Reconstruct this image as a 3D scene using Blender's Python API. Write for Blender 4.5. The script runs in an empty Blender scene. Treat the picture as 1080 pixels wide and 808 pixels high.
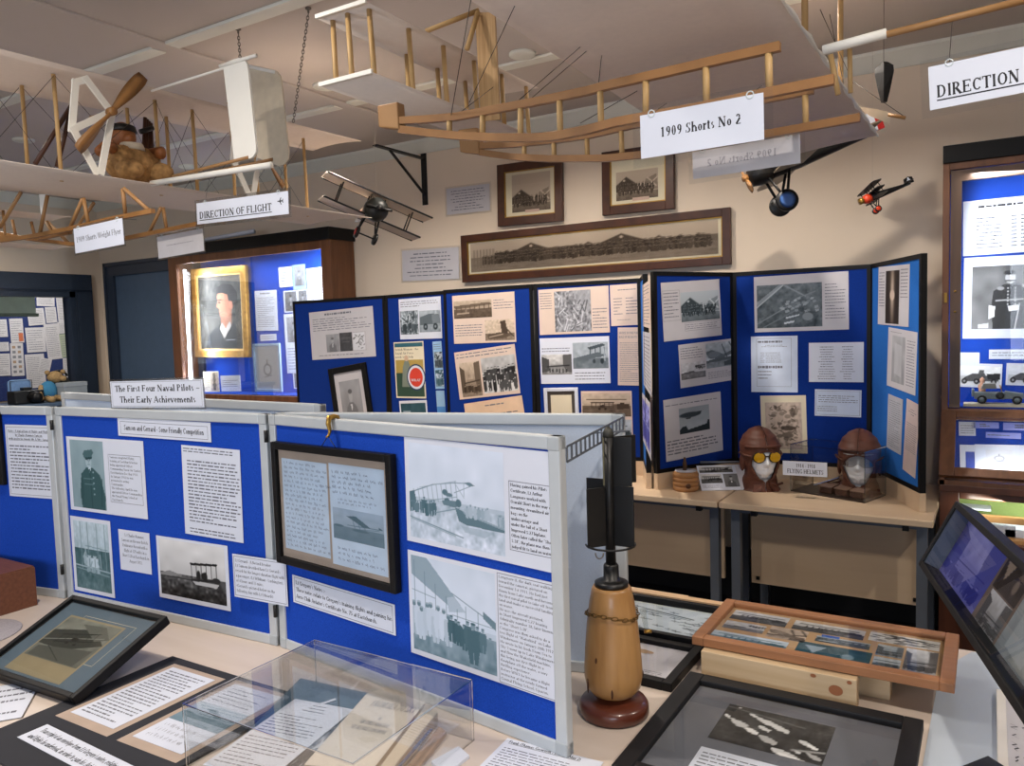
import bpy, bmesh, math, random
import numpy as np
from mathutils import Vector, Matrix
random.seed(7)
SC = bpy.context.scene
COL = SC.collection
PI = math.pi
# ---------------------------------------------------------------- camera, world, lights
F_PX, PITCH, ROLL, YAW = 823.6, math.radians(3.997), math.radians(1.7485), math.radians(31.488)
def cam_axes():
    Fw = Vector((0, math.cos(PITCH), -math.sin(PITCH))); R = Vector((1, 0, 0)); D = Fw.cross(R)
    c, s = math.cos(ROLL), math.sin(ROLL)
    R2 = c*R + s*D; D2 = -s*R + c*D
    q = Matrix.Rotation(YAW, 3, 'Z')
    return q @ R2, q @ D2, q @ Fw
CR, CD, CF = cam_axes()
CAM = Vector((0, 0, 1.5165))
cd = bpy.data.cameras.new('camera'); cam = bpy.data.objects.new('camera', cd); COL.objects.link(cam)
cd.sensor_width = 36; cd.sensor_fit = 'HORIZONTAL'; cd.lens = F_PX/1080*36; cd.clip_start = 0.02
m3 = Matrix((CR, -CD, -CF)).transposed()
cam.matrix_world = Matrix.Translation(CAM) @ m3.to_4x4()
SC.camera = cam
SC.view_settings.view_transform = 'Standard'; SC.view_settings.look = 'None'
SC.view_settings.gamma = 1; SC.view_settings.use_curve_mapping = False
SC.view_settings.exposure = 0.2
w = bpy.data.worlds.new('world'); SC.world = w; w.use_nodes = True
w.node_tree.nodes['Background'].inputs[0].default_value = (0.75, 0.83, 1.0, 1)
w.node_tree.nodes['Background'].inputs[1].default_value = 0.6
def area(name, loc, look, size, power, col=(1, 1, 1), sy=None, spread=180):
    l = bpy.data.lights.new(name, 'AREA'); l.energy = power; l.color = col; l.size = size; l.spread = math.radians(spread)
    if sy: l.shape = 'RECTANGLE'; l.size_y = sy
    else: l.shape = 'DISK'
    o = bpy.data.objects.new(name, l); COL.objects.link(o); o.location = loc
    o.rotation_euler = (Vector(look) - Vector(loc)).to_track_quat('-Z', 'Y').to_euler()
    return o
WARM = (1.0, 0.90, 0.79); DAY = (0.80, 0.88, 1.0)
# daylight through the two windows behind the camera and the one on the right
area('window_daylight', (-2.2, -2.9, 1.6), (-2.2, 0, 1.2), 2.4, 44, DAY, 1.3)
area('window_daylight', (1.0, -2.9, 1.6), (0.6, 0, 1.2), 1.6, 34, DAY, 1.3)
# ceiling downlights of this room (the fittings are built further down)
DOWN = [(-3.9, 0.9), (-1.75, 0.75), (0.25, 0.6), (-2.9, 3.0), (-1.85, 3.2), (-0.68, 2.92), (1.2, 2.0), (-4.6, 2.2), (-6.0, 2.6)]
for (x, y) in DOWN:
    area('downlight_beam', (x, y, 2.755), (x, y, 0), 0.09, 17, WARM, None, 150)
# ---------------------------------------------------------------- pixel rays meeting real planes
def ray(x, y): return CF + CR*((x-540)/F_PX) + CD*((y-404)/F_PX)
def onz(x, y, z): d = ray(x, y); return CAM + d*((z-CAM.z)/d.z)
def ony(x, y, v): d = ray(x, y); return CAM + d*((v-CAM.y)/d.y)
def onx(x, y, v): d = ray(x, y); return CAM + d*((v-CAM.x)/d.x)
class Plane:
    """a vertical board through plan points A, B (left to right as seen), facing the viewer"""
    def __init__(s, A, B, off=0.0):
        A = Vector((A[0], A[1], 0)); B = Vector((B[0], B[1], 0)); s.u = (B-A).normalized(); s.n = Vector((s.u.y, -s.u.x, 0))
        s.A = A + s.n*off; s.B = B + s.n*off
    def __call__(s, x, y):
        d = ray(x, y); t = (s.A-CAM).dot(s.n)/d.dot(s.n); return CAM + d*t
    def sh(s, off): return Plane(s.A, s.B, off)
def YP(v): return lambda x, y: ony(x, y, v)
def ZP(v): return lambda x, y: onz(x, y, v)
def XP(v): return lambda x, y: onx(x, y, v)
# ---------------------------------------------------------------- materials
def lin(c): 
    c = np.asarray(c, float)
    return np.where(c <= .04045, c/12.92, ((c+.055)/1.055)**2.4)
MATS = {}
def rgba(c): r = lin(np.array(c[:3])/255.0); return (float(r[0]), float(r[1]), float(r[2]), 1)
def mat(name, c, rough=.6, metal=0, var=.08, scale=14, kind='noise', bump=0.0, c2=None, spec=.5, coat=0, axis=(1, 1, 1), dist=3):
    if name in MATS: return MATS[name]
    m = bpy.data.materials.new(name); m.use_nodes = True; nt = m.node_tree; N = nt.nodes; L = nt.links
    b = N['Principled BSDF']; b.inputs['Roughness'].default_value = rough; b.inputs['Metallic'].default_value = metal
    b.inputs['Specular IOR Level'].default_value = spec; b.inputs['Coat Weight'].default_value = coat; b.inputs['Coat Roughness'].default_value = .08
    tc = N.new('ShaderNodeTexCoord'); mp = N.new('ShaderNodeMapping'); mp.inputs['Scale'].default_value = axis
    L.new(tc.outputs['Object'], mp.inputs['Vector'])
    if kind == 'wood':
        t = N.new('ShaderNodeTexNoise'); t.inputs['Scale'].default_value = scale; t.inputs['Detail'].default_value = 3; t.inputs['Distortion'].default_value = .6; fac = t.outputs['Fac']
    else:
        t = N.new('ShaderNodeTexNoise'); t.inputs['Scale'].default_value = scale; t.inputs['Detail'].default_value = 4; fac = t.outputs['Fac']
    L.new(mp.outputs[0], t.inputs['Vector'])
    r = N.new('ShaderNodeValToRGB'); A = rgba(c)
    if c2 is None:
        lo = tuple(max(0, v*(1-var)) for v in A[:3])+(1,); hi = tuple(min(1, v*(1+var)) for v in A[:3])+(1,)
    else: lo = rgba(c2); hi = A
    r.color_ramp.elements[0].position = .25; r.color_ramp.elements[1].position = .75
    r.color_ramp.elements[0].color = lo; r.color_ramp.elements[1].color = hi
    L.new(fac, r.inputs[0]); L.new(r.outputs[0], b.inputs['Base Color'])
    if bump:
        bp = N.new('ShaderNodeBump'); bp.inputs['Strength'].default_value = bump; bp.inputs['Distance'].default_value = .004
        L.new(fac, bp.inputs['Height']); L.new(bp.outputs[0], b.inputs['Normal'])
    MATS[name] = m; return m
def glass(name, tint=(1, 1, 1), ior=1.45, rough=0.0, mul=1.0):
    if name in MATS: return MATS[name]
    m = bpy.data.materials.new(name); m.use_nodes = True; nt = m.node_tree; N = nt.nodes; L = nt.links
    N.remove(N['Principled BSDF']); out = N['Material Output']
    tr = N.new('ShaderNodeBsdfTransparent'); tr.inputs[0].default_value = (*tint, 1)
    gl = N.new('ShaderNodeBsdfGlossy'); gl.inputs['Roughness'].default_value = rough
    fr = N.new('ShaderNodeFresnel'); fr.inputs[0].default_value = ior
    mu = N.new('ShaderNodeMath'); mu.operation = 'MULTIPLY'; mu.inputs[1].default_value = mul
    mx = N.new('ShaderNodeMixShader'); L.new(fr.outputs[0], mu.inputs[0]); L.new(mu.outputs[0], mx.inputs[0]); L.new(tr.outputs[0], mx.inputs[1]); L.new(gl.outputs[0], mx.inputs[2])
    L.new(mx.outputs[0], out.inputs[0]); MATS[name] = m; return m
def emit(name, c, s):
    if name in MATS: return MATS[name]
    m = bpy.data.materials.new(name); m.use_nodes = True; nt = m.node_tree; b = nt.nodes['Principled BSDF']
    b.inputs['Base Color'].default_value = rgba(c); b.inputs['Emission Color'].default_value = rgba(c); b.inputs['Emission Strength'].default_value = s
    MATS[name] = m; return m
def photo_mat(rough=.5):
    n = 'photo_print'
    if n in MATS: return MATS[n]
    m = bpy.data.materials.new(n); m.use_nodes = True; nt = m.node_tree; b = nt.nodes['Principled BSDF']
    a = nt.nodes.new('ShaderNodeVertexColor'); a.layer_name = 'Col'; nt.links.new(a.outputs[0], b.inputs['Base Color'])
    b.inputs['Roughness'].default_value = rough; b.inputs['Specular IOR Level'].default_value = .15; MATS[n] = m; return m
M_WALL = mat('wall_paint', (226, 210, 190), .85, scale=2.5, var=.03)
M_CEIL = mat('ceiling_paint', (200, 191, 184), .9, scale=2, var=.03)
M_STRIP = mat('lit_batten_paint', (226, 226, 216), .7, var=.02)  # white paint, with daylight caught by the long battens put into the colour
M_FLOOR = mat('floor_carpet', (40, 40, 44), .95, scale=160, var=.4)
M_NAVY = mat('navy_gloss_paint', (50, 61, 77), .35, var=.08)
M_NAVYDOOR = mat('slate_blue_door_paint', (78, 98, 122), .45, var=.06)
M_BEECH = mat('beech_laminate', (214, 190, 160), .5, c2=(204, 178, 148), kind='wood', scale=2.2, axis=(.6, 6, 6))
M_TABLE = mat('cream_table_laminate', (212, 198, 186), .4, c2=(204, 189, 176), kind='noise', scale=9, axis=(.3, 3, 3))
M_LEG = mat('grey_steel', (104, 111, 122), .45, .3, var=.06)
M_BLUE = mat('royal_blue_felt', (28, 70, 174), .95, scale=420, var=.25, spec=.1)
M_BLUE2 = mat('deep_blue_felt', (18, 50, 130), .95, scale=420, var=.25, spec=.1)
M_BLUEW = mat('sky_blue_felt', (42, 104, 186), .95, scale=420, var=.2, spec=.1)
M_ALU = mat('silver_rail', (196, 202, 206), .42, .25, var=.04)
M_PALEFELT = mat('pale_blue_grey_felt', (196, 210, 230), .95, scale=380, var=.06, spec=.1)
M_BLACK = mat('black_edging', (11, 11, 13), .5, var=.2, spec=.25)
M_BLK = mat('black_painted_metal', (13, 13, 14), .42, .1, var=.2)
M_PAPER = mat('white_paper', (214, 219, 232), .5, var=.015)
M_PAPERG = mat('grey_paper', (196, 194, 200), .6, var=.03)
M_CREAM = mat('cream_paper', (226, 216, 190), .65, var=.04)
M_SALMON = mat('warm_cream_paper', (214, 193, 179), .65, var=.03)
M_INK = mat('black_ink', (34, 34, 40), .7, var=.05)
M_INKT = mat('small_type_ink', (108, 110, 122), .7, var=.05)
M_INKG = mat('grey_ink', (120, 122, 132), .7, var=.05)
M_INKB = mat('blue_black_ink', (40, 62, 96), .7, var=.05)
M_DOWEL = mat('varnished_pine_strip', (168, 126, 78), .5, c2=(140, 100, 58), kind='wood', scale=8, axis=(1, 1, 1))
M_SKID = mat('varnished_ash_strip', (158, 112, 62), .42, c2=(128, 88, 46), kind='wood', scale=10)
M_BALSA = mat('balsa_sheet', (196, 160, 112), .7, c2=(160, 122, 78), kind='wood', scale=14, axis=(9, 1, .35), dist=6)
M_CLOTH = mat('doped_cloth', (214, 200, 188), .75, scale=60, var=.03)
M_WHITEP = mat('white_painted_card', (232, 230, 222), .6, var=.02)
M_WIRE = mat('rigging_wire', (70, 62, 56), .5, .5)
M_CHAIN = mat('galvanised_chain', (120, 116, 110), .4, .8)
M_BROWNLEATHER = mat('brown_leather', (92, 50, 33), .55, scale=34, var=.25, bump=.25)
M_MANN = mat('white_polystyrene', (236, 239, 244), .8, scale=200, var=.03)
M_MAHOG = mat('dark_mahogany', (92, 52, 34), .35, c2=(66, 36, 24), kind='wood', scale=5, axis=(4, 4, .5))
M_OAKDK = mat('brown_stained_oak', (122, 78, 48), .4, c2=(88, 54, 32), kind='wood', scale=6, axis=(4, 4, .5))
M_FRAMEW = mat('dark_walnut_frame', (84, 46, 28), .35, c2=(56, 30, 20), kind='wood', scale=9)
M_GOLD = mat('gilt_frame', (204, 156, 72), .35, .55, c2=(160, 114, 48), scale=30)
M_BRASS = mat('aged_brass', (176, 138, 66), .35, .8)
M_GLASS = glass('picture_glass', (.97, .98, .98), 1.45, 0, .75)
M_ACRYL = glass('clear_acrylic', (.985, .99, .99), 1.4, 0, .38)
M_SLIDE = glass('sliding_cabinet_glass', (.98, .985, .985), 1.4, 0, .35)
M_ACRED = mat('acrylic_polished_edge', (205, 214, 216), .15, var=.03)
M_LAMIN = glass('clear_laminate', (.965, .97, .975), 1.45, .1, .6)
M_LAMIN2 = glass('cloudy_laminate', (.80, .83, .86), 1.5, .2, 1.0)
# ---------------------------------------------------------------- mesh builder and object helpers
class MB:
    def __init__(s): s.v = []; s.f = []; s.sm = []
    def add(s, vs, fs, smooth=False):
        o = len(s.v); s.v += [tuple(p) for p in vs]
        for f in fs: s.f.append([i+o for i in f]); s.sm.append(smooth)
        return s
    def box(s, a, b):
        x0, y0, z0 = (min(a[i], b[i]) for i in range(3)); x1, y1, z1 = (max(a[i], b[i]) for i in range(3))
        return s.add([(x0,y0,z0),(x1,y0,z0),(x1,y1,z0),(x0,y1,z0),(x0,y0,z1),(x1,y0,z1),(x1,y1,z1),(x0,y1,z1)],
                     [(0,3,2,1),(4,5,6,7),(0,1,5,4),(1,2,6,5),(2,3,7,6),(3,0,4,7)])
    def bar(s, p, q, w, h=None, up=(0, 0, 1)):
        """rectangular bar from p to q, w across, h along up"""
        p = Vector(p); q = Vector(q); h = h or w; d = (q-p).normalized(); up = Vector(up)
        if abs(d.dot(up)) > .98: up = Vector((0, 1, 0)) if abs(d.y) < .9 else Vector((1, 0, 0))
        a = d.cross(up).normalized(); b = a.cross(d).normalized(); a *= w/2; b *= h/2
        return s.add([p-a-b, p+a-b, p+a+b, p-a+b, q-a-b, q+a-b, q+a+b, q-a+b],
                     [(0,3,2,1),(4,5,6,7),(0,1,5,4),(1,2,6,5),(2,3,7,6),(3,0,4,7)])
    def ribbon(s, pts, w, h, side=(0, 1, 0)):
        """one bent bar of rectangular section through pts"""
        pts = [Vector(p) for p in pts]; k = len(pts); sd = Vector(side); vs = []
        for i, p in enumerate(pts):
            d = (pts[min(i+1, k-1)]-pts[max(i-1, 0)]).normalized(); u = d.cross(sd).normalized()*h/2; a = sd*w/2; vs += [p-a-u, p+a-u, p+a+u, p-a+u]
        return s.add(vs, [(4*i+j, 4*i+(j+1) % 4, 4*i+4+(j+1) % 4, 4*i+4+j) for i in range(k-1) for j in range(4)]+[(3, 2, 1, 0), (4*k-4, 4*k-3, 4*k-2, 4*k-1)])
    def tube(s, pts, r, n=8, smooth=True, cap=True):
        pts = [Vector(p) for p in pts]; k = len(pts); rs = r if isinstance(r, (list, tuple)) else [r]*k
        rings = []; up = Vector((0, 0, 1)); vs = []; prev = None
        for i, p in enumerate(pts):
            d = (pts[min(i+1, k-1)]-pts[max(i-1, 0)]).normalized()
            if prev is None:
                a = d.cross(up if abs(d.z) < .95 else Vector((1, 0, 0))).normalized()
            else:
                a = (prev - d*prev.dot(d)).normalized()
            prev = a; b = d.cross(a)
            vs += [p + (a*math.cos(2*PI*j/n)+b*math.sin(2*PI*j/n))*rs[i] for j in range(n)]
        fs = [(i*n+j, i*n+(j+1) % n, (i+1)*n+(j+1) % n, (i+1)*n+j) for i in range(k-1) for j in range(n)]
        if cap: fs += [tuple(reversed(range(n))), tuple((k-1)*n+j for j in range(n))]
        return s.add(vs, fs, smooth)
    def lathe(s, c, prof, n=28, ax=(0, 0, 1), smooth=True):
        """prof: (radius, height) pairs about axis ax from c"""
        c = Vector(c); ax = Vector(ax).normalized(); a = ax.orthogonal().normalized(); b = ax.cross(a); vs = []
        for (r, z) in prof: vs += [c+ax*z+(a*math.cos(2*PI*j/n)+b*math.sin(2*PI*j/n))*max(r, 1e-4) for j in range(n)]
        k = len(prof); fs = [(i*n+j, i*n+(j+1) % n, (i+1)*n+(j+1) % n, (i+1)*n+j) for i in range(k-1) for j in range(n)]
        fs += [tuple(reversed(range(n))), tuple((k-1)*n+j for j in range(n))]
        return s.add(vs, fs, smooth)
    def prism(s, pts, n, t):
        """flat polygon pts (3-D, planar) given thickness t along n"""
        pts = [Vector(p) for p in pts]; n = Vector(n).normalized()*t; k = len(pts)
        return s.add(pts+[p+n for p in pts], [tuple(reversed(range(k))), tuple(range(k, 2*k))]+[(i, (i+1) % k, k+(i+1) % k, k+i) for i in range(k)])
    def ball(s, c, r, nu=16, nv=10, M=None):
        c = Vector(c); r = (r, r, r) if not isinstance(r, (tuple, list)) else r; vs = []
        for i in range(nv+1):
            t = PI*i/nv
            for j in range(nu):
                p = Vector((r[0]*math.sin(t)*math.cos(2*PI*j/nu), r[1]*math.sin(t)*math.sin(2*PI*j/nu), r[2]*math.cos(t)))
                vs.append(c + (M @ p if M else p))
        return s.add(vs, [(i*nu+j, (i+1)*nu+j, (i+1)*nu+(j+1) % nu, i*nu+(j+1) % nu) for i in range(nv) for j in range(nu)], True)
W = {}
def tag(o, label=None, cat=None, group=None, kind=None):
    if label: o['label'] = label
    if cat: o['category'] = cat
    if group: o['group'] = group
    if kind: o['kind'] = kind
    return o
def thing(name, label, cat, loc=(0, 0, 0), group=None, M=None):
    o = bpy.data.objects.new(name, None); COL.objects.link(o); o.empty_display_size = .02
    W[o] = M if M is not None else Matrix.Translation(Vector(loc)); o.matrix_world = W[o]
    return tag(o, label, cat, group)
def obj(name, mb, m, parent=None, local=False, bevel=0, M=None, label=None, kind=None):
    """one mesh object; coordinates are world ones unless local"""
    me = bpy.data.meshes.new(name); vs = mb.v
    o = bpy.data.objects.new(name, me); COL.objects.link(o)
    if parent is not None:
        o.parent = parent; W[o] = W[parent]
        if not local:
            inv = W[parent].inverted(); vs = [tuple(inv @ Vector(p)) for p in vs]
    else:
        if M is None and not local:
            a = np.array(vs); c = Vector(((a[:,0].min()+a[:,0].max())/2, (a[:,1].min()+a[:,1].max())/2, a[:,2].min())); M = Matrix.Translation(c)
            vs = [tuple(Vector(p)-c) for p in vs]
        W[o] = M or Matrix(); o.matrix_world = W[o]
    me.from_pydata(vs, [], mb.f); me.polygons.foreach_set('use_smooth', mb.sm); me.update()
    me.materials.append(m)
    if bevel:
        b = o.modifiers.new('bevel', 'BEVEL'); b.width = bevel; b.segments = 2; b.limit_method = 'ANGLE'; b.angle_limit = math.radians(40)
    if label: o['label'] = label
    if kind: o['kind'] = kind
    return o
def struct(name, mb, m, parent=None, bevel=0):
    o = obj(name, mb, m, parent, bevel=bevel)
    if parent is None: o['kind'] = 'structure'
    return o
def copy_tree(o, parent=None):
    c = o.copy(); COL.objects.link(c); c.parent = parent; W[c] = W[o]
    for ch in o.children: copy_tree(ch, c)
    return c
# ---------------------------------------------------------------- a small serif alphabet (cap height 7, x-height 4.6)
GL = {
'A':(6.8,'d.9,0,3.4,7 D3.3,7,6,0 h1.8,4.8,2.3 s.9,0 s5.9,0'),'B':(6,'V1.3,0,7,3 C2.6,5.35,2,1.65,-90,90 C2.8,1.85,2.3,1.85,-90,90 h1.3,2.7,7 h1.3,2.7,3.6 h1.3,2.8,0'),
'C':(6.4,'C3.5,3.5,2.9,3.5,45,315 v5.6,4.9,6.9'),'D':(6.8,'V1.3,0,7,3 C2.9,3.5,3.1,3.5,-90,90 h1.3,3,7 h1.3,3,0'),
'E':(6,'V1.3,0,7,3 h1.3,5.2,7 h1.3,5.4,0 h1.3,4,3.6 v5.1,5.6,7 v5.3,0,1.5 v4,2.8,4.4'),'F':(5.6,'V1.3,0,7,3 h1.3,5,7 h1.3,3.9,3.6 v4.9,5.6,7 v3.9,2.8,4.4'),
'G':(7,'C3.5,3.5,2.9,3.5,45,300 V5.6,.4,3,2 v5.6,4.9,6.9'),'H':(7.2,'V1.3,0,7,3 V5.7,0,7,3 h1.3,5.7,3.6'),'I':(3.2,'V1.6,0,7,3'),
'J':(4,'V2.6,1.5,7,2 C1.6,1.4,1,1.4,180,360'),'K':(6.8,'V1.3,0,7,3 d1.5,3,5.2,7 D2.6,4,5.6,0 s5.2,7 s5.7,0'),'L':(5.8,'V1.3,0,7,3 h1.3,5.2,0 v5.2,0,1.6'),
'M':(8.4,'v1.2,0,7 D1.2,7,4.1,.4 d4.1,.4,6.8,7 V7,0,7,3 s1.2,0 s1,7'),'N':(7,'v1.2,0,7 D1.2,7,5.6,0 v5.6,0,7 s1.2,0 s.9,7 s5.6,7'),'O':(7,'C3.5,3.5,3,3.5,0,360'),
'P':(5.8,'V1.3,0,7,3 C2.7,5.2,2.2,1.8,-90,90 h1.3,2.7,7 h1.3,2.7,3.4'),'Q':(7,'C3.5,3.5,3,3.5,0,360 D3.8,1,6,-1.2'),'R':(6.6,'V1.3,0,7,3 C2.7,5.2,2.2,1.8,-90,90 h1.3,2.7,7 h1.3,2.7,3.4 D2.8,3.4,5.6,0 s5.8,0'),
'S':(5.4,'C2.7,5.2,1.8,1.7,60,270 C2.7,1.8,1.9,1.8,-120,90 v4.3,5.2,6.9 v.9,.1,1.9'),'T':(6,'V3,0,7,1 h.5,5.5,7 v.5,5.4,7 v5.5,5.4,7'),'U':(7,'V1.3,2,7,2 C3.5,2.2,2.2,2.2,180,360 v5.7,2.2,7 s5.7,7'),
'V':(6.8,'D.8,7,3.5,0 d3.5,0,6,7 s.8,7 s6,7'),'W':(9.2,'D.8,7,3,0 d3,0,4.6,7 D4.6,7,6.6,0 d6.6,0,8.4,7 s.8,7 s8.4,7 s4.6,7'),'X':(6.6,'D.9,7,5.7,0 d.9,0,5.5,7 s.9,7 s5.7,0'),
'Y':(6.6,'D.8,7,3.3,3.4 d3.3,3.4,5.8,7 V3.3,0,3.4,1 s.8,7 s5.8,7'),'Z':(5.8,'h.6,5.2,7 D5,7,.8,0 h.6,5.4,0 v.6,5.5,7 v5.3,0,1.5'),
'a':(4.7,'V3.5,.2,3.2,0 C2.4,3.1,1.2,1.4,0,160 C2,1.35,1.45,1.4,0,360 s3.9,.1'),'b':(5,'V1.1,0,7.2,2 C2.6,2.3,1.7,2.3,0,360'),'c':(4.2,'C2.4,2.3,1.8,2.3,50,310'),
'd':(5,'V3.9,0,7.2,3 C2.4,2.3,1.7,2.3,0,360'),'e':(4.4,'C2.3,2.3,1.8,2.3,0,310 h.6,4,2.5'),'f':(3.4,'V1.5,0,5.6,1 C2.5,5.6,1.1,1.6,60,180 h.5,2.9,4.5'),
'g':(4.8,'C2.2,3,1.5,1.6,0,360 C2.3,-.4,1.8,1.2,0,360'),'h':(5.2,'V1.1,0,7.2,3 C2.6,2.9,1.5,1.7,0,180 V4.1,0,3,1'),'i':(2.6,'V1.3,0,4.6,3 p1.2,6.3'),
'j':(2.6,'V1.5,-1,4.6,2 p1.4,6.3 C.7,-.9,.8,1,180,360'),'k':(5.2,'V1.1,0,7.2,3 d1.3,1.9,4,4.6 D2.2,2.7,4.4,0 s4.4,0 s4,4.6'),'l':(2.6,'V1.3,0,7.2,3'),
'm':(8,'V1.1,0,4.6,3 C2.5,2.9,1.4,1.7,0,180 V3.9,0,3,1 C5.3,2.9,1.4,1.7,0,180 V6.7,0,3,1'),'n':(5.2,'V1.1,0,4.6,3 C2.6,2.9,1.5,1.7,0,180 V4.1,0,3,1'),'o':(4.8,'C2.4,2.3,1.8,2.3,0,360'),
'p':(5,'V1.1,-2,4.6,3 C2.6,2.3,1.7,2.3,0,360'),'q':(5,'V3.9,-2,4.6,1 C2.4,2.3,1.7,2.3,0,360'),'r':(3.6,'V1.1,0,4.6,3 C2.6,3.1,1.2,1.5,50,180'),
's':(3.8,'C1.9,3.4,1.2,1.2,60,270 C1.9,1.2,1.3,1.2,-120,90'),'t':(3,'V1.3,.4,6,0 h.3,2.6,4.5 d1.3,.4,2.6,.3'),'u':(5.2,'V1.1,1.4,4.6,2 C2.5,1.5,1.4,1.5,180,360 V4,0,4.6,3'),
'v':(4.8,'D.6,4.6,2.5,0 d2.5,0,4.3,4.6 s.6,4.6 s4.3,4.6'),'w':(7,'D.6,4.6,2.2,0 d2.2,0,3.5,4.6 D3.5,4.6,5,0 d5,0,6.4,4.6 s.6,4.6 s6.4,4.6'),'x':(4.8,'D.7,4.6,4,0 d.7,0,3.9,4.6 s.7,4.6 s4,0'),
'y':(4.8,'D.6,4.6,2.5,0 d1.4,-2,4.3,4.6 s.6,4.6 s4.3,4.6'),'z':(4.2,'h.5,3.6,4.6 D3.6,4.6,.6,0 h.5,3.8,0'),
'0':(5,'C2.5,3.5,1.9,3.5,0,360'),'1':(5,'V2.5,0,7,1 d1.2,6,2.5,7'),'2':(5,'C2.4,5.1,1.8,1.9,-20,165 D3.9,4.2,.8,.3 h.7,4.5,.3'),'3':(5,'C2.3,5.3,1.6,1.7,-80,150 C2.2,1.8,2,1.8,-150,90'),
'4':(5,'V3.4,0,7,1 d3.4,7,.5,2.2 h.5,4.9,2.2'),'5':(5,'C2.2,2.2,2.1,2.2,-150,125 h1.2,4.4,7 v1.2,3.8,7'),'6':(5,'C2.5,2.1,1.9,2.1,0,360 C3.6,2.6,3,4.4,95,180'),'7':(5,'h.6,4.6,7 D4.5,7,1.8,0'),
'8':(5,'C2.5,5.3,1.6,1.7,0,360 C2.5,1.8,1.9,1.8,0,360'),'9':(5,'C2.5,4.9,1.9,2.1,0,360 C1.4,4.4,3,4.4,-85,0'),
'.':(2.4,'p1.1,.5'),',':(2.4,'p1.1,.5 d1.3,.4,.7,-1.1'),'-':(3.4,'h.5,2.8,2.5'),'–':(5,'h.4,4.6,2.6'),':':(2.6,'p1.2,.6 p1.2,3.8'),"'":(2,'d1.2,7.2,.8,5.3'),'"':(3.4,'d1,7.2,.8,5.3 d2.2,7.2,2,5.3'),
'(':(3,'C3.2,3,2.2,4.6,125,235'),')':(3,'C-.2,3,2.2,4.6,-55,55'),'&':(6.6,'C2.5,5.6,1.3,1.5,0,360 C2.4,1.8,2,1.9,0,360 D3,4,6,0'),'/':(3,'d.3,0,2.7,7')}
def glyphs(text, x0, y0, sx, sy, z, bold, out):
    """add the text's strokes to out (an MB) at x0, y0 (baseline) with unit scales sx, sy; returns the end x"""
    T, t = (1.45, .62) if bold else (.95, .42)
    def quad(ax, ay, bx, by, w):
        dx, dy = bx-ax, by-ay; l = math.hypot(dx, dy) or 1; nx, ny = -dy/l*w/2, dx/l*w/2
        out.add([(x0+p*sx, y0+q*sy, z) for p, q in ((ax-nx, ay-ny), (bx-nx, by-ny), (bx+nx, by+ny), (ax+nx, ay+ny))], [(0, 1, 2, 3)])
    for ch in text:
        if ch == ' ': x0 += 2.6*sx; continue
        adv, cm = GL.get(ch, GL['o'])
        for c in cm.split():
            k = c[0]; a = [float(v) for v in c[1:].split(',')]
            if k == 'V':
                quad(a[0], a[1], a[0], a[2], T); f = int(a[3])
                if f & 1: quad(a[0]-1, a[1]+t/2, a[0]+1, a[1]+t/2, t)
                if f & 2: quad(a[0]-1, a[2]-t/2, a[0]+(.9 if a[2] > 6.9 else .3), a[2]-t/2, t)
            elif k == 'v': quad(a[0], a[1], a[0], a[2], t)
            elif k == 'h': yy = min(max(a[2], t/2), 7-t/2); quad(a[0], yy, a[1], yy, t)
            elif k == 'D': quad(*a, T)
            elif k == 'd': quad(*a, t)
            elif k == 's': yy = a[1]+(t/2 if a[1] < 3 else -t/2); quad(a[0]-.9, yy, a[0]+.9, yy, t)
            elif k == 'p': quad(a[0]-.55, a[1], a[0]+.55, a[1], 1.1)
            elif k == 'C':
                cx, cy, rx, ry, A0, A1 = a; n = max(4, int(abs(A1-A0)/30)); vs = []
                for i in range(n+1):
                    th = math.radians(A0+(A1-A0)*i/n); w = t+(T-t)*abs(math.cos(th))**1.5
                    co, si = math.cos(th), math.sin(th)
                    vs += [(x0+(cx+rx*co)*sx, y0+(cy+ry*si)*sy, z), (x0+(cx+(rx-w)*co)*sx, y0+(cy+(ry-w)*si)*sy, z)]
                out.add(vs, [(2*i+1, 2*i, 2*i+2, 2*i+3) for i in range(n)])
        x0 += adv*sx
    return x0
def adv(text): return sum(2.6 if c == ' ' else GL.get(c, GL['o'])[0] for c in text)
def para(out, lines, x0, y0, x1, y1, z, bold=False, align='l', ul=False, fit=True):
    """lines of type set in the box x0..x1, y0 (top) .. y1 (bottom)"""
    n = len(lines); ph = (y0-y1)/n; sy = ph*.70/8.6 if n > 1 else ph*.8/7.6
    mw = max(adv(l) for l in lines); sx = (x1-x0)/mw if fit else min(sy, (x1-x0)/mw)
    sx = min(sx, sy*1.35)
    for i, l in enumerate(lines):
        w = adv(l)*sx; xs = x0 if align == 'l' else (x0+x1-w)/2; yb = y0-ph*i-ph*.5-3.3*sy
        glyphs(l, xs, yb, sx, sy, z, bold, out)
        if ul: out.add([(xs, yb-2*sy, z), (xs+w, yb-2*sy, z), (xs+w, yb-1.2*sy, z), (xs, yb-1.2*sy, z)], [(0, 1, 2, 3)])
def greek(out, x0, y0, x1, y1, n, z, rng, hgt=.34, centre=False, full=.9):
    """rows of type too small to read, word by word"""
    ph = (y0-y1)/n; L = x1-x0
    for i in range(n):
        yb = y0-ph*(i+.5); end = x0+L*(rng.uniform(.45, .8) if rng.random() < .12 else rng.uniform(full, 1)); x = x0
        if centre: d = L*rng.uniform(.0, .3); x += d; end = x1-d
        while x < end-L*.02:
            wl = min(L*rng.uniform(.03, .13), end-x); hh = ph*hgt*rng.uniform(.75, 1.1)/2
            out.add([(x, yb-hh, z), (x+wl, yb-hh, z), (x+wl, yb+hh, z), (x, yb+hh, z)], [(0, 1, 2, 3)]); x += wl+L*.02
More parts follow.
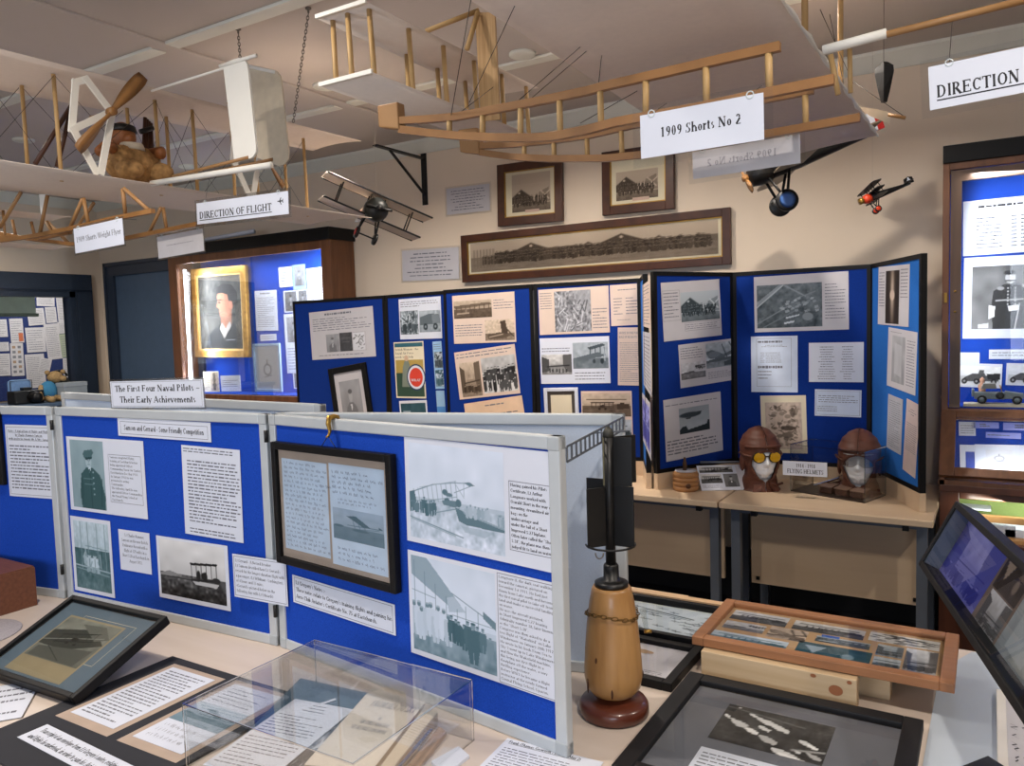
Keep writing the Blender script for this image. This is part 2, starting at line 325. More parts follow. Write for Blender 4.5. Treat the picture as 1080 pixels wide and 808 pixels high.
def scrawl(out, x0, y0, x1, y1, n, z, rng):
    """rows of joined handwriting"""
    ph = (y0-y1)/n; L = x1-x0
    for i in range(n):
        x = x0; end = x0+L*rng.uniform(.7, 1); yb = y0-ph*(i+.5)
        while x < end:
            k = rng.randint(3, 9); st = L*.014; pts = [(x+j*st, yb+ph*(rng.uniform(.1, .42) if j % 2 else rng.uniform(-.3, -.05))) for j in range(k)]
            for (ax, ay), (bx, by) in zip(pts, pts[1:]):
                out.add([(ax, ay-ph*.05, z), (bx, by-ph*.05, z), (bx+L*.004, by+ph*.06, z), (ax+L*.004, ay+ph*.06, z)], [(0, 1, 2, 3)])
            x += k*st+L*.025
# ---------------------------------------------------------------- photographs drawn on a fine grid
class Cv:
    def __init__(s, w, h, seed=0, bg=.8):
        s.w, s.h = max(8, int(w)), max(8, int(h)); s.r = np.random.default_rng(seed); s.a = np.full((s.h, s.w), bg, float)
        s.X, s.Y = np.meshgrid((np.arange(s.w)+.5)/s.w, (np.arange(s.h)+.5)/s.h); s.px = 1.0/max(s.w, s.h); s.asp = s.w/s.h
    def put(s, m, v, a=1): m = np.clip(m, 0, 1)*a; s.a = s.a*(1-m)+v*m; return s
    def grad(s, y0, v0, y1, v1):
        t = np.clip((s.Y-y0)/(y1-y0), 0, 1); m = ((s.Y >= y0) & (s.Y <= y1)).astype(float); return s.put(m, v0+(v1-v0)*t)
    def noise(s, amp, k=8, y0=0, y1=1):
        g = s.r.normal(0, 1, (k+2, int(k*1.4)+2)); yi = s.Y*k; xi = s.X*k*1.4; i = yi.astype(int); j = xi.astype(int); fy = yi-i; fx = xi-j
        n = (g[i, j]*(1-fx)+g[i, j+1]*fx)*(1-fy)+(g[i+1, j]*(1-fx)+g[i+1, j+1]*fx)*fy
        s.a += amp*n*((s.Y >= y0) & (s.Y <= y1)); return s
    def poly(s, p, v, a=1):
        ins = np.zeros_like(s.a, bool); k = len(p)
        for i in range(k):
            (x0, y0), (x1, y1) = p[i], p[(i+1) % k]
            if y0 == y1: continue
            c = ((s.Y < y0) != (s.Y < y1)) & (s.X < x0+(s.Y-y0)*(x1-x0)/(y1-y0)); ins ^= c
        return s.put(ins.astype(float), v, a)
    def line(s, x0, y0, x1, y1, v, wd=1.2, a=1):
        A = s.asp; dx, dy = (x1-x0)*A, y1-y0; l2 = dx*dx+dy*dy+1e-12; t = np.clip(((s.X-x0)*A*dx+(s.Y-y0)*dy)/l2, 0, 1)
        d = np.hypot((s.X-x0)*A-t*dx, s.Y-y0-t*dy)*s.h; return s.put(wd/2-d+.5, v, a)
    def ell(s, cx, cy, rx, ry, v, a=1):
        d = np.hypot((s.X-cx)/rx, (s.Y-cy)/ry); return s.put((1-d)*min(rx*s.w, ry*s.h)+.5, v, a)
    def man(s, x, y, hh, v, hd=None, leg=True):
        w = hh*.14/s.asp; hd = .75 if hd is None else hd
        s.poly([(x-w, y-hh*.82), (x+w, y-hh*.82), (x+w*1.15, y-hh*.42), (x+w*.7, y), (x+w*.12, y), (x, y-hh*.35), (x-w*.12, y), (x-w*.7, y), (x-w*1.15, y-hh*.42)], v)
        s.ell(x, y-hh*.9, hh*.06/s.asp, hh*.075, hd); s.ell(x, y-hh*.965, hh*.062/s.asp, hh*.03, v*.8); return s
    def crowd(s, x0, x1, y, hh, n, lo, hi, hd=.8):
        for i in range(n): s.man(x0+(x1-x0)*(i+s.r.uniform(.2, .8))/n, y+s.r.uniform(-.1, .1)*hh, hh*s.r.uniform(.9, 1.08), s.r.uniform(lo, hi), hd)
        return s
    def biplane(s, cx, cy, L, v, gap=.16, tail=1, tilt=0.0, skew=.0):
        h = L*s.asp*gap; ty = lambda x: (x-cx)*tilt
        for q in (-1, 1): s.poly([(cx-L*.5, cy+q*h+ty(cx-L*.5)), (cx+L*.5, cy+q*h+ty(cx+L*.5)-skew), (cx+L*.46, cy+q*h+ty(cx+L*.5)+h*.3-skew), (cx-L*.46, cy+q*h+h*.3+ty(cx-L*.5))], v)
        for k in range(6): x = cx-L*.44+L*.88*k/5; s.line(x, cy-h+ty(x), x, cy+h+ty(x), v, 1)
        s.ell(cx, cy+h*.6, L*.1, h*.45, v*.7)
        if tail: s.line(cx, cy+ty(cx), cx+tail*L*.8, cy-h*.2+ty(cx+L*.8), v, 1); s.line(cx, cy+h*.8, cx+tail*L*.8, cy, v, 1); s.poly([(cx+tail*L*.72, cy-h*.8), (cx+tail*L*.9, cy-h*.8), (cx+tail*L*.9, cy+h*.2), (cx+tail*L*.72, cy+h*.2)], v)
        for q in (-.12, .12): s.ell(cx+q*L, cy+h*1.7, L*.045, L*.045*s.asp, v*.6)
        return s
    def hangar(s, x0, x1, y0, y1, v):
        xm = (x0+x1)/2; s.poly([(x0, y1), (x0, y0+(y1-y0)*.55), (xm, y0), (x1, y0+(y1-y0)*.55), (x1, y1)], v); s.line(x0, y0+(y1-y0)*.55, xm, y0, v+.25, 1); s.line(xm, y0, x1, y0+(y1-y0)*.55, v+.2, 1); return s
    def bust(s, cx, y, k, face, coat, hair):
        s.poly([(cx-.30*k, 1.02), (cx-.26*k, y+.40*k), (cx-.1*k, y+.26*k), (cx+.1*k, y+.26*k), (cx+.27*k, y+.40*k), (cx+.32*k, 1.02)], coat)
        s.poly([(cx-.05*k, y+.3*k), (cx+.05*k, y+.3*k), (cx, y+.5*k)], .85); s.ell(cx, y+.1*k, .095*k, .15*k, face); s.ell(cx, y-.02*k, .105*k, .06*k, hair); return s
def P_bipground(c):
    c.grad(0, .86, .58, .74).grad(.58, .32, 1, .12).noise(.03, 6).noise(.09, 22, .58, 1); c.poly([(0, .62), (.15, .55), (.34, .6), (.34, .63), (0, .66)], .5); c.poly([(.05, .7), (.3, .62), (.32, .66), (.1, .73)], .3)
    c.biplane(.68, .47, .42, .12, .28, 0, -.12); c.poly([(.5, .66), (.9, .66), (.86, .73), (.55, .72)], .7); c.line(.02, .66, .6, .66, .15, 1.5); c.ell(.86, .6, .06, .05, .15); c.ell(.6, .56, .03, .09, .1); c.ell(.7, .56, .03, .08, .1); return c
def P_boat(c):
    c.grad(0, .90, .56, .86).grad(.56, .74, 1, .82).noise(.025, 7).noise(.06, 16, .6, 1).noise(.05, 34, .6, 1)
    c.poly([(.5, .60), (.58, .63), (1, .735), (1, .775), (.62, .765), (.54, .74)], .34); c.poly([(.58, .63), (1, .735), (1, .75), (.6, .66)], .55); c.poly([(.56, .78), (.9, .79), (.8, .86), (.6, .84)], .62, .6)
    c.line(.03, .52, .27, .41, .4, 1.6); c.line(.27, .41, .50, .36, .5, 1.6); c.line(.03, .62, .3, .56, .5, 1.2); c.line(.3, .56, .52, .5, .5, 1.2); c.line(.12, .46, .52, .34, .6, 1)
    for k in range(10): x = .05+.46*k/9; c.line(x, .50-.30*x, x+.02, .64-.2*x, .52, 1)
    c.line(.50, .36, .66, .345, .45, 1.4); c.line(.50, .46, .67, .37, .5, 1.2); c.line(.52, .38, .6, .5, .6, 1); c.line(.6, .34, .6, .48, .6, 1); c.poly([(.60, .345), (.66, .33), (.71, .36), (.66, .375)], .4)
    c.ell(.40, .47, .03, .03, .3); c.ell(.44, .49, .04, .02, .35); c.ell(.42, .55, .03, .025, .3); c.poly([(.36, .56), (.5, .54), (.56, .58), (.5, .61), (.38, .60)], .38); c.ell(.54, .56, .03, .04, .3)
    c.poly([(0, .52), (.06, .5), (.08, .60), (.06, .66), (0, .68)], .3); c.crowd(.0, .1, .72, .12, 5, .25, .4, .45); c.crowd(.13, .3, .735, .16, 6, .22, .38, .45); c.crowd(.62, .86, .685, .13, 7, .55, .72, .5); c.crowd(.93, 1, .73, .12, 3, .55, .7, .5)
    c.line(.0, .78, .58, .90, .45, 2); c.line(.02, .80, .5, .90, .6, 2); c.line(.28, .70, .55, .61, .45, 1.5); return c
def P_crowdplane(c):
    c.grad(0, .87, .6, .88).grad(.66, .52, 1, .44).noise(.02, 7).noise(.07, 18, .66, 1)
    c.poly([(0, 0), (.2, 0), (.62, .42), (.5, .46), (.0, .2)], .58); c.poly([(.44, .36), (.52, .33), (.66, .46), (.46, .5)], .72); c.poly([(.86, .4), (1, .48), (1, .56), (.86, .47)], .4)
    for k in range(5): x = .04+.13*k; c.line(x, .05+.1*k, x, .55, .4, 1)
    c.line(.5, .3, .98, .5, .4, 1.4); c.line(.5, .52, .98, .54, .4, 1); c.line(0, .36, .3, .4, .4, 1); c.line(.66, .4, .66, .6, .4, 1); c.line(.8, .42, .8, .6, .4, 1)
    c.ell(.52, .68, .12, .1, .2); c.crowd(.0, .46, .84, .36, 9, .72, .88, .4); c.crowd(.46, .86, .82, .27, 8, .18, .34, .5); c.man(.74, .96, .42, .24, .5); c.man(.93, .86, .22, .45, .5); return c
def P_officer(c):
    c.grad(0, .62, 1, .58).noise(.03, 6)
    c.poly([(.28, 1), (.24, .78), (.3, .5), (.46, .40), (.66, .40), (.86, .5), (.98, .8), (.96, 1)], .22); c.poly([(.52, .38), (.6, .38), (.57, .52)], .85); c.line(.56, .42, .57, .52, .15, 1.6)
    c.ell(.54, .31, .085, .085, .72); c.ell(.515, .29, .012, .008, .3); c.ell(.575, .29, .012, .008, .3); c.line(.545, .29, .55, .325, .55, 1.2); c.line(.52, .35, .575, .35, .42, 1.3); c.poly([(.30, .55), (.36, .6), (.33, .95), (.27, .85)], .17); c.line(.9, .55, .86, .95, .15, 1.6); c.line(.57, .5, .58, .98, .14, 1.4); c.poly([(.38, .2), (.44, .15), (.66, .13), (.70, .17), (.64, .24), (.42, .26)], .3); c.poly([(.44, .255), (.66, .235), (.64, .27), (.46, .285)], .1)
    for k in range(5): c.ell(.66, .46+.08*k, .018, .012, .7)
    c.line(.38, .56, .62, .56, .45, 1.3); c.line(.4, .64, .64, .64, .45, 1.3); return c
def P_aviators(c):
    c.grad(0, .86, .40, .78).grad(.40, .30, 1, .38).noise(.035, 14).noise(.03, 30)
    for x in (.2, .40, .66, .88): c.line(x, .02, x+.01, .70, .55, 1.2)
    for x, y in ((.40, .36), (.62, .37), (.84, .38)): c.line(x-.1, y, x+.1, y, .45, 1)
    c.line(.02, .655, .98, .70, .75, 2); c.line(.05, .70, .95, .76, .62, 1.4)
    for x, y, v in ((.42, .50, .8), (.57, .50, .86)):
        c.ell(x, y, .05, .033, .78); c.ell(x, y-.022, .055, .018, .35); c.poly([(x-.09, y+.03), (x+.09, y+.03), (x+.11, y+.14), (x+.07, y+.17), (x-.07, y+.17), (x-.1, y+.14)], v)
        c.poly([(x-.08, y+.16), (x+.0, y+.16), (x+.02, y+.22), (x-.07, y+.25), (x-.1, y+.23)], .62); c.poly([(x+.02, y+.16), (x+.1, y+.15), (x+.13, y+.24), (x+.05, y+.25)], .7); c.line(x-.08, y+.08, x-.13, y+.16, .6, 1.6); c.line(x+.08, y+.08, x+.13, y+.15, .6, 1.6); c.line(x, y+.04, x, y+.15, .4, 1)
    c.poly([(.24, .52), (.3, .44), (.33, .6), (.27, .66)], .7); c.line(.30, .30, .36, .66, .75, 1.6); c.line(.72, .46, .74, .66, .7, 1.4); c.noise(.03, 24, .76, 1); return c
def P_sea(c):
    c.grad(0, .74, .56, .66).grad(.56, .46, 1, .42).noise(.02, 8); c.poly([(.28, .22), (.46, .18), (.74, .46), (.62, .5)], .3); c.line(.3, .5, .95, .46, .35, 1.4); c.line(.4, .6, .9, .5, .35, 1); c.poly([(.9, .38), (.98, .46), (.9, .47)], .3)
    for x in (.4, .5, .6): c.line(x, .3, x+.05, .62, .35, 1)
    c.ell(.55, .62, .16, .04, .35); c.ell(.12, .56, .1, .04, .35); return c
def P_hgroup(c):
    c.grad(0, .80, .45, .74).grad(.72, .5, 1, .34).noise(.04, 10, .6, 1); c.hangar(.0, .5, .2, .7, .22); c.ell(.2, .32, .03, .035, .8); c.poly([(.7, .35), (.95, .2), (1, .7), (.7, .7)], .55); c.line(.75, .3, .95, .6, .85, 2); c.line(.78, .55, .98, .3, .85, 2)
    for r in range(3): c.crowd(.05, .9, .62+.1*r, .2, 16, .12, .3, .62)
    return c
def P_group(c):
    c.grad(0, .72, .4, .66).noise(.05, 9)
    for r in range(3): c.crowd(.02, .98, .62+.18*r, .34, 9-r, .1, .3, .72)
    return c
def P_panorama(c):
    c.grad(0, .76, .5, .70).grad(.5, .5, 1, .50).noise(.03, 30, .6, 1)
    for x0, x1, y in ((.14, .2, .34), (.2, .36, .16), (.48, .56, .3), (.56, .74, .14), (.76, .82, .3)): c.hangar(x0, x1, y, .6, .22); c.ell((x0+x1)/2, y+.1, .006, .04, .8)
    c.poly([(.36, .36), (.48, .36), (.48, .6), (.36, .6)], .3); c.poly([(.74, .42), (1, .40), (1, .6), (.74, .6)], .42)
    for r in range(3): c.crowd(.06 if r else .12, .97, .56+.1*r, .2, 90, .12, .28, .5)
    for k in range(7): x = .02+.015*k; c.line(x, .25, x, .85, .45, 1)
    return c
def P_aerial(c):
    c.grad(0, .45, 1, .3).noise(.06, 12).noise(.04, 30); c.poly([(0, .4), (.35, .02), (.42, .02), (.02, .5)], .75, .6); c.line(0, .52, .42, .02, .8, 2); c.line(.42, .02, .75, .3, .62, 2); c.line(0, .9, .5, .5, .55, 2); c.line(.1, .98, .62, .6, .5, 1.5); c.line(.9, .2, .6, .35, .55, 1.5)
    for k in range(30): x, y = c.r.uniform(.3, .9), c.r.uniform(.3, .62); c.poly([(x, y), (x+.05, y-.02), (x+.06, y+.03), (x+.01, y+.05)], c.r.uniform(.5, .75))
    c.poly([(.42, .88), (.58, .84), (.58, .88), (.42, .92)], .9); c.poly([(.45, .76), (.66, .7), (.66, .73), (.45, .8)], .85); c.ell(.78, .76, .08, .09, .55); return c
def P_vertical(c):
    c.grad(0, .5, 1, .55).noise(.12, 16).noise(.08, 34); c.poly([(.5, 0), (1, 0), (1, .5), (.75, .6)], .66, .6)
    for k in range(24): x, y = c.r.uniform(0, .9), c.r.uniform(0, .9); c.line(x, y, x+c.r.uniform(-.2, .2), y+c.r.uniform(.05, .3), c.r.choice([.25, .85]), 1.4)
    return c
def P_truck(c):
    c.grad(0, .76, 1, .6).noise(.05, 10); c.poly([(.05, .3), (.5, .16), (.9, .2), (.92, .62), (.05, .66)], .38); c.poly([(.6, .2), (.95, .22), (.97, .6), (.62, .6)], .5)
    for x in (.3, .75): c.ell(x, .74, .1, .15, .15); c.ell(x, .74, .04, .06, .6)
    return c
def P_melee(c):
    c.grad(0, .6, 1, .5).noise(.2, 14)
    for k in range(12): c.line(c.r.uniform(0, 1), c.r.uniform(0, 1), c.r.uniform(0, 1), c.r.uniform(0, 1), c.r.choice([.15, .85]), 2)
    c.crowd(.1, .9, .9, .45, 6, .15, .35, .75); return c
def P_oldplane(c):
    c.grad(0, .74, .5, .62).grad(.5, .34, 1, .26).noise(.05, 14); c.poly([(.0, .28), (.95, .16), (1, .3), (.05, .46)], .35); c.line(.05, .62, .98, .5, .3, 2)
    for k in range(8): x = .08+.12*k; c.line(x, .36-.1*x, x, .64-.1*x, .25, 1.2)
    c.crowd(.2, .7, .74, .3, 5, .2, .5, .7); c.line(.1, .72, .4, .7, .7, 2); return c
def P_wreck(c):
    c.grad(0, .82, .5, .78).grad(.66, .4, 1, .5).noise(.06, 16); c.poly([(.52, .1), (.7, .05), (.78, .7), (.58, .72)], .2); c.poly([(.1, .7), (.5, .6), (.9, .75), (.6, .9), (.1, .9)], .28); c.line(.7, .4, .95, .8, .2, 2); c.line(.15, .82, .6, .7, .7, 1.5); return c
def P_street(c):
    c.grad(0, .82, 1, .5).noise(.05, 10); c.poly([(0, .1), (.25, .25), (.25, .8), (0, .9)], .28); c.poly([(.7, .05), (1, 0), (1, .9), (.72, .8)], .35); c.poly([(.3, .5), (.7, .5), (.8, .8), (.25, .8)], .55); c.line(.2, .6, .9, .55, .15, 2); c.crowd(.1, .9, .9, .25, 7, .12, .3, .6); return c
def P_bipright(c):
    c.grad(0, .74, .6, .7).grad(.6, .42, 1, .48).noise(.04, 12); c.poly([(.42, .2), (.85, .06), (.92, .14), (.5, .3)], .28); c.poly([(.4, .54), (.9, .46), (.92, .52), (.44, .62)], .3)
    for x in (.5, .64, .78, .88): c.line(x, .2, x, .56, .2, 1.4)
    c.poly([(.02, .6), (.7, .38), (.82, .44), (.8, .56), (.3, .66)], .38); c.ell(.82, .72, .05, .1, .15); c.ell(.6, .72, .04, .08, .2); c.line(.86, .2, .9, .7, .8, 1.4); return c
def P_longbip(c):
    c.grad(0, .80, .55, .72).grad(.55, .35, 1, .3).noise(.04, 12); c.line(.1, .28, .9, .28, .3, 1.5); c.biplane(.42, .5, .5, .16, .1, 1); c.poly([(.72, .46), (.96, .46), (.96, .66), (.72, .7)], .18); return c
def P_airship(c):
    c.grad(0, .62, 1, .74).noise(.02, 6); c.ell(.36, .3, .34, .1, .2); c.poly([(.6, .2), (.74, .22), (.7, .34), (.58, .36)], .2); c.poly([(.2, .4), (.4, .4), (.36, .46), (.24, .46)], .2); c.poly([(0, 1), (0, .84), (.1, .72), (.22, .7), (.28, .86), (.9, .74), (.92, .6), (1, .6), (1, 1)], .12); return c
def P_floatplane(c):
    c.grad(0, .76, .55, .7).grad(.72, .5, 1, .6).noise(.05, 12); c.poly([(0, .34), (.2, .28), (.6, .5), (.96, .34), (1, .48), (.5, .66), (.1, .6)], .4); c.ell(.28, .47, .2, .12, .5); c.poly([(.0, .7), (.3, .64), (.95, .6), (.95, .72), (0, .78)], .35); c.line(.55, .1, .7, .6, .25, 1.5); c.line(.8, .05, 1, .5, .25, 1.5); c.poly([(.6, .8), (1, .7), (1, .95), (.6, .95)], .28); return c
def P_twoplanes(c):
    c.grad(0, .78, .5, .74).grad(.6, .5, 1, .42).noise(.05, 10); c.biplane(.8, .3, .4, .2, .14, -.6); c.poly([(0, .6), (.5, .5), (.6, .62), (0, .7)], .35); return c
def P_portrait(c):
    c.grad(0, .45, 1, .4).noise(.03, 5); c.bust(.5, .26, .95, .66, .33, .2); return c
def P_fadedman(c):
    c.grad(0, .62, 1, .54).noise(.03, 5); c.bust(.48, .28, .9, .66, .44, .36); return c
def P_seated(c):
    c.grad(0, .42, 1, .5).noise(.05, 6); c.poly([(.3, 1), (.28, .6), (.3, .4), (.44, .3), (.66, .3), (.82, .42), (.9, .62), (.78, 1)], .2); c.ell(.53, .2, .07, .09, .75); c.ell(.52, .12, .08, .035, .18); c.poly([(.45, .235), (.61, .235), (.6, .25), (.46, .25)], .2); c.ell(.76, .33, .08, .035, .7); c.ell(.4, .36, .05, .03, .6)
    for k in range(6): c.ell(.5, .36+.05*k, .012, .012, .85); c.ell(.6, .36+.05*k, .012, .012, .85)
    c.line(.34, .55, .8, .53, .7, 2.4); c.poly([(.24, .62), (.33, .64), (.32, .8), (.24, .84)], .92); c.poly([(.5, .64), (.64, .62), (.66, .7), (.52, .72)], .92); c.line(.66, .6, .6, 1, .8, 2); c.poly([(.1, .92), (.24, .9), (.24, .98), (.1, .98)], .8); return c
def P_armcar(c):
    c.grad(0, .92, .5, .9).grad(.75, .75, 1, .88).noise(.03, 8); c.poly([(.3, .4), (.6, .36), (.66, .5), (.95, .46), (.95, .75), (.1, .8), (.1, .62)], .3); c.poly([(.48, .22), (.6, .22), (.6, .38), (.46, .38)], .35); c.poly([(.66, .4), (1, .36), (1, .68), (.7, .68)], .15)
    for x in (.12, .42, .56, .84): c.ell(x, .78, .07, .14, .12); c.ell(x, .78, .03, .06, .6)
    return c
def P_sketch(c):
    c.grad(0, .80, 1, .78).noise(.05, 18)
    for k in range(46): x, y = c.r.uniform(.1, .9), c.r.uniform(.08, .92); c.ell(x, y, c.r.uniform(.02, .09), c.r.uniform(.01, .05), c.r.uniform(.15, .6), .7)
    for k in range(40): x, y = c.r.uniform(.1, .9), c.r.uniform(.05, .95); c.line(x, y, x+c.r.uniform(-.12, .12), y+c.r.uniform(-.06, .06), .15, 1)
    c.ell(.62, .55, .2, .05, .15, .8); c.ell(.75, .22, .07, .1, .2, .7); c.ell(.6, .7, .16, .06, .25, .7); return c
def P_torch(c):
    c.a[:] = .06; c.put(np.exp(-((c.X-.5)/.13)**2)*np.clip(1.2-np.abs(c.Y-.4)*1.6, 0, 1), .75); c.ell(.5, .46, .16, .1, .8); return c
def P_faded(c):
    c.grad(0, .66, 1, .6).noise(.05, 5); c.poly([(.2, .15), (.75, .2), (.72, .85), (.2, .8)], .78, .6); return c
def P_stack(c):
    c.grad(0, .5, 1, .42).noise(.08, 8); c.biplane(.5, .5, .8, .15, .1, 0); return c
def P_photoA(c):
    c.a[:] = .2; c.noise(.035, 8).noise(.03, 30); c.line(.0, .08, .75, .22, .42, 1)
    for x, y, L, t in ((.02, .30, .06, .05), (.10, .38, .18, .10), (.26, .52, .14, .07), (.36, .40, .12, .06), (.22, .14, .10, .04), (.30, .20, .26, .06), (.44, .28, .20, .07), (.40, .62, .18, .09), (.74, .52, .12, .07), (.82, .58, .10, .05), (.55, .84, .30, .10), (.62, .92, .3, .10), (.84, .78, .14, .06), (.10, .04, .04, .03), (.72, .78, .08, .03), (.05, .36, .05, .03)):
        c.poly([(x, y), (x+L*.5, y+L*.1), (x+L, y+L*.5), (x+L*.95, y+L*.5+t), (x+L*.4, y+L*.3+t), (x+.01, y+t*.7)], c.r.uniform(.72, .95))
    c.line(.72, .80, .98, .70, .7, 1.5); return c
def P_diagonal(c):
    c.grad(0, .62, 1, .5).noise(.05, 9); c.poly([(0, .35), (.65, .15), (1, .45), (.5, .72), (0, .7)], .25); c.poly([(.35, .1), (.75, .05), (1, .3), (.8, .4)], .45); c.line(0, .6, .9, .3, .7, 2); c.poly([(.05, .75), (.95, .6), (.9, .98), (.05, .98)], .38); c.line(.2, .7, .6, .95, .2, 2); c.biplane(.5, .4, .6, .15, .16, 0, -.3); return c
def P_manyplanes(c):
    c.grad(0, .84, 1, .82).noise(.02, 10)
    for k in range(34):
        x, y = c.r.uniform(.03, .92), c.r.uniform(.06, .94); L = c.r.uniform(.05, .14); v = c.r.uniform(.2, .5); c.line(x, y, x+L, y+.01, v, 1.6); c.line(x+L*.3, y-.03, x+L*.5, y+.03, v, 1.2)
    c.line(.33, .18, .8, .3, .2, 2.4); c.line(.33, .24, .78, .34, .3, 1.2); return c
def P_medals(c):
    c.grad(0, .78, 1, .76).noise(.04, 6); c.line(.5, .1, .5, .9, .3, 4); c.ell(.5, .4, .22, .08, .25); c.ell(.5, .7, .25, .1, .3); return c
def P_emblem(c):
    c.grad(0, .86, 1, .84); c.line(.5, .3, .5, .7, .45, 1.5); c.ell(.5, .55, .2, .16, .6); c.ell(.5, .55, .14, .11, .86); c.line(.35, .75, .68, .7, .5, 1.2); return c
def P_dark(c):
    c.grad(0, .1, 1, .16).noise(.04, 6); c.poly([(.1, .2), (.4, .2), (.25, .7)], .6); c.ell(.7, .6, .08, .2, .45); return c
def P_mapped(c):
    c.grad(0, .86, 1, .84)
    for k in range(16): x, y = c.r.uniform(.1, .9), c.r.uniform(.1, .9); c.line(x, y, x+c.r.uniform(-.2, .2), y+c.r.uniform(-.2, .2), .3, 1)
    return c
def P_green(c): c.grad(0, .28, 1, .24).noise(.03, 6); c.line(.2, .3, .8, .3, .4, 1); c.line(.25, .5, .75, .5, .38, 1); return c
TINTS = {'grey': ((.05, .05, .06), (.96, .97, 1)), 'cool': ((.05, .09, .11), (.88, .92, .96)), 'sepia': ((.13, .09, .06), (.95, .87, .78)), 'warm': ((.14, .11, .09), (.95, .87, .80)), 'blue': ((.10, .24, .28), (.90, .93, 1)),
         'green': ((.03, .17, .18), (.86, .92, .97)), 'violet': ((.10, .12, .52), (.74, .75, 1)), 'olive': ((.10, .11, .10), (.92, .92, .86)), 'bw': ((.02, .02, .025), (1, 1, 1))}
PICN = [0]
def picture_mesh(fn, tint, x0, y0, x1, y1, nw, nh, z):
    PICN[0] += 1; c = fn(Cv(nw, nh, PICN[0])); a = np.clip(c.a, 0, 1)[..., None]; lo, hi = (np.array(v) for v in TINTS[tint]); rgb = lin(lo+(hi-lo)*a)
    return grid_mesh(rgb, x0, y0, x1, y1, z)
def grid_mesh(rgb, x0, y0, x1, y1, z):
    h, w_ = rgb.shape[:2]; me = bpy.data.meshes.new('photograph'); xs = np.linspace(x0, x1, w_); ys = np.linspace(y0, y1, h)
    X, Y = np.meshgrid(xs, ys); co = np.stack([X, Y, np.full_like(X, z)], -1).reshape(-1, 3)
    i = np.arange(h*w_).reshape(h, w_); q = np.stack([i[1:, :-1], i[1:, 1:], i[:-1, 1:], i[:-1, :-1]], -1).reshape(-1, 4)
    me.vertices.add(h*w_); me.vertices.foreach_set('co', co.astype(np.float32).ravel()); n = len(q)
    me.loops.add(n*4); me.loops.foreach_set('vertex_index', q.astype(np.int32).ravel()); me.polygons.add(n); me.polygons.foreach_set('loop_start', np.arange(0, n*4, 4, dtype=np.int32))
    me.update(calc_edges=True); at = me.color_attributes.new('Col', 'FLOAT_COLOR', 'POINT')
    at.data.foreach_set('color', np.concatenate([rgb.reshape(-1, 3), np.ones((h*w_, 1))], 1).astype(np.float32).ravel())
    me.materials.append(photo_mat()); return me
# ---------------------------------------------------------------- sheets, pictures and notices on a plane
def frame_of(q, plane):
    p = [Vector(plane(*t)) for t in q]; c = (p[0]+p[1]+p[2]+p[3])/4
    u = ((p[1]-p[0])+(p[2]-p[3])).normalized(); v = ((p[0]-p[3])+(p[1]-p[2])); n = u.cross(v).normalized(); v = n.cross(u)
    w_ = ((p[1]-p[0]).length+(p[2]-p[3]).length)/2; h = ((p[0]-p[3]).length+(p[1]-p[2]).length)/2
    pw = (math.dist(q[0], q[1])+math.dist(q[3], q[2]))/2; ph = (math.dist(q[0], q[3])+math.dist(q[1], q[2]))/2
    return c, u, v, n, w_, h, pw, ph
def mframe(c, u, v, n):
    m = Matrix((u, v, n)).transposed().to_4x4(); m.translation = c; return m
def print_on(root, items, w_, h, pw, ph, z, seed, ink=None):
    """items drawn on the sheet root in fractions of it, y downwards; each block of type is a part of its own"""
    rng = random.Random(seed); fx = lambda t: (t-.5)*w_; fy = lambda t: (.5-t)*h
    for it in items:
        k = it[0]; x0, y0, x1, y1 = it[1:5]; a = (fx(x0), fy(y0), fx(x1), fy(y1)); out = MB(); nm, im = 'printed_text', ink or M_INK
        if k == 'p':
            fn, tint = it[5], (it[6] if len(it) > 6 else 'grey'); nw = min(190, max(12, pw*(x1-x0)*1.6)); nh = min(190, max(12, ph*(y1-y0)*1.6))
            o = bpy.data.objects.new('photograph', picture_mesh(fn, tint, a[0], a[1], a[2], a[3], nw, nh, z+.0003)); COL.objects.link(o); o.parent = root; W[o] = W[root]
        elif k == 'c':
            mb = MB(); mb.box((a[0], a[1], z), (a[2], a[3], z+.0004)); obj(it[6] if len(it) > 6 else 'colour_panel', mb, it[5], root, True)
        elif k == 't': greek(out, a[0], a[1], a[2], a[3], it[5], z+.0002, rng, *(it[6:7] or [.30])); im = ink or M_INKT
        elif k == 'tc': greek(out, a[0], a[1], a[2], a[3], it[5], z+.0002, rng, .30, True); im = ink or M_INKT
        elif k == 'w': scrawl(out, a[0], a[1], a[2], a[3], it[5], z+.0002, rng); nm = 'handwriting'
        elif k == 'P': para(out, it[5], a[0], a[1], a[2], a[3], z+.0002, **(it[6] if len(it) > 6 else {}))
        elif k == 'b':
            t = it[5] if len(it) > 5 else .0012; zz = z+.0002; x0, y0, x1, y1 = a; nm, im = 'ruled_border', ink or M_INKT
            for p, q in (((x0, y1), (x1, y1+t)), ((x0, y0-t), (x1, y0)), ((x0, y1), (x0+t, y0)), ((x1-t, y1), (x1, y0))):
                out.add([(p[0], p[1], zz), (q[0], p[1], zz), (q[0], q[1], zz), (p[0], q[1], zz)], [(0, 1, 2, 3)])
        if out.v: obj(nm, out, im, root, True)
SEED = [100]
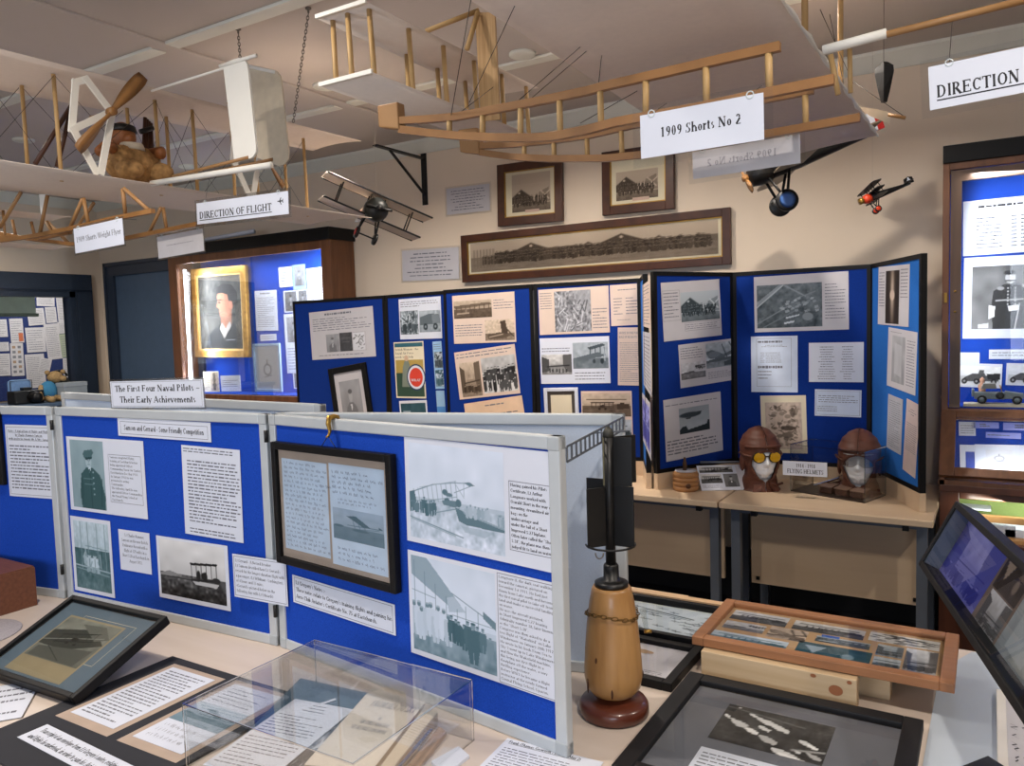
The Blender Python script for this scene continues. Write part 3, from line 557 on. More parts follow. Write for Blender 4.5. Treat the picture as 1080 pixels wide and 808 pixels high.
def sheet(name, label, cat, q, plane, items, paper=None, th=.0008, off=.0006, group=None, ink=None, lam=0, lam_mat=None, curl=0):
    """one sheet of paper or card; q = its four corners in the photograph, found on a real plane"""
    SEED[0] += 1; c, u, v, n, w_, h, pw, ph = frame_of(q, plane)
    if n.dot(CAM-c) < 0: n = -n
    c = c + n*off; mb = MB(); mb.box((-w_/2, -h/2, 0), (w_/2, h/2, th))
    o = obj(name, mb, paper or M_PAPER, None, True, M=mframe(c, u, v, n)); tag(o, label, cat, group)
    print_on(o, items, w_, h, pw, ph, th, SEED[0], ink)
    if lam:
        g = MB(); g.box((-w_/2-lam, -h/2-lam, -.0006), (w_/2+lam, h/2+lam, -.0002)); obj('laminate_edge', g, lam_mat or M_LAMIN, o, True)
    return o
def frame_bars(mb, w_, h, b, z0, z1):
    mb.box((-w_/2, -h/2, z0), (-w_/2+b, h/2, z1)); mb.box((w_/2-b, -h/2, z0), (w_/2, h/2, z1))
    mb.box((-w_/2+b, h/2-b, z0), (w_/2-b, h/2, z1)); mb.box((-w_/2+b, -h/2, z0), (w_/2-b, -h/2+b, z1)); return mb
def framed(name, label, cat, q, plane, b, depth, fm, mount, items, group=None, off=.0, glazed=True, ink=None, inner=None, gm=None):
    """a framed picture: frame, mount with its prints, glass"""
    SEED[0] += 1; c, u, v, n, w_, h, pw, ph = frame_of(q, plane)
    if n.dot(CAM-c) < 0: n = -n
    r = thing(name, label, cat, M=mframe(c+n*off, u, v, n), group=group)
    obj('frame', frame_bars(MB(), w_, h, b, 0, depth), fm, r, True, bevel=min(.003, b*.15))
    if inner:
        obj('slip', frame_bars(MB(), w_-2*b, h-2*b, inner[1], .001, depth*.75), inner[0], r, True)
    mb = MB(); mb.box((-w_/2+b*.7, -h/2+b*.7, .001), (w_/2-b*.7, h/2-b*.7, depth*.45)); mo = obj('mount', mb, mount, r, True)
    k = (w_-2*b)/w_; k2 = (h-2*b)/h
    print_on(mo, items, w_-2*b, h-2*b, pw*k, ph*k2, depth*.45, SEED[0], ink)
    if glazed:
        mb = MB(); mb.add([(-w_/2+b*.9, -h/2+b*.9, depth*.72), (w_/2-b*.9, -h/2+b*.9, depth*.72), (w_/2-b*.9, h/2-b*.9, depth*.72), (-w_/2+b*.9, h/2-b*.9, depth*.72)], [(0, 1, 2, 3)]); obj('glass', mb, gm or M_GLASS, r, True)
    return r
# ================================================================ THE ROOM
XL, XR, YB, YF, ZC = -7.04, 3.2, 4.25, -3.0, 2.78
struct('floor', MB().box((-9.2, YF-.1, -.1), (XR+.1, 6.5, 0)), M_FLOOR)
struct('ceiling', MB().box((-9.2, YF-.1, ZC), (XR+.1, 6.5, ZC+.1)), M_CEIL)
struct('wall_back', MB().box((XL-.1, YB, 0), (XR+.1, YB+.1, ZC)), M_WALL)
struct('wall_right', MB().box((XR, YF, 0), (XR+.1, YB, ZC)), M_WALL)
fw = MB()
for a, b in (((-9.2, 0), (XR, .85)), ((-9.2, 2.3), (XR, ZC)), ((-9.2, .85), (-3.5, 2.3)), ((-.9, .85), (.1, 2.3)), ((1.9, .85), (XR, 2.3))): fw.box((a[0], YF-.1, a[1]), (b[0], YF, b[1]))
struct('wall_front', fw, M_WALL)
for n, (x0, x1) in ((2, (-3.5, -.9)), (3, (.1, 1.9))):
    r = thing('window_%d' % n, None, None, ((x0+x1)/2, YF-.05, .85)); r['kind'] = 'structure'
    mb = MB(); k = 4 if n == 2 else 3
    for i in range(k+1): x = x0+.03+(x1-x0-.06)*i/k; mb.box((x-.03, YF-.08, .85), (x+.03, YF-.01, 2.3))
    for z in (.85, 1.85, 2.24): mb.box((x0, YF-.08, z), (x1, YF-.01, z+.06))
    obj('window_frame', mb, M_WHITEP, r)
# left wall with the window into the office
WY0, WY1, WZ0, WZ1 = 2.2, 3.99, .98, 1.965
lw = MB()
for a, b in (((YF, 0), (YB, WZ0)), ((YF, WZ1), (YB, ZC)), ((YF, WZ0), (WY0, WZ1)), ((WY1, WZ0), (YB, WZ1))): lw.box((XL-.1, a[0], a[1]), (XL, b[0], b[1]))
struct('wall_left', lw, M_WALL)
struct('wall_office', MB().box((-9.2, YF, 0), (-9.1, 6.5, ZC)), M_WALL)
struct('wall_office_side', MB().box((-9.1, 6.4, 0), (XL-.1, 6.5, ZC)), M_WALL)
struct('wall_office_inner', MB().box((XL-.1, YB+.1, 0), (XL, 6.5, ZC)), M_WALL)
r = thing('window_1', None, None, (XL, (WY0+WY1)/2, WZ0)); r['kind'] = 'structure'
mb = MB(); e = .155
for (a, b) in (((WY0-e, WZ1), (WY1+e, WZ1+e)), ((WY0-e, WZ0-e), (WY1+e, WZ0)), ((WY0-e, WZ0), (WY0, WZ1)), ((WY1, WZ0), (WY1+e, WZ1))):
    mb.box((XL, a[0], a[1]), (XL+.03, b[0], b[1])); i = .05
    mb.box((XL+.028, a[0]+i*.3, a[1]+i*.3), (XL+.05, b[0]-i*.3, b[1]-i*.3))
mb.box((XL-.1, WY1-.05, WZ0), (XL+.02, WY1, WZ1)); mb.box((XL-.1, WY0, WZ1-.05), (XL+.02, WY1, WZ1)); mb.box((XL-.1, WY0, WZ0), (XL+.02, WY1, WZ0+.04))
obj('window_frame', mb, M_NAVY, r)
obj('glass', MB().box((XL-.052, WY0, WZ0), (XL-.048, WY1, WZ1)), M_GLASS, r)
area('office_fill', (-8.1, 4.4, 2.7), (-8.6, 4.4, 0), .9, 32, (1, .97, .92))  # unseen area light added so the room beyond the window is not dark
# cornice and ceiling battens
struct('trim_1', MB().prism([(XL, YB, 2.70), (XL, YB-.012, 2.70), (XL, YB-.07, 2.765), (XL, YB-.07, ZC), (XL, YB, ZC)], (1, 0, 0), XR-XL), M_STRIP)
struct('trim_2', MB().prism([(XL, YF, 2.70), (XL+.012, YF, 2.70), (XL+.07, YF, 2.765), (XL+.07, YF, ZC), (XL, YF, ZC)], (0, 1, 0), YB-YF-.07), M_STRIP)
tn = 3
for y in (-1.0, 1.05, 2.2, 3.3):
    xs = [-7, -3.05, .85, 3.1]
    for x0, x1 in zip(xs, xs[1:]):
        struct('trim_%d' % tn, MB().box((x0+.045, y-.035, ZC-.014), (x1-.045, y+.035, ZC)), M_STRIP, bevel=.003); tn += 1
for x in (-3.05, .85):
    struct('trim_%d' % tn, MB().box((x-.04, YF, ZC-.012), (x+.04, YB-.07, ZC)), M_CEIL, bevel=.003); tn += 1
struct('wall_foot_strip', MB().box((XL, YB-.018, 0), (XR, YB, .27)), mat('black_strip', (24, 24, 28), .6))  # black strip added to darken the wall foot behind the tables
# downlight fittings
for i, (x, y) in enumerate(DOWN + [(-5.13, 2.66), (-5.04, 3.76)]):
    r = thing('downlight', ('round white ceiling downlight over the near part of the room' if i < len(DOWN) else 'small lit ceiling downlight seen through the hanging wings'), 'light', (x, y, ZC-.02), 'near ceiling downlights' if i < len(DOWN) else 'far ceiling downlights')
    obj('trim_ring', MB().lathe((x, y, ZC-.014), [(.042, .014), (.062, .014), (.062, .004), (.056, 0), (.042, 0)], 24), M_STRIP, r)
    obj('lamp', MB().lathe((x, y, ZC-.006), [(.0, .0), (.041, .0), (.041, .005), (0, .005)], 20), emit('lamp_glow', (255, 244, 225), 9 if i >= 0 else 0), r)
# door on the back wall
r = thing('door_1', None, None, (-6.4, YB, 0)); r['kind'] = 'structure'
dx0, dx1, dz = -6.79, -5.72, 2.10
mb = MB()
mb.box((dx0-.13, YB-.035, 0), (dx0, YB, dz+.12)); mb.box((dx1, YB-.035, 0), (dx1+.13, YB, dz+.12)); mb.box((dx0, YB-.035, dz), (dx1, YB, dz+.12))
mb.box((dx0-.13, YB-.05, 0), (dx0-.1, YB, dz+.12)); mb.box((dx0-.13, YB-.05, dz+.09), (dx1+.13, YB, dz+.12))
obj('door_frame', mb, M_NAVY, r)
mb = MB(); mb.box((dx0, YB-.012, .01), (-6.42, YB, dz)); mb.box((-6.41, YB-.02, .01), (dx1, YB, dz)); obj('door_leaf', mb, M_NAVYDOOR, r)
obj('handle', MB().tube([(-6.36, YB-.02, 1.0), (-6.36, YB-.06, 1.0), (-6.25, YB-.06, 1.0)], .009), M_BRASS, r)
# ---------------------------------------------------------------- office seen through the window
OX = -9.09
r = tag(obj('notice_board', MB().box((OX, 2.2, .9), (OX+.02, 5.4, 2.4)), mat('dull_navy_felt', (44, 56, 104), .95, scale=200, spec=.1)), 'blue notice board crowded with papers on the office wall behind the window', 'notice board')
OP = XP(OX+.021)
note_spots = [((37.6, 300), (57, 302), (57.5, 323), (39, 323)), ((-8, 337), (7, 337), (8, 355), (-6, 356)), ((9, 336), (24, 336), (25, 361), (12, 362)), ((28.7, 325.5), (46, 325), (47.6, 342), (29.5, 344)),
 ((47.6, 324), (59, 324), (60, 340), (48.5, 341)), ((59, 310), (73, 310), (75.5, 339), (61, 340)), ((60.5, 340), (75.5, 339), (76.5, 351), (61.5, 352)), ((26.8, 346), (47, 345), (48, 371), (28, 372)), ((47.5, 342), (62.5, 341), (64.5, 378), (49, 380)),
 ((63, 353), (77, 351), (79, 376), (64.5, 377)), ((-8, 361), (9, 361), (9.6, 370), (-6, 371)), ((-6, 373), (10, 373), (11.5, 396), (-5, 397)), ((11, 362), (24, 362), (26, 396), (12, 397)), ((26.8, 374), (46, 373), (49, 408), (28, 410)), ((66, 378), (79, 377), (81, 398), (67, 398)), ((40, 376), (52, 380), (54, 395), (42, 394))]
ndesc = ['topmost white note, right of the green blind', 'white note cut by the left edge, below the blind', 'white sheet, one corner orange, below the blind', 'wide note just under the topmost note', 'small note right of the wide note', 'tall faint list beside the window jamb, topmost', 'short note under the tall faint list', 'large white letter in the middle', 'long narrow letter right of the large letter',
 'greenish sheet next to the window jamb', 'thin strip note at the far left edge', 'square note below the thin strip', 'sheet with rows of small pictures', 'long sheet hanging behind the soft toy', 'bottom note beside the window jamb', 'tilted folded note above the soft toy']
for i, (q, d) in enumerate(zip(note_spots, ndesc)):
    it = [('t', .1, .08, .9, .92, 9 if i not in (5, 8, 13) else 16)]
    if i == 2: it.append(('c', .6, .6, .95, .95, mat('orange_print', (186, 104, 72), .6), 'orange_corner'))
    if i == 12: it = [('c', .15+.42*(k % 2), .08+.15*(k//2), .4+.42*(k % 2), .16+.15*(k//2), M_INKG if k % 3 else mat('ochre_print', (160, 134, 112), .6), 'small_picture') for k in range(12)]
    sheet('notice', d+' on the office board', 'notice', q, OP, it, mat('office_paper_green', (160, 170, 150), .7) if i == 9 else M_PAPERG, off=.0008+.0008*(i % 4), group='papers on the office notice board', ink=M_INKG)
r = thing('roller_blind', 'grey green roller blind hanging inside the office window', 'blind', onx(10, 320, XL-.14))
a, b = onx(38.6, 304, XL-.14), onx(38.6, 334, XL-.14)
obj('blind_cloth', MB().box((XL-.145, 2.15, b.z+.02), (XL-.141, a.y-.02, 2.0)), mat('blind_green', (196, 212, 194), .8), r)
obj('bottom_bar', MB().box((XL-.155, 2.15, b.z), (XL-.135, a.y, b.z+.03)), mat('blind_bar', (110, 124, 112), .6), r)
# low cupboard under the window with the things standing on it
CX0, CX1 = -7.0, -6.62
zt = onx(50, 424, -6.75).z
r = thing('cupboard', 'low dark cupboard under the office window, mostly behind the blue boards', 'cupboard', (-6.8, 3.1, 0))
obj('carcass', MB().box((CX0, 2.2, .06), (CX1, 4.15, zt-.03)), M_NAVY, r); obj('top', MB().box((CX0, 2.18, zt-.03), (CX1+.02, 4.16, zt)), M_NAVYDOOR, r, bevel=.004)
for y in (2.25, 3.2): d = obj('door', MB().box((CX1, y, .1), (CX1+.018, y+.9, zt-.05)), M_NAVYDOOR, r); obj('knob', MB().ball((CX1+.03, y+.8, .6), .015), M_BRASS, d)
def pt(x, y, X=-6.78): return onx(x, y, X)
# soft toy on the cupboard
t = pt(51, 410); t.z = zt
M_FURT = mat('tan_plush', (170, 140, 96), .95, scale=90, var=.25, bump=.6); M_TEE = mat('toy_shirt_blue', (60, 128, 168), .9, scale=80)
s = .1
r = thing('soft_toy', 'small tan plush animal in a blue shirt slumped by the office window', 'soft toy', t)
obj('body', MB().ball(t+Vector((0, 0, s*.9)), (s*.6, s*.7, s*.85)), M_TEE, r)
mb = MB().ball(t+Vector((0, .06, s*2.05)), (s*.55, s*.62, s*.5)); mb.ball(t+Vector((.05, .1, s*1.9)), (s*.3, s*.28, s*.22)); mb.ball(t+Vector((0, -.0, s*2.45)), s*.2); mb.ball(t+Vector((0, .13, s*2.45)), s*.2)
obj('head', mb, M_FURT, r)
for sy in (-1, 1):
    obj('arm', MB().tube([t+Vector((0, sy*s*.55, s*1.3)), t+Vector((.05, sy*s*1.0, s*.75)), t+Vector((.09, sy*s*1.05, s*.3))], [s*.22, s*.2, s*.2]), M_FURT, r)
    obj('leg', MB().tube([t+Vector((.03, sy*s*.3, s*.3)), t+Vector((.12, sy*s*.5, s*.25)), t+Vector((.17, sy*s*.6, s*.3))], [s*.28, s*.24, s*.26]), M_FURT, r)
a = pt(27, 415); a.z = zt
r = thing('camera', 'black camera body with a lens beside the soft toy', 'camera', a)
obj('body', MB().box(a+Vector((-.06, -.12, 0)), a+Vector((.06, .12, .11))), M_BLK, r, bevel=.012); obj('lens', MB().lathe(a+Vector((.06, .03, .055)), [(.04, 0), (.045, .03), (.04, .07), (.034, .08)], 20, (1, 0, 0)), M_BLK, r)
obj('viewfinder', MB().box(a+Vector((-.03, -.03, .11)), a+Vector((.03, .04, .135))), M_BLK, r, bevel=.006)
a = pt(63, 412, -6.9); a.z = zt
r = thing('bag', 'dark round holdall standing behind the soft toy', 'bag', a); obj('pouch', MB().ball(a+Vector((0, 0, .11)), (.06, .1, .11)), mat('dark_olive_canvas', (52, 52, 46), .9, scale=70), r)
obj('handle', MB().tube([a+Vector((0, .07*math.cos(k), .2+.05*math.sin(k))) for k in np.linspace(0, PI, 9)], .01), M_BLK, r)
a = pt(21, 416, -6.85); a.z = zt
r = thing('chair_cushion', 'pale blue cushion propped at the office window, left of the camera', 'cushion', a)
obj('pad', MB().box(a+Vector((-.03, -.09, 0)), a+Vector((.03, .09, .2))), mat('pale_blue_cloth', (112, 146, 190), .9, scale=60), r, bevel=.028); obj('piping', MB().tube([a+Vector((.03, y*.085, z)) for y, z in ((-1, .01), (-1, .19), (1, .19), (1, .01))], .004), M_NAVY, r)
a = pt(76, 413, -6.7); a.z = zt
r = thing('card_box', 'pale grey box at the right end of the cupboard, by the jamb', 'box', a)
obj('box_body', MB().box(a+Vector((-.06, -.1, 0)), a+Vector((.06, .1, .15))), mat('grey_card', (150, 158, 164), .8), r, bevel=.002); obj('lid', MB().box(a+Vector((-.063, -.103, .12)), a+Vector((.063, .103, .155))), mat('grey_card_lid', (162, 170, 176), .8), r, bevel=.002)
# ================================================================ WALL-MOUNTED DISPLAY CABINET (left)
LX0, LX1, LY, LZ0, LZ1 = -5.68, -3.89, 4.0, 1.0, 2.17
r = thing('display_cabinet', 'large wall display cabinet with lit blue interior holding the gilt framed portrait', 'cabinet', ((LX0+LX1)/2, YB, LZ0))
mb = MB(); b = .1
mb.box((LX0, LY, LZ0), (LX0+.1, LY+.03, LZ1)); mb.box((LX1-.09, LY, LZ0), (LX1, LY+.03, LZ1)); mb.box((LX0+.1, LY, LZ1-.06), (LX1-.09, LY+.03, LZ1)); mb.box((LX0+.1, LY, LZ0), (LX1-.09, LY+.03, LZ0+.07))
obj('front_frame', mb, M_OAKDK, r, bevel=.003)
mb = MB(); mb.box((LX0, LY+.03, LZ0), (LX0+.02, YB-.012, LZ1)); mb.box((LX1-.02, LY+.03, LZ0), (LX1, YB-.012, LZ1)); mb.box((LX0+.02, LY+.03, LZ1-.02), (LX1-.02, YB-.012, LZ1)); mb.box((LX0+.02, LY+.03, LZ0), (LX1-.02, YB-.012, LZ0+.065))
obj('carcass', mb, M_OAKDK, r)
obj('back_lining', MB().box((LX0+.02, YB-.012, LZ0+.06), (LX1-.02, YB-.002, LZ1-.02)), M_BLUE, r)
obj('shelf_lining', MB().box((LX0+.02, LY+.035, LZ0+.065), (LX1-.02, YB-.012, LZ0+.075)), M_BLUE, r)
obj('black_top_board', MB().box((LX0-.02, LY-.015, LZ1), (LX1+.01, YB, LZ1+.085)), M_BLACK, r, bevel=.003)
for x0, x1, y in ((LX0+.1, -4.72, LY+.012), (-4.79, LX1-.09, LY+.02)): obj('sliding_glass', MB().box((x0, y, LZ0+.07), (x1, y+.004, LZ1-.06)), M_SLIDE, r)
obj('light_tube', MB().tube([(LX0+.125, LY+.06, LZ0+.12), (LX0+.125, LY+.06, LZ1-.1)], .011), emit('tube_glow', (235, 242, 255), 14), r)
area('cabinet_light', (LX0+.14, LY+.05, 1.6), (-4.7, YB+.1, 1.55), .04, 11, (.88, .94, 1), .9)
area('cabinet_light', (LX1-.125, LY+.05, 1.6), (-4.6, YB+.1, 1.55), .04, 15, (.88, .94, 1), .9)
area('cabinet_light', (-4.78, LY+.08, 2.085), (-4.78, YB-.02, 1.3), 1.5, 6, (.88, .94, 1), .04)
tp = obj('rolled_papers', MB().tube([ony(206, 255, 4.06), ony(268, 244, 4.06)], .016, 10), M_PAPER); tag(tp, 'rolled white papers lying on top of the lit wall cabinet', 'paper roll')
CB = YP(YB-.014)
framed('portrait_painting', 'oil painting of a man in profile in a gilt frame in the lit cabinet', 'painting', ((204, 284), (260.2, 280), (267, 376.4), (210, 377)), YP(4.19), .055, .035, M_GOLD, mat('painting_ground', (66, 62, 58), .6, scale=9, var=.3), [], inner=(mat('gilt_slip', (228, 196, 128), .4, .4), .014), glazed=False)
pf = bpy.data.objects['portrait_painting']
pm = [o for o in pf.children if o.name.startswith('mount')][0]
c, u, v, n, w_, h, pw, ph = frame_of(((204, 284), (260.2, 280), (267, 376.4), (210, 377)), YP(4.19))
def paint_portrait(nw, nh):
    g = Cv(nw, nh, 5, .27); g.noise(.045, 7).noise(.03, 20); A = np.repeat(g.a[..., None], 3, 2)*np.array((1, .98, .94))
    def over(fn, col, a=1):
        k = Cv(nw, nh, 6, 0.0); fn(k); m = (np.clip(k.a, 0, 1)*a)[..., None]; A[:] = A*(1-m)+np.array(col)*m
    over(lambda k: k.poly([(.12, 1), (.2, .80), (.44, .67), (.7, .62), (.88, .72), (.98, .88), (1, 1)], 1), (.13, .14, .16))
    over(lambda k: k.poly([(.50, .54), (.76, .46), (.74, .66), (.58, .76), (.50, .68)], 1), (.64, .43, .34))
    over(lambda k: k.poly([(.46, .72), (.52, .64), (.60, .72), (.70, .62), (.74, .68), (.56, .86)], 1), (.72, .70, .68))
    over(lambda k: k.poly([(.45, .22), (.60, .17), (.80, .24), (.80, .42), (.72, .52), (.60, .585), (.515, .575), (.475, .535), (.485, .505), (.465, .49), (.48, .462), (.465, .445), (.40, .425), (.44, .36), (.43, .29)], 1), (.74, .51, .40))
    over(lambda k: k.poly([(.60, .24), (.80, .28), (.78, .44), (.70, .54), (.62, .50)], 1), (.66, .42, .33), .6)
    over(lambda k: k.poly([(.42, .25), (.44, .16), (.58, .11), (.78, .13), (.90, .24), (.89, .40), (.80, .46), (.775, .36), (.70, .35), (.67, .26), (.54, .235)], 1), (.12, .10, .10))
    over(lambda k: k.ell(.74, .40, .04, .05, 1), (.80, .52, .42)); over(lambda k: k.line(.435, .335, .53, .33, 1, 2), (.20, .12, .10)); over(lambda k: k.ell(.48, .365, .03, .012, 1), (.16, .11, .10)); over(lambda k: k.line(.47, .50, .54, .497, 1, 1.6), (.55, .24, .22))
    over(lambda k: k.poly([(.47, .545), (.58, .56), (.60, .585), (.515, .575)], 1), (.62, .40, .32), .6); over(lambda k: k.line(.6, .88, .8, .875, 1, 2), (.6, .6, .62)); return lin(np.clip(A, 0, 1))
iw, ih = w_-2*.069, h-2*.069
o = bpy.data.objects.new('canvas', grid_mesh(paint_portrait(110, 170), -iw/2, ih/2, iw/2, -ih/2, .018)); COL.objects.link(o); o.parent = pf; W[o] = W[pf]
G = 'papers inside the lit wall cabinet'
T1 = [('t', .1, .14, .9, .92, 16), ('P', .2, .04, .8, .1, ['OFFICIAL NEWS'])]
def cabsheet(label, q, it, off=.001, paper=None, plane=None): return sheet('typed_sheet', label, 'paper', q, plane or CB, it, paper, off=off, group=G)
cabsheet('typed page with a heading right of the gilt portrait', ((268, 307), (291, 305.7), (294.3, 348.5), (271, 349)), [('t', .1, .16, .9, .92, 16), ('t', .25, .05, .75, .1, 1, .8)])
cabsheet('thin caption strip below the typed page in the lit cabinet', ((274.7, 353), (291.4, 352), (292, 359), (274.7, 359.7)), [('t', .08, .2, .92, .8, 2)])
cabsheet('small white list near the top of the lit cabinet', ((293.7, 282.3), (307.7, 280.8), (308.8, 302), (294.8, 303.5)), [('t', .15, .2, .8, .9, 5)])
cabsheet('upright photo card of a standing man, top of the lit cabinet', ((308, 279.7), (322, 278.3), (323.3, 304.6), (309.7, 306)), [('p', .14, .08, .86, .86, P_fadedman)], paper=mat('pale_blue_card', (150, 180, 214), .5))
cabsheet('left one of two portrait cards below the small white list', ((299, 307), (313, 306), (314.4, 329), (300, 329.8)), [('p', .1, .05, .95, .95, P_portrait)])
cabsheet('portrait card touching the edge of the folding board', ((313.5, 305.8), (324, 305), (325.5, 328), (314.8, 329)), [('p', .1, .05, .95, .95, P_portrait)])
cabsheet('printed page with a dark photograph beside the folding board in the lit cabinet', ((300, 331.4), (322, 330), (326, 393), (302.5, 394)), [('p', .12, .05, .75, .48, P_fadedman), ('t', .1, .56, .9, .95, 8)])
cabsheet('bright white page at the right end of the lit cabinet', ((323.7, 283.5), (350, 280), (352, 326), (325, 328)), [('t', .12, .1, .9, .9, 12)], off=.0004)
cabsheet('small photo card low beside the folding board', ((309, 393), (322, 392.5), (323, 409.5), (310, 410)), [('p', .1, .06, .9, .94, P_portrait)])
framed('certificate', 'framed certificate with an emblem leaning in the lit cabinet', 'certificate', ((268.5, 362.6), (297.7, 362), (297, 413), (269, 413)), YP(4.13), .02, .015, mat('pale_blue_frame', (140, 164, 190), .4), M_PAPER, [('p', .08, .06, .92, .94, P_emblem)])
sheet('booklet', 'open booklet with medals pictured, standing in the lit cabinet', 'book', ((216.8, 392.7), (233.5, 392), (229, 412.7), (214.5, 412.7)), YP(4.11), [('p', .5, .06, .97, .94, P_medals, 'warm'), ('t', .08, .1, .42, .9, 8)], M_CREAM, th=.008)
sheet('card', 'white folded card standing next to the medal booklet', 'card', ((234.6, 396.5), (254.7, 396), (253, 412.3), (232.4, 412.7)), YP(4.10), [('t', .1, .25, .9, .75, 4)], th=.004)
# ================================================================ TALL CABINET (right)
RX0, RX1 = -.18, .74
RY, RZ0, RZ1 = 3.95, 1.085, 2.175
r = thing('glazed_cabinet', 'tall brown glazed cabinet with the uniformed officer photo, right of the folding boards', 'cabinet', ((RX0+RX1)/2, 4.0, 0))
mb = MB(); mb.box((RX0, RY, RZ0), (RX0+.026, RY+.03, RZ1)); mb.box((RX1-.026, RY, RZ0), (RX1, RY+.03, RZ1)); mb.box((RX0+.026, RY, RZ1-.03), (RX1-.026, RY+.03, RZ1)); mb.box((RX0+.026, RY, RZ0), (RX1-.026, RY+.03, RZ0+.018))
mb.box((RX0, RY+.03, RZ0), (RX0+.02, YB, RZ1)); mb.box((RX1-.02, RY+.03, RZ0), (RX1, YB, RZ1)); mb.box((RX0+.02, RY+.03, RZ1-.02), (RX1-.02, YB, RZ1)); mb.box((RX0+.02, RY+.03, RZ0), (RX1-.02, YB, RZ0+.02))
obj('carcass', mb, M_OAKDK, r, bevel=.002)
M_DOORW = mat('cabinet_door_wood', (96, 72, 54), .45, c2=(76, 56, 42), kind='wood', scale=6, axis=(4, 4, .5))
d = obj('glazed_door', MB().box((RX0+.03, RY+.004, RZ0+.022), (RX0+.072, RY+.028, RZ1-.034)).box((RX1-.072, RY+.004, RZ0+.022), (RX1-.03, RY+.028, RZ1-.034)).box((RX0+.072, RY+.004, RZ1-.08), (RX1-.072, RY+.028, RZ1-.034)), M_DOORW, r)
obj('door_glass', MB().box((RX0+.07, RY+.014, RZ0+.02), (RX1-.07, RY+.018, RZ1-.075)), M_GLASS, d)
obj('lock', MB().box((RX0+.008, RY-.006, 1.57), (RX0+.02, RY, 1.615)), M_BRASS, r, bevel=.002)
for z in (1.53, 1.62): obj('screw', MB().lathe((RX0+.05, RY+.004, z), [(.005, 0), (.005, .003), (0, .004)], 10, (0, -1, 0)), M_BRASS, d)
obj('back_lining', MB().box((RX0+.02, YB-.1, RZ0+.02), (RX1-.02, YB-.09, RZ1-.02)), M_BLUE, r)
obj('shelf', MB().box((RX0+.02, RY+.03, RZ0+.018), (RX1-.02, YB-.09, RZ0+.026)), M_BLUE, r)
obj('black_top_board', MB().box((RX0-.0, RY-.01, RZ1), (RX1+.01, YB, RZ1+.075)), M_BLACK, r, bevel=.002)
area('cabinet_light', (RX0+.45, RY+.06, RZ1-.06), (RX0+.4, YB-.05, 1.5), .7, 3.6, (.92, .95, 1), .05)
area('cabinet_light', (RX0+.085, RY+.06, 1.65), (RX0+.4, YB-.05, 1.6), .03, 2.2, (.92, .95, 1), .9)
# sloping case below it
SZ0, SY0 = .80, 3.74
mb = MB(); A = Vector((0, RY-.02, RZ0)); B_ = Vector((0, SY0, SZ0+.03)); nn = Vector((0, -(A.z-B_.z), (A.y-B_.y)*1)).normalized()
def sl(x, t, o=0): p = A.lerp(B_, t); return Vector((x, p.y, p.z)) + Vector((0, -(A.z-B_.z), (A.y-B_.y))).normalized()*o
def slq(x0, x1, t0, t1, th=.025): mb.prism([sl(x0, t0), sl(x1, t0), sl(x1, t1), sl(x0, t1)], Vector((0, -(A.z-B_.z), (A.y-B_.y))), th)
slq(RX0+.002, RX0+.06, 0, 1); slq(RX1-.06, RX1+.01, 0, 1); slq(RX0+.06, RX1-.06, 0, .1); slq(RX0+.06, RX1-.06, .87, 1)
obj('sloping_lid_frame', mb, M_OAKDK, r, bevel=.003)
mb = MB(); mb.prism([sl(RX0+.06, .1, .012), sl(RX1-.06, .1, .012), sl(RX1-.06, .87, .012), sl(RX0+.06, .87, .012)], (0, -1, .5), .003); obj('lid_glass', mb, M_GLASS, r)
mb = MB()
for x in (RX0+.004, RX1-.005): mb.prism([(x, YB, SZ0), (x, SY0, SZ0), (x, SY0, SZ0+.03), (x, RY-.02, RZ0), (x, YB, RZ0)], (1, 0, 0), .02)
mb.box((RX0, SY0, SZ0), (RX1, YB, SZ0+.02))
obj('sloping_case', mb, M_OAKDK, r)
mb = MB(); BY = 3.76; x0, x1 = RX0+.004, RX1+.01
mb.box((x0, BY, 0), (x0+.075, BY+.03, SZ0)); mb.box((x1-.08, BY, 0), (x1, BY+.03, SZ0)); mb.box((x0+.075, BY, .74), (x1-.08, BY+.03, SZ0)); mb.box((x0+.075, BY, .0), (x1-.08, BY+.03, .56)); mb.box((x0, BY+.03, 0), (x0+.02, YB, SZ0)); mb.box((x1-.02, BY+.03, 0), (x1, YB, SZ0)); mb.box((x0-.0, BY-.02, SZ0-.03), (x1, BY, SZ0+.0))
obj('base', mb, M_MAHOG, r, bevel=.003)
obj('green_lining', MB().box((x0+.02, 3.98, .56), (x1-.02, 3.99, .79)), mat('green_baize', (140, 158, 92), .95, scale=200), r)
area('slot_light', (RX0+.45, BY+.06, .735), (RX0+.4, 3.98, .62), .7, 1.6, (.95, 1, .9), .03)
area('case_fill', (RX0+.45, 3.80, .86), (RX0+.42, 4.05, .98), .6, 1.4, (.92, .95, 1), .03)  # unseen area light added to brighten the papers in the sloping case
obj('wooden_rail', MB().box((x0+.075, BY+.02, .645), (x1-.08, BY+.05, .672)), M_DOWEL, r)
obj('base_shelf', MB().box((x0+.02, BY+.03, .56), (x1-.02, 3.98, .575)), M_DOWEL, r)
for k, (xx, ww, zz) in enumerate(((.13, .2, .575), (.28, .25, .575))): tag(obj('booklet', MB().box((x0+xx-.04, 3.84, zz), (x0+xx+ww-.05, 3.95, zz+.05-.015*k)), M_PAPER, bevel=.002), ('white papers lying flat behind the wooden rail, nearest the boards', 'white papers with a blue label behind the rail at the picture edge')[k], 'papers', 'papers in the green lined slot')
tag(obj('leaflet', MB().box((x0+.08, 3.86, .674), (x0+.19, 3.95, .682)), M_PAPER), 'thin white leaflet above the wooden rail against green', 'leaflet')
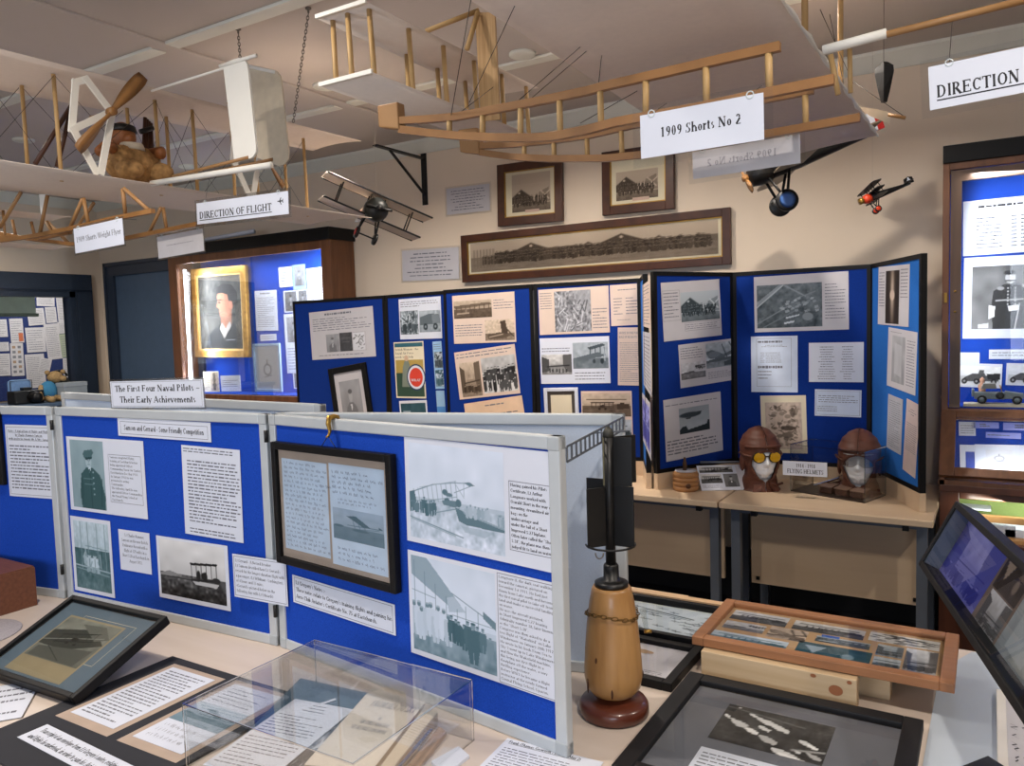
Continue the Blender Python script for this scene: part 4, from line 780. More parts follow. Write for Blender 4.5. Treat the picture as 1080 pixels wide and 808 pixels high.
# things inside the tall cabinet
RB = YP(YB-.102); G = 'papers inside the tall glazed cabinet'
sheet('roll_list', 'white typed list at the top of the tall glazed cabinet', 'list', ((1015.6, 213.8), (1120, 201.5), (1120, 264), (1016, 269.5)), RB, [('t', .16, .1, .8, .15, 1, .8), ('t', .14, .3, .42, .9, 9), ('t', .5, .3, .56, .9, 9), ('t', .6, .3, .85, .9, 9)], group=G, ink=M_INK)
sheet('officer_portrait', 'large photograph of a seated officer in full dress uniform with sword', 'photograph', ((1017, 272.5), (1115, 266.5), (1115, 356.6), (1015, 357)), RB, [('p', .095, .115, .88, .885, P_seated, 'bw')], group=G)
sheet('caption_strip', 'thin white caption strip below the officer photograph', 'caption', ((1043, 369), (1110, 368), (1110, 379), (1043, 378.5)), RB, [('t', .05, .2, .8, .75, 2)], group=G)
sheet('blank_card', 'plain white card behind the armoured car photograph', 'card', ((1011, 371.7), (1033, 371.9), (1033, 392), (1011, 392)), RB, [], off=.0004, group=G)
sheet('car_photograph', 'photograph of an old armoured car with crew, left of the two', 'photograph', ((1010.8, 383), (1057, 384), (1056.6, 409.7), (1010.8, 407.7)), RB, [('p', .04, .1, .96, .92, P_armcar, 'bw')], off=.0016, group=G)
sheet('car_photograph', 'smaller photograph of an open military car, right of the two', 'photograph', ((1061.6, 383), (1110, 384), (1110, 408), (1060.6, 406)), RB, [('p', .05, .08, .97, .94, P_armcar, 'grey')], group=G)
# model car on its plinth
cp = ony(1051, 426, 4.02); cp.z = RZ0+.026; L = .17
r = thing('model_car', 'small grey model of an open vintage military car on a plinth', 'model car', cp)
obj('plinth', MB().box(cp+Vector((-.125, -.04, 0)), cp+Vector((.135, .04, .012))), M_CREAM, r)
M_CARG = mat('model_grey', (120, 130, 132), .4, var=.1); z0 = cp+Vector((0, 0, .012))
mb = MB(); mb.box(z0+Vector((-.085, -.028, .02)), z0+Vector((.03, .028, .05))); mb.prism([z0+Vector((.03, -.02, .022)), z0+Vector((.1, -.02, .022)), z0+Vector((.1, -.02, .046)), z0+Vector((.03, -.02, .056))], (0, 1, 0), .04); mb.box(z0+Vector((-.095, -.022, .03)), z0+Vector((-.085, .022, .064)))
obj('car_body', mb, M_CARG, r, bevel=.003)
mb = MB(); mb.prism([z0+Vector((-.06, -.026, .066)), z0+Vector((.0, -.026, .066)), z0+Vector((-.006, -.026, .09)), z0+Vector((-.05, -.026, .088))], (0, 1, 0), .052); obj('hood', mb, mat('model_hood', (150, 150, 142), .8), r)
mb = MB(); mb.tube([z0+Vector((.02, -.024, .05)), z0+Vector((.012, -.024, .08))], .002); mb.tube([z0+Vector((.02, .024, .05)), z0+Vector((.012, .024, .08))], .002); obj('windscreen', mb, M_BRASS, r)
for x in (-.055, .075):
    for y in (-1, 1):
        wv = obj('wheel', MB().lathe(z0+Vector((x, y*.028, .019)), [(.019, 0), (.019, .008), (.012, .009), (.012, .0)], 18, (0, y, 0)), M_BLK, r); obj('hub', MB().lathe(z0+Vector((x, y*.036, .019)), [(.011, 0), (.009, .002), (0, .003)], 12, (0, y, 0)), M_CARG, wv)
obj('spare_wheel', MB().lathe(z0+Vector((.012, -.03, .038)), [(.016, 0), (.016, .006), (.01, .007)], 16, (0, -1, 0)), M_BLK, r)
r = thing('figurine', 'tiny standing soldier figure in pinkish khaki beside the model car', 'figurine', cp+Vector((-.06, .06, 0)))
q = cp+Vector((-.055, .055, 0)); obj('body', MB().lathe(q, [(.014, 0), (.012, .02), (.014, .06), (.017, .085), (.008, .098), (.009, .105), (.01, .115), (.0, .125)], 12), mat('pink_khaki', (186, 138, 112), .7), r)
r = thing('figurine', 'tiny figure in orange brown at the picture edge, right of the model car', 'figurine', cp+Vector((.18, 0, 0)))
q = cp+Vector((.175, 0, 0)); obj('body', MB().lathe(q, [(.018, 0), (.014, .02), (.016, .04), (.02, .05), (.009, .062), (.01, .07), (.0, .08)], 12), mat('orange_brown', (196, 140, 104), .7), r)
# papers in the sloping case
def SP(x, y):
    d = ray(x, y); nrm = Vector((0, -(A.z-B_.z), (A.y-B_.y))).normalized(); return CAM + d*((A-nrm*.03-CAM).dot(nrm)/d.dot(nrm))
mb = MB(); mb.prism([sl(RX0+.02, .05, -.036), sl(RX1-.02, .05, -.036), sl(RX1-.02, .88, -.036), sl(RX0+.02, .88, -.036)], Vector((0, -.28, .2)), .004)
obj('case_lining', mb, M_BLUE, bpy.data.objects['glazed_cabinet'])
G = 'papers in the sloping case'; M_LAV = mat('lavender_paper', (150, 160, 232), .6)
for lb, q, pp, it in (('small white sheet at the top left inside the sloping case', ((1011, 445), (1029, 445.5), (1029, 460), (1011.5, 460)), None, [('t', .1, .2, .9, .9, 4)]),
  ('violet tinted photo strip at the top of the sloping case', ((1024.6, 445.6), (1053.5, 446), (1053.5, 452.4), (1024.6, 452)), M_LAV, [('t', .3, .2, .7, .8, 2, .7)]),
  ('violet tinted photo at the picture edge in the sloping case', ((1058, 446), (1100, 447), (1100, 455), (1058, 454)), M_LAV, [('t', .3, .2, .7, .8, 2, .7)]),
  ('long lavender caption strip in the sloping case', ((1039.7, 456), (1077, 457.5), (1077, 463.6), (1039.7, 462)), M_LAV, [('t', .05, .25, .95, .75, 1)]),
  ('grey bordered photo low in the sloping case', ((1012.3, 469.5), (1030, 469.8), (1030, 496), (1012.5, 495.5)), M_PAPER, [('c', .35, .28, .95, .95, mat('slate_print', (66, 84, 168), .5), 'photograph')]),
  ('biggest white sheet with a faint drawing in the sloping case', ((1028, 469.6), (1110, 470.5), (1110, 499.5), (1028, 496)), None, [('p', .15, .2, .5, .8, P_emblem)])):
    sheet('case_paper', lb, 'paper', q, SP, it, pp, off=.003 if 'biggest' not in lb else .005, group=G)
# ================================================================ TABLES ALONG THE BACK WALL
def back_table(x0, x1, label):
    r = thing('folding_table', label, 'table', ((x0+x1)/2, 3.75, 0), 'beech tables along the back wall')
    y0, y1 = 3.385, 4.14
    obj('table_top', MB().box((x0, y0, .692), (x1, y1, .72)), M_BEECH, r, bevel=.004)
    for x in (x0+.045, x1-.045):
        for y in (y0+.12, y1-.12): obj('leg', MB().box((x-.02, y-.02, 0), (x+.02, y+.02, .692)), M_LEG, r)
        obj('foot', MB().box((x-.02, y0+.04, 0), (x+.02, y1-.06, .03)), M_LEG, r)
    for y in (y0+.12, y1-.12): obj('apron_rail', MB().box((x0+.045, y-.012, .655), (x1-.045, y+.012, .69)), M_LEG, r)
    p = obj('modesty_panel', MB().box((x0+.07, 3.66, .285), (x1-.05, 3.678, .66)), M_BEECH, r)
    mb = MB()
    for x in (x0+.1, x1-.08):
        for z in (.31, .635): mb.box((x-.008, 3.655, z-.008), (x+.008, 3.66, z+.008))
    obj('fixing', mb, M_BLK, p)
    for x in (x0+.14, x1-.1): obj('bracket', MB().box((x-.012, 3.43, .66), (x+.012, 3.46, .692)), M_BLK, r)
back_table(-1.017, -.178, 'beech topped folding table with the flying helmets')
back_table(-2.24, -1.025, 'beech topped folding table under the middle folding boards, mostly hidden')
back_table(-3.46, -2.25, 'beech topped table behind the front blue boards')
back_table(-4.68, -3.47, 'beech topped table under the leftmost folding board')
# ================================================================ FOLDING DISPLAY BOARDS
def folding_board(label, pts, z0, z1, felts, plinth=True):
    """panels joined by hinges along plan points pts (left to right as seen)"""
    c = sum((Vector((*p, 0)) for p in pts), Vector())/len(pts)
    r = thing('folding_board', label, 'display board', (c.x, c.y, .72), 'folding blue boards on the back tables'); planes = []
    for i, (a, b) in enumerate(zip(pts, pts[1:])):
        P = Plane(a, b); planes.append(P); u = P.u; n = P.n; A0, B0 = P.A+u*.004, P.B-u*.004; t = .012; e = .02
        mb = MB(); q = [A0-n*t, B0-n*t, B0+n*t, A0+n*t]; 
        fl = MB().prism([v+Vector((0, 0, z0+e)) for v in (A0+u*e-n*.009, B0-u*e-n*.009, B0-u*e+n*.009, A0+u*e+n*.009)], (0, 0, 1), z1-z0-2*e)
        p = obj('panel', fl, felts[i], r)
        for s_, e_ in ((A0, A0+u*e), (B0-u*e, B0)): mb.prism([v+Vector((0, 0, z0)) for v in (s_-n*t, e_-n*t, e_+n*t, s_+n*t)], (0, 0, 1), z1-z0)
        for z in (z0, z1-e): mb.prism([v+Vector((0, 0, z)) for v in (A0+u*e-n*t, B0-u*e-n*t, B0-u*e+n*t, A0+u*e+n*t)], (0, 0, 1), e)
        obj('edging', mb, M_BLACK, p)
        if plinth: obj('plinth', MB().prism([v+Vector((0, 0, .72)) for v in (A0-n*.012, B0-n*.012, B0+n*.014, A0+n*.014)], (0, 0, 1), z0-.72), M_BEECH, r)
        if i: obj('hinge', MB().tube([P.A+Vector((0, 0, z0+.01)), P.A+Vector((0, 0, z1-.035))], .011), M_BLACK, r)
    return r, [P.sh(.0095) for P in planes]
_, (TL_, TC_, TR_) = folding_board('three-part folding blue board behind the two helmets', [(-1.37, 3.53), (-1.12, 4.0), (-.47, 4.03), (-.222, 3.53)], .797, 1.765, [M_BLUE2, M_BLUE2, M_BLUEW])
pC0, pC1, pD0, pD1 = (onz(x, y, 1.756) for x, y in ((468, 306), (562, 300), (564, 299.5), (677, 293.5)))
pm = (pC1+pD0)/2
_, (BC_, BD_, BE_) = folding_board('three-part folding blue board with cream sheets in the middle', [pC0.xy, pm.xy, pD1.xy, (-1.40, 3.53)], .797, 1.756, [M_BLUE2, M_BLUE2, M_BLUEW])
pA0, pA1, pB1 = (onz(x, y, 1.754) for x, y in ((309.5, 318), (407, 311.5), (467.5, 307)))
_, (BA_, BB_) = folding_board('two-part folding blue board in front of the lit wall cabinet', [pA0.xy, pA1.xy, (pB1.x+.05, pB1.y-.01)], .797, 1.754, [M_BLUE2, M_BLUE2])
def bs(label, q, plane, items, paper=None, name='information_sheet', **k): return sheet(name, label, 'information sheet', q, plane, items, paper, **k)
# leftmost board
bs('white sheet with three small pictures at the top of the leftmost folding board', ((325.6, 328.6), (392.9, 324), (397, 374.5), (330, 381)), BA_, [('t', .25, .05, .7, .1, 1, .8), ('t', .05, .14, .96, .42, 6), ('p', .25, .49, .46, .86, P_fadedman, 'grey'), ('p', .465, .48, .66, .86, P_green), ('p', .67, .5, .85, .85, P_mapped), ('b', .665, .49, .865, .86), ('t', .12, .9, .85, .95, 1)], M_PAPERG)
framed('framed_portrait', 'black framed photograph of a man in uniform hung on the leftmost folding board', 'framed photograph', ((350, 387.5), (388.5, 383), (397, 470), (357, 477)), BA_, .042, .018, M_BLACK, M_PAPERG, [('p', .14, .12, .86, .72, P_fadedman, 'grey')], glazed=False)
bs('white sheet with lorry photographs at the top of the narrow panel', ((419.8, 316), (464.3, 312.3), (467, 356.9), (423, 358)), BB_, [('t', .04, .06, .95, .22, 3), ('p', .02, .3, .46, .88, P_melee, 'cool'), ('p', .48, .32, .98, .84, P_truck, 'cool')])
po = sheet('recruiting_poster', 'old recruiting poster with a woman in a coat and a red disc', 'poster', ((414.8, 361), (445.8, 360), (450.4, 420), (418.8, 420)), BB_, [('c', .03, .02, .97, .09, mat('poster_teal', (44, 96, 112), .5), 'banner'), ('P', .04, .1, .98, .30, ['British Women - the', 'Royal Air Force', 'needs your help']), ('c', .04, .32, .96, .55, mat('poster_ochre', (176, 150, 78), .5), 'field'), ('c', .04, .55, .96, .97, mat('poster_green', (46, 74, 60), .5), 'foreground')], M_CREAM)
def flat_poly(parent, name, pts, z, m): return obj(name, MB().add([(x, y, z) for x, y in pts], [tuple(range(len(pts)))]), m, parent, True)
hw = .5*max(v[0] for v in [vv.co for vv in po.data.vertices])*2; hh_ = max(vv.co.y for vv in po.data.vertices)
def C2(cx, cy, rr, n=26): return [(cx+rr*math.cos(2*PI*k/n), cy+rr*math.sin(2*PI*k/n)) for k in range(n)]
flat_poly(po, 'woman_figure', [(-hw*.55, -hh_*.6), (-hw*.45, hh_*.1), (-hw*.3, hh_*.33), (-hw*.05, hh_*.33), (hw*.08, hh_*.1), (-hw*.02, -hh_*.6)], .0016, mat('poster_coat', (122, 132, 120), .6))
flat_poly(po, 'woman_face', C2(-hw*.18, hh_*.42, hw*.14), .0017, mat('poster_skin', (206, 176, 150), .6))
for k, (rr, m_) in enumerate(((.62, M_INKB), (.55, M_PAPER), (.44, mat('poster_red', (214, 66, 48), .5)))): flat_poly(po, ('blue_ring', 'white_ring', 'red_disc')[k], C2(hw*.42, -hh_*.26, hw*rr), .0018+.0002*k, m_)
mb = MB(); para(mb, ['WRAF'], hw*.08, -hh_*.30, hw*.76, -hh_*.42, .0026, True); obj('lettering', mb, M_PAPER, po, True)
bs('dark sheet with a triangle badge below the poster', ((421, 422.8), (450, 422), (454, 470), (425, 470)), BB_, [('p', .05, .06, .95, .9, P_dark, 'blue')], name='photo_sheet')
bs('blue tinted photo strip beside the poster', ((456, 360.3), (466, 359.8), (468.5, 409.8), (459.7, 410.3)), BB_, [('p', .1, .22, 1, .56, P_melee, 'cool'), ('p', .1, .6, 1, .95, P_melee, 'blue'), ('t', .1, .04, .9, .18, 3)], mat('pale_sky_paper', (150, 190, 224), .6), name='photo_strip')
bs('pale blue paper strip low beside the poster', ((460, 412), (468.5, 412), (472, 460), (463, 460)), BB_, [('c', 0, .35, 1, .7, mat('azure_print', (76, 140, 210), .6), 'photograph')], mat('pale_sky_paper', (150, 190, 224), .6), name='photo_strip')
# middle board
bs('cream sheet with two old aeroplane photographs, top of the middle board', ((477, 310.9), (542.6, 308.7), (544.5, 359.2), (479.2, 364)), BC_, [('p', .02, .12, .64, .48, P_oldplane, 'sepia'), ('p', .52, .54, .98, .96, P_wreck, 'sepia'), ('t', .67, .12, .98, .34, 4), ('t', .03, .6, .5, .86, 5)], M_SALMON)
bs('cream sheet with a group of men photographed, under the aeroplane sheet', ((480.7, 370.5), (544.8, 364), (546.9, 413.5), (483.4, 423)), BC_, [('t', .03, .03, .97, .16, 2), ('p', .06, .24, .4, .96, P_street, 'sepia'), ('p', .43, .2, .98, .93, P_group, 'bw')], M_SALMON)
bs('cream page half hidden behind the front board, bottom of the middle board', ((492, 425), (553, 417.5), (556, 470), (494.5, 478)), BC_, [('tc', .15, .06, .9, .14, 1, .6), ('t', .08, .25, .92, .9, 8)], mat('peach_paper', (222, 192, 164), .65))
bs('cream sheet with an aerial view from above, top of the middle board right part', ((567.5, 306), (642, 301), (643, 350.7), (569.7, 353.3)), BD_, [('t', .02, .06, .2, .45, 7), ('p', .23, .06, .75, .95, P_vertical, 'grey'), ('t', .77, .45, .98, .92, 7)], M_SALMON)
bs('cream typed table next to the aerial view sheet', ((643.5, 301), (676.5, 298.6), (676.5, 342.5), (644.5, 344)), BD_, [('tc', .2, .1, .9, .16, 1), ('t', .1, .3, .4, .75, 6), ('t', .5, .3, .9, .75, 6), ('t', .2, .84, .85, .88, 1)], M_SALMON, off=.0012)
bs('white sheet with street and aeroplane photographs in the middle board', ((568.6, 357), (642.7, 354.5), (643.8, 404), (571.4, 405)), BD_, [('p', .02, .36, .46, .8, P_street, 'bw'), ('p', .48, .12, .98, .68, P_bipright, 'cool'), ('t', .03, .2, .44, .32, 2), ('t', .5, .74, .96, .94, 3)])
bs('tall cream public notice beside the fold', ((650, 345.8), (676.5, 345), (677.3, 407), (653.4, 406)), BD_, [('P', .05, .06, .97, .2, ['NOTICE TO THE PUBLIC', 'ROLE OF RECRUITS'], dict(bold=True)), ('t', .08, .25, .92, .95, 20)], M_SALMON, ink=M_INKG)
framed('framed_certificate', 'small dark framed certificate with a round crest low on the middle board', 'certificate', ((573.5, 409), (610, 408.8), (612, 464), (576.5, 464)), BD_, .02, .012, M_PAPER, mat('certificate_mount', (70, 62, 56), .6), [('c', .12, .08, .88, .95, M_CREAM, 'certificate_sheet'), ('tc', .3, .2, .75, .3, 2)], glazed=False)
bs('photograph of a long biplane behind the front board top rail', ((612.3, 412), (665.5, 412.9), (668.5, 468), (615, 468)), BD_, [('p', .02, .04, .98, .48, P_longbip, 'sepia'), ('p', .02, .54, .98, .98, P_longbip, 'cool')], M_SALMON)
bs('narrow cream sheet on the edge-on wing, top', ((678, 300), (686, 296.5), (686.4, 345), (678.5, 345)), BE_, [('t', .1, .05, .9, .95, 12)], M_SALMON, name='typed_sheet')
bs('narrow sheet on the edge-on wing, middle', ((678.5, 350), (686.6, 352), (687.2, 418), (679, 405)), BE_, [('t', .1, .05, .9, .95, 14)], M_PAPERG, name='typed_sheet')
bs('narrow photo sheet on the edge-on wing, bottom', ((677.5, 414), (686, 428), (687.2, 484), (677.5, 462)), BE_, [('p', .1, .1, .9, .9, P_melee, 'violet')], M_PAPERG, name='photo_sheet')
# right board
bs('grey sheet with men before a hangar, top of the left wing by the helmets', ((697.9, 297.9), (759.5, 294.7), (760, 353.2), (698.8, 361)), TL_, [('p', .31, .19, .98, .7, P_hgroup, 'cool'), ('t', .03, .16, .28, .62, 8), ('t', .37, .74, .97, .84, 3), ('b', .36, .72, .98, .86), ('b', .01, .14, .3, .66)], M_PAPERG)
bs('grey sheet with seaplane photographs in the middle of the left wing', ((715.9, 363.4), (776.2, 357), (776.8, 399.6), (717, 410.2)), TL_, [('p', .46, .05, .98, .64, P_floatplane, 'cool'), ('p', .02, .44, .44, .82, P_twoplanes, 'grey'), ('t', .03, .07, .43, .36, 5), ('t', .48, .72, .97, .9, 4)], M_PAPERG)
bs('grey sheet with an airship photograph, bottom of the left wing', ((700, 421.7), (761, 413), (761, 474.7), (702, 487.8)), TL_, [('p', .25, .18, .78, .6, P_airship, 'cool'), ('t', .03, .08, .98, .13, 1), ('t', .03, .66, .96, .92, 5, .45)], M_PAPERG)
bs('wide sheet with an aerial photograph of the airfield, centre panel top', ((794.8, 292), (895, 286.3), (895.3, 347), (796.3, 351)), TC_, [('p', .03, .16, .73, .93, P_aerial, 'cool'), ('t', .76, .18, .97, .82, 12)], M_PAPERG)
bs('bordered typed list below the airfield photograph', ((792, 355), (841.2, 354), (841.4, 414), (792.6, 413.4)), TC_, [('b', .12, .04, .87, .9), ('t', .15, .08, .82, .12, 1, .9), ('tc', .2, .15, .8, .2, 2), ('t', .2, .28, .3, .48, 6), ('t', .32, .28, .66, .48, 6), ('t', .15, .52, .7, .58, 1, .8), ('t', .15, .6, .45, .78, 3)], mat('bluish_paper', (206, 218, 238), .55))
bs('white two-column list of names on the centre panel', ((853, 361.5), (911, 361), (911, 403), (853.3, 403)), TC_, [('tc', .16, .08, .5, .95, 14), ('tc', .56, .08, .86, .95, 14)], ink=M_INKG)
bs('small bordered notice below the list of names', ((859.8, 410.2), (908.6, 412), (908.3, 440), (859, 438.6)), TC_, [('b', .03, .05, .97, .95), ('t', .08, .2, .93, .5, 4), ('t', .06, .6, .5, .84, 3)], mat('bluish_paper', (206, 218, 238), .55), name='notice')
sheet('sketch_print', 'cream ink drawing of a wreck and figures behind the goggled head', 'drawing', ((801.8, 416.7), (851, 417.6), (850.7, 477.6), (804, 478)), TC_, [('p', .1, .12, .9, .93, P_sketch, 'warm')], M_CREAM)
bs('sheet with a dark torch-like picture, top of the right wing', ((925.9, 282), (957.9, 279), (960.3, 344.8), (927.2, 341.9)), TR_, [('p', .26, .08, .7, .97, P_torch, 'warm'), ('t', .03, .08, .22, .7, 12), ('t', .74, .05, .97, .55, 9)], M_PAPERG)
bs('curled grey sheet with a faded photograph, middle of the right wing', ((936, 346), (966, 349.5), (967.5, 419), (937, 405.6)), TR_, [('p', .16, .12, .62, .9, P_faded, 'grey'), ('t', .68, .14, .96, .9, 16), ('t', .08, .05, .5, .08, 1)], M_PAPERG)
bs('plain grey typed sheet low on the right wing, left of the pair', ((936.5, 415.4), (951, 420.8), (952, 481.3), (936, 471.5)), TR_, [('t', .1, .08, .9, .95, 22)], mat('dull_grey_paper', (176, 178, 188), .6), ink=M_INKG)
bs('pinkish typed sheet low on the right wing, right of the pair', ((953.5, 419), (968.5, 427), (967.5, 506), (955.4, 496.6)), TR_, [('tc', .2, .1, .8, .2, 3), ('t', .1, .3, .92, .7, 14)], mat('pinkish_paper', (206, 190, 188), .6), ink=M_INKG)
# ================================================================ PICTURES AND NOTICES ON THE BACK WALL
WP = YP(YB-.002)
framed('framed_group_photo', 'brown framed photograph of men before a hangar, left of the upper two', 'framed photograph', ((524.6, 175.2), (592.5, 166), (597.3, 233), (529.4, 239.4)), WP, .05, .03, M_FRAMEW, M_CREAM, [('p', .14, .30, .90, .9, P_hgroup, 'sepia'), ('c', .4, .86, .68, .92, mat('caption_pink', (206, 176, 160), .6), 'caption'), ('p', .14, .08, .9, .3, lambda c: c.grad(0, .8, 1, .78), 'sepia')], inner=(M_BRASS, .006), off=.001)
framed('framed_group_photo', 'brown framed photograph of men in rows, right of the upper two', 'framed photograph', ((634.6, 161.5), (711.5, 151.5), (713.6, 220), (639.2, 228.4)), WP, .05, .03, M_FRAMEW, M_CREAM, [('p', .1, .28, .86, .9, P_hgroup, 'sepia'), ('c', .4, .86, .7, .93, mat('caption_pink', (206, 176, 160), .6), 'caption')], inner=(M_BRASS, .006), off=.001)
framed('panoramic_photo', 'very long framed group photograph on the back wall', 'framed photograph', ((487.4, 249.5), (771.4, 218.7), (772.5, 279.3), (491, 298)), WP, .045, .03, M_FRAMEW, M_CREAM, [('p', .012, .06, .985, .92, P_panorama, 'sepia')], inner=(M_BRASS, .006), off=.001)
for i, (q, lb, n_) in enumerate(((((470, 199.6), (516, 193.5), (517.2, 222), (472.3, 226.6)), 'lilac white typed note beside the upper framed photograph', 8), (((423, 264.3), (483, 261), (485, 293.5), (426, 297)), 'white typed note left of the long framed photograph', 7))):
    sheet('wall_note', lb, 'notice', q, WP, [('tc', .05, .08, .95, .9, n_, .42)], M_PAPERG, lam=.012)
# shelf bracket
r = thing('shelf_bracket', 'black iron shelf bracket screwed to the wall above the small biplane', 'bracket', (-3.24, YB, 2.36))
obj('upright', MB().box((-3.262, YB-.008, 2.36), (-3.218, YB, 2.70)), M_BLK, r, bevel=.002)
obj('arm', MB().box((-3.26, 3.76, 2.662), (-3.222, YB-.008, 2.672)), M_BLK, r, bevel=.002)
obj('strut', MB().bar((-3.24, YB-.01, 2.43), (-3.24, 3.9, 2.662), .018, .008), M_BLK, r)
# ================================================================ THE FRONT TABLE
r = thing('exhibition_table', 'big cream topped table in the foreground carrying the blue boards and frames', 'table', (-1.4, 1.3, 0))
obj('table_top', MB().box((-3.7, .42, .69), (.95, 2.10, .72)), M_TABLE, r, bevel=.004)
for x in (-3.6, -1.4, .85):
    for y in (.52, 2.0): obj('leg', MB().box((x-.025, y-.025, 0), (x+.025, y+.025, .69)), M_LEG, r)
for y in (.52, 2.0): obj('apron_rail', MB().box((-3.6, y-.012, .63), (.85, y+.012, .69)), M_LEG, r)
# ---------------------------------------------------------------- aluminium framed display panels
def display_panel(label, a, b, back=None, h=.60, name='exhibition_screen'):
    P = Plane(a, b); u, n = P.u, P.n; A0, B0 = P.A, P.B; c = (A0+B0)/2
    r = thing(name, label, 'display panel', (c.x, c.y, .72), 'blue display panels on the front table'); e, t, z0, z1 = .026, .011, .72, .72+h
    V_ = lambda p, z: Vector((p.x, p.y, z))
    mb = MB()
    for s_, w0 in ((A0, u*e), (B0-u*e, u*e)): mb.prism([V_(v, z0) for v in (s_-n*t, s_+w0-n*t, s_+w0+n*t, s_+n*t)], (0, 0, 1), h)
    for z in (z0, z1-e): mb.prism([V_(v, z) for v in (A0+u*e-n*t, B0-u*e-n*t, B0-u*e+n*t, A0+u*e+n*t)], (0, 0, 1), e)
    obj('rail_frame', mb, M_ALU, r, bevel=.003)
    for s_ in (A0, B0-u*e*1.05):
        for z in (z0, z1-e*1.05): obj('corner_cap', MB().prism([V_(v, z) for v in (s_-n*(t+.0012), s_+u*e*1.05-n*(t+.0012), s_+u*e*1.05+n*(t+.0012), s_+n*(t+.0012))], (0, 0, 1), e*1.05), mat('grey_plastic_corner', (172, 178, 182), .5), r, bevel=.003)
    for s_, m_, nm in ((1, M_BLUE, 'front_felt'), (-1, back or M_PALEFELT, 'back_felt')):
        q = [V_(v, z0+e) for v in (A0+u*e, B0-u*e, B0-u*e+n*s_*.006, A0+u*e+n*s_*.006)]
        obj(nm, MB().prism(q if s_ < 0 else q, (0, 0, 1), h-2*e), m_, r)
    return P.sh(.0068), r
g0, g1, g2, g3 = Vector((-2.432, 1.305)), Vector((-1.554, 1.354)), Vector((-1.542, 1.354)), Vector((-.656, 1.239))
P1, P1r = display_panel('middle blue display panel with the officer and biplane photographs', g0, g1)
P2, P2r = display_panel('nearest blue display panel with the black framed handwritten pages', g2, g3)
g0b = Vector((-2.448, 1.303)); P0, _ = display_panel('blue display panel beside the red brown wooden box, cut by the picture edge', g0b+Vector((-.87, -.16)), g0b)
P3a, P3b = Vector((-1.560, 1.388)), Vector((-.690, 1.600))
P3, _ = display_panel('pale display panel seen from behind, strapped to the nearest blue panel', P3b, P3a, back=M_PALEFELT)
P4, _ = display_panel('pale backed display panel peeping over the middle blue panel', Vector((-1.60, 1.590)), Vector((-2.48, 1.645)))
display_panel('far pale backed panel with its top edge just left of the title card', Vector((-2.49, 1.645)), Vector((-3.12, 1.70)))
for x, y, pr_ in ((-1.548, 1.350, P2r), (-2.440, 1.300, P1r)):
    for z in (.80, 1.25): obj('hinge', MB().tube([(x, y-.0125, z), (x, y-.0125, z+.03)], .0055), M_BLK, pr_)
# perforated strap joining the two panels
a, b = Vector((-.655, 1.252, 1.285)), Vector((-.688, 1.585, 1.300)); mb = MB(); n_ = 14; dv = (b-a)/n_; up = Vector((0, 0, .014)); sd = Vector((.0012, 0, 0))
for k in range(n_+1):
    p = a+dv*k*1.0; mb.prism([p-dv*.16-up, p+dv*.16-up, p+dv*.16+up, p-dv*.16+up], (1, 0, 0), .0016)
for q in (-1, 1): mb.prism([a+up*q*1.0-up*.16, b+up*q*1.0-up*.16, b+up*q*1.0+up*.16, a+up*q*1.0+up*.16], (1, 0, 0), .0016)
tag(obj('perforated_strap', mb, M_LEG), 'dark perforated metal strap bridging the tops of two panels by the bomb', 'strap')
def fs(label, q, plane, items, name='information_sheet', cat='information sheet', paper=None, **k): return sheet(name, label, cat, q, plane, items, paper, lam=k.pop('lam', 0), **k)
# left panel
fs('typed sheet with an underlined heading on the leftmost blue display panel', ((6.3, 448), (55.5, 448.8), (59.5, 526.8), (10, 522.5)), P0, [('b', .03, .03, .97, .97), ('P', .06, .06, .94, .22, ['Notes : A typical tour of Flights and Flights', 'by Charles Rumney Samson', 'dedicated to his friends Mr. & Mrs. Savage'], dict(align='c', ul=True, bold=True)), ('t', .07, .27, .93, .9, 14, .42)])
framed('framed_picture', 'black frame cut off by the left edge of the photo on the leftmost blue panel', 'framed picture', ((-50, 434), (2.5, 434), (7.5, 511), (-44, 509)), P0, .02, .015, M_BLACK, M_PAPERG, [('p', .1, .1, .9, .9, P_faded, 'grey')])
# middle panel
fs('heading strip about friendly competition at the top of the middle panel', ((124.5, 440.5), (223, 445.5), (222.5, 466.8), (125, 459)), P1, [('b', .03, .2, .97, .88), ('P', .07, .33, .93, .72, ['Samson and Gerrard - Some Friendly Competition'], dict(bold=True))], 'heading_strip', 'heading')
fs('sheet with a standing officer photograph and boxed text', ((71, 460), (152, 465.5), (155.5, 547.5), (74.5, 537)), P1, [('p', .045, .04, .49, .955, P_officer, 'green'), ('b', .55, .2, .96, .83), ('P', .57, .21, .95, .82, ['Samson completed Flying', 'training at Eastchurch before', 'being appointed Officer', 'Commanding Naval Air Station', 'Eastchurch in Dec that 1911.', 'In January 1912 he was', 'promoted to acting', 'Commander.', 'The following April he was', 'appointed Officer Commanding', 'the Naval Flying School at', 'Eastchurch.'], dict(fit=True))])
fs('long typed sheet at the top right of the middle panel', ((192.5, 469), (253.7, 475), (256.7, 572.5), (195, 562.5)), P1, [('t', .03, .02, .95, .08, 2, .42), ('t', .09, .15, .98, .86, 19, .42), ('t', .09, .91, .9, .98, 2, .4)])
fs('photograph of two airmen seated in an open biplane, low on the middle panel', ((74.5, 543.5), (116.7, 550), (121.3, 630.5), (79.5, 622)), P1, [('p', .07, .05, .94, .95, P_aviators, 'green')], 'photograph_print', 'photograph')
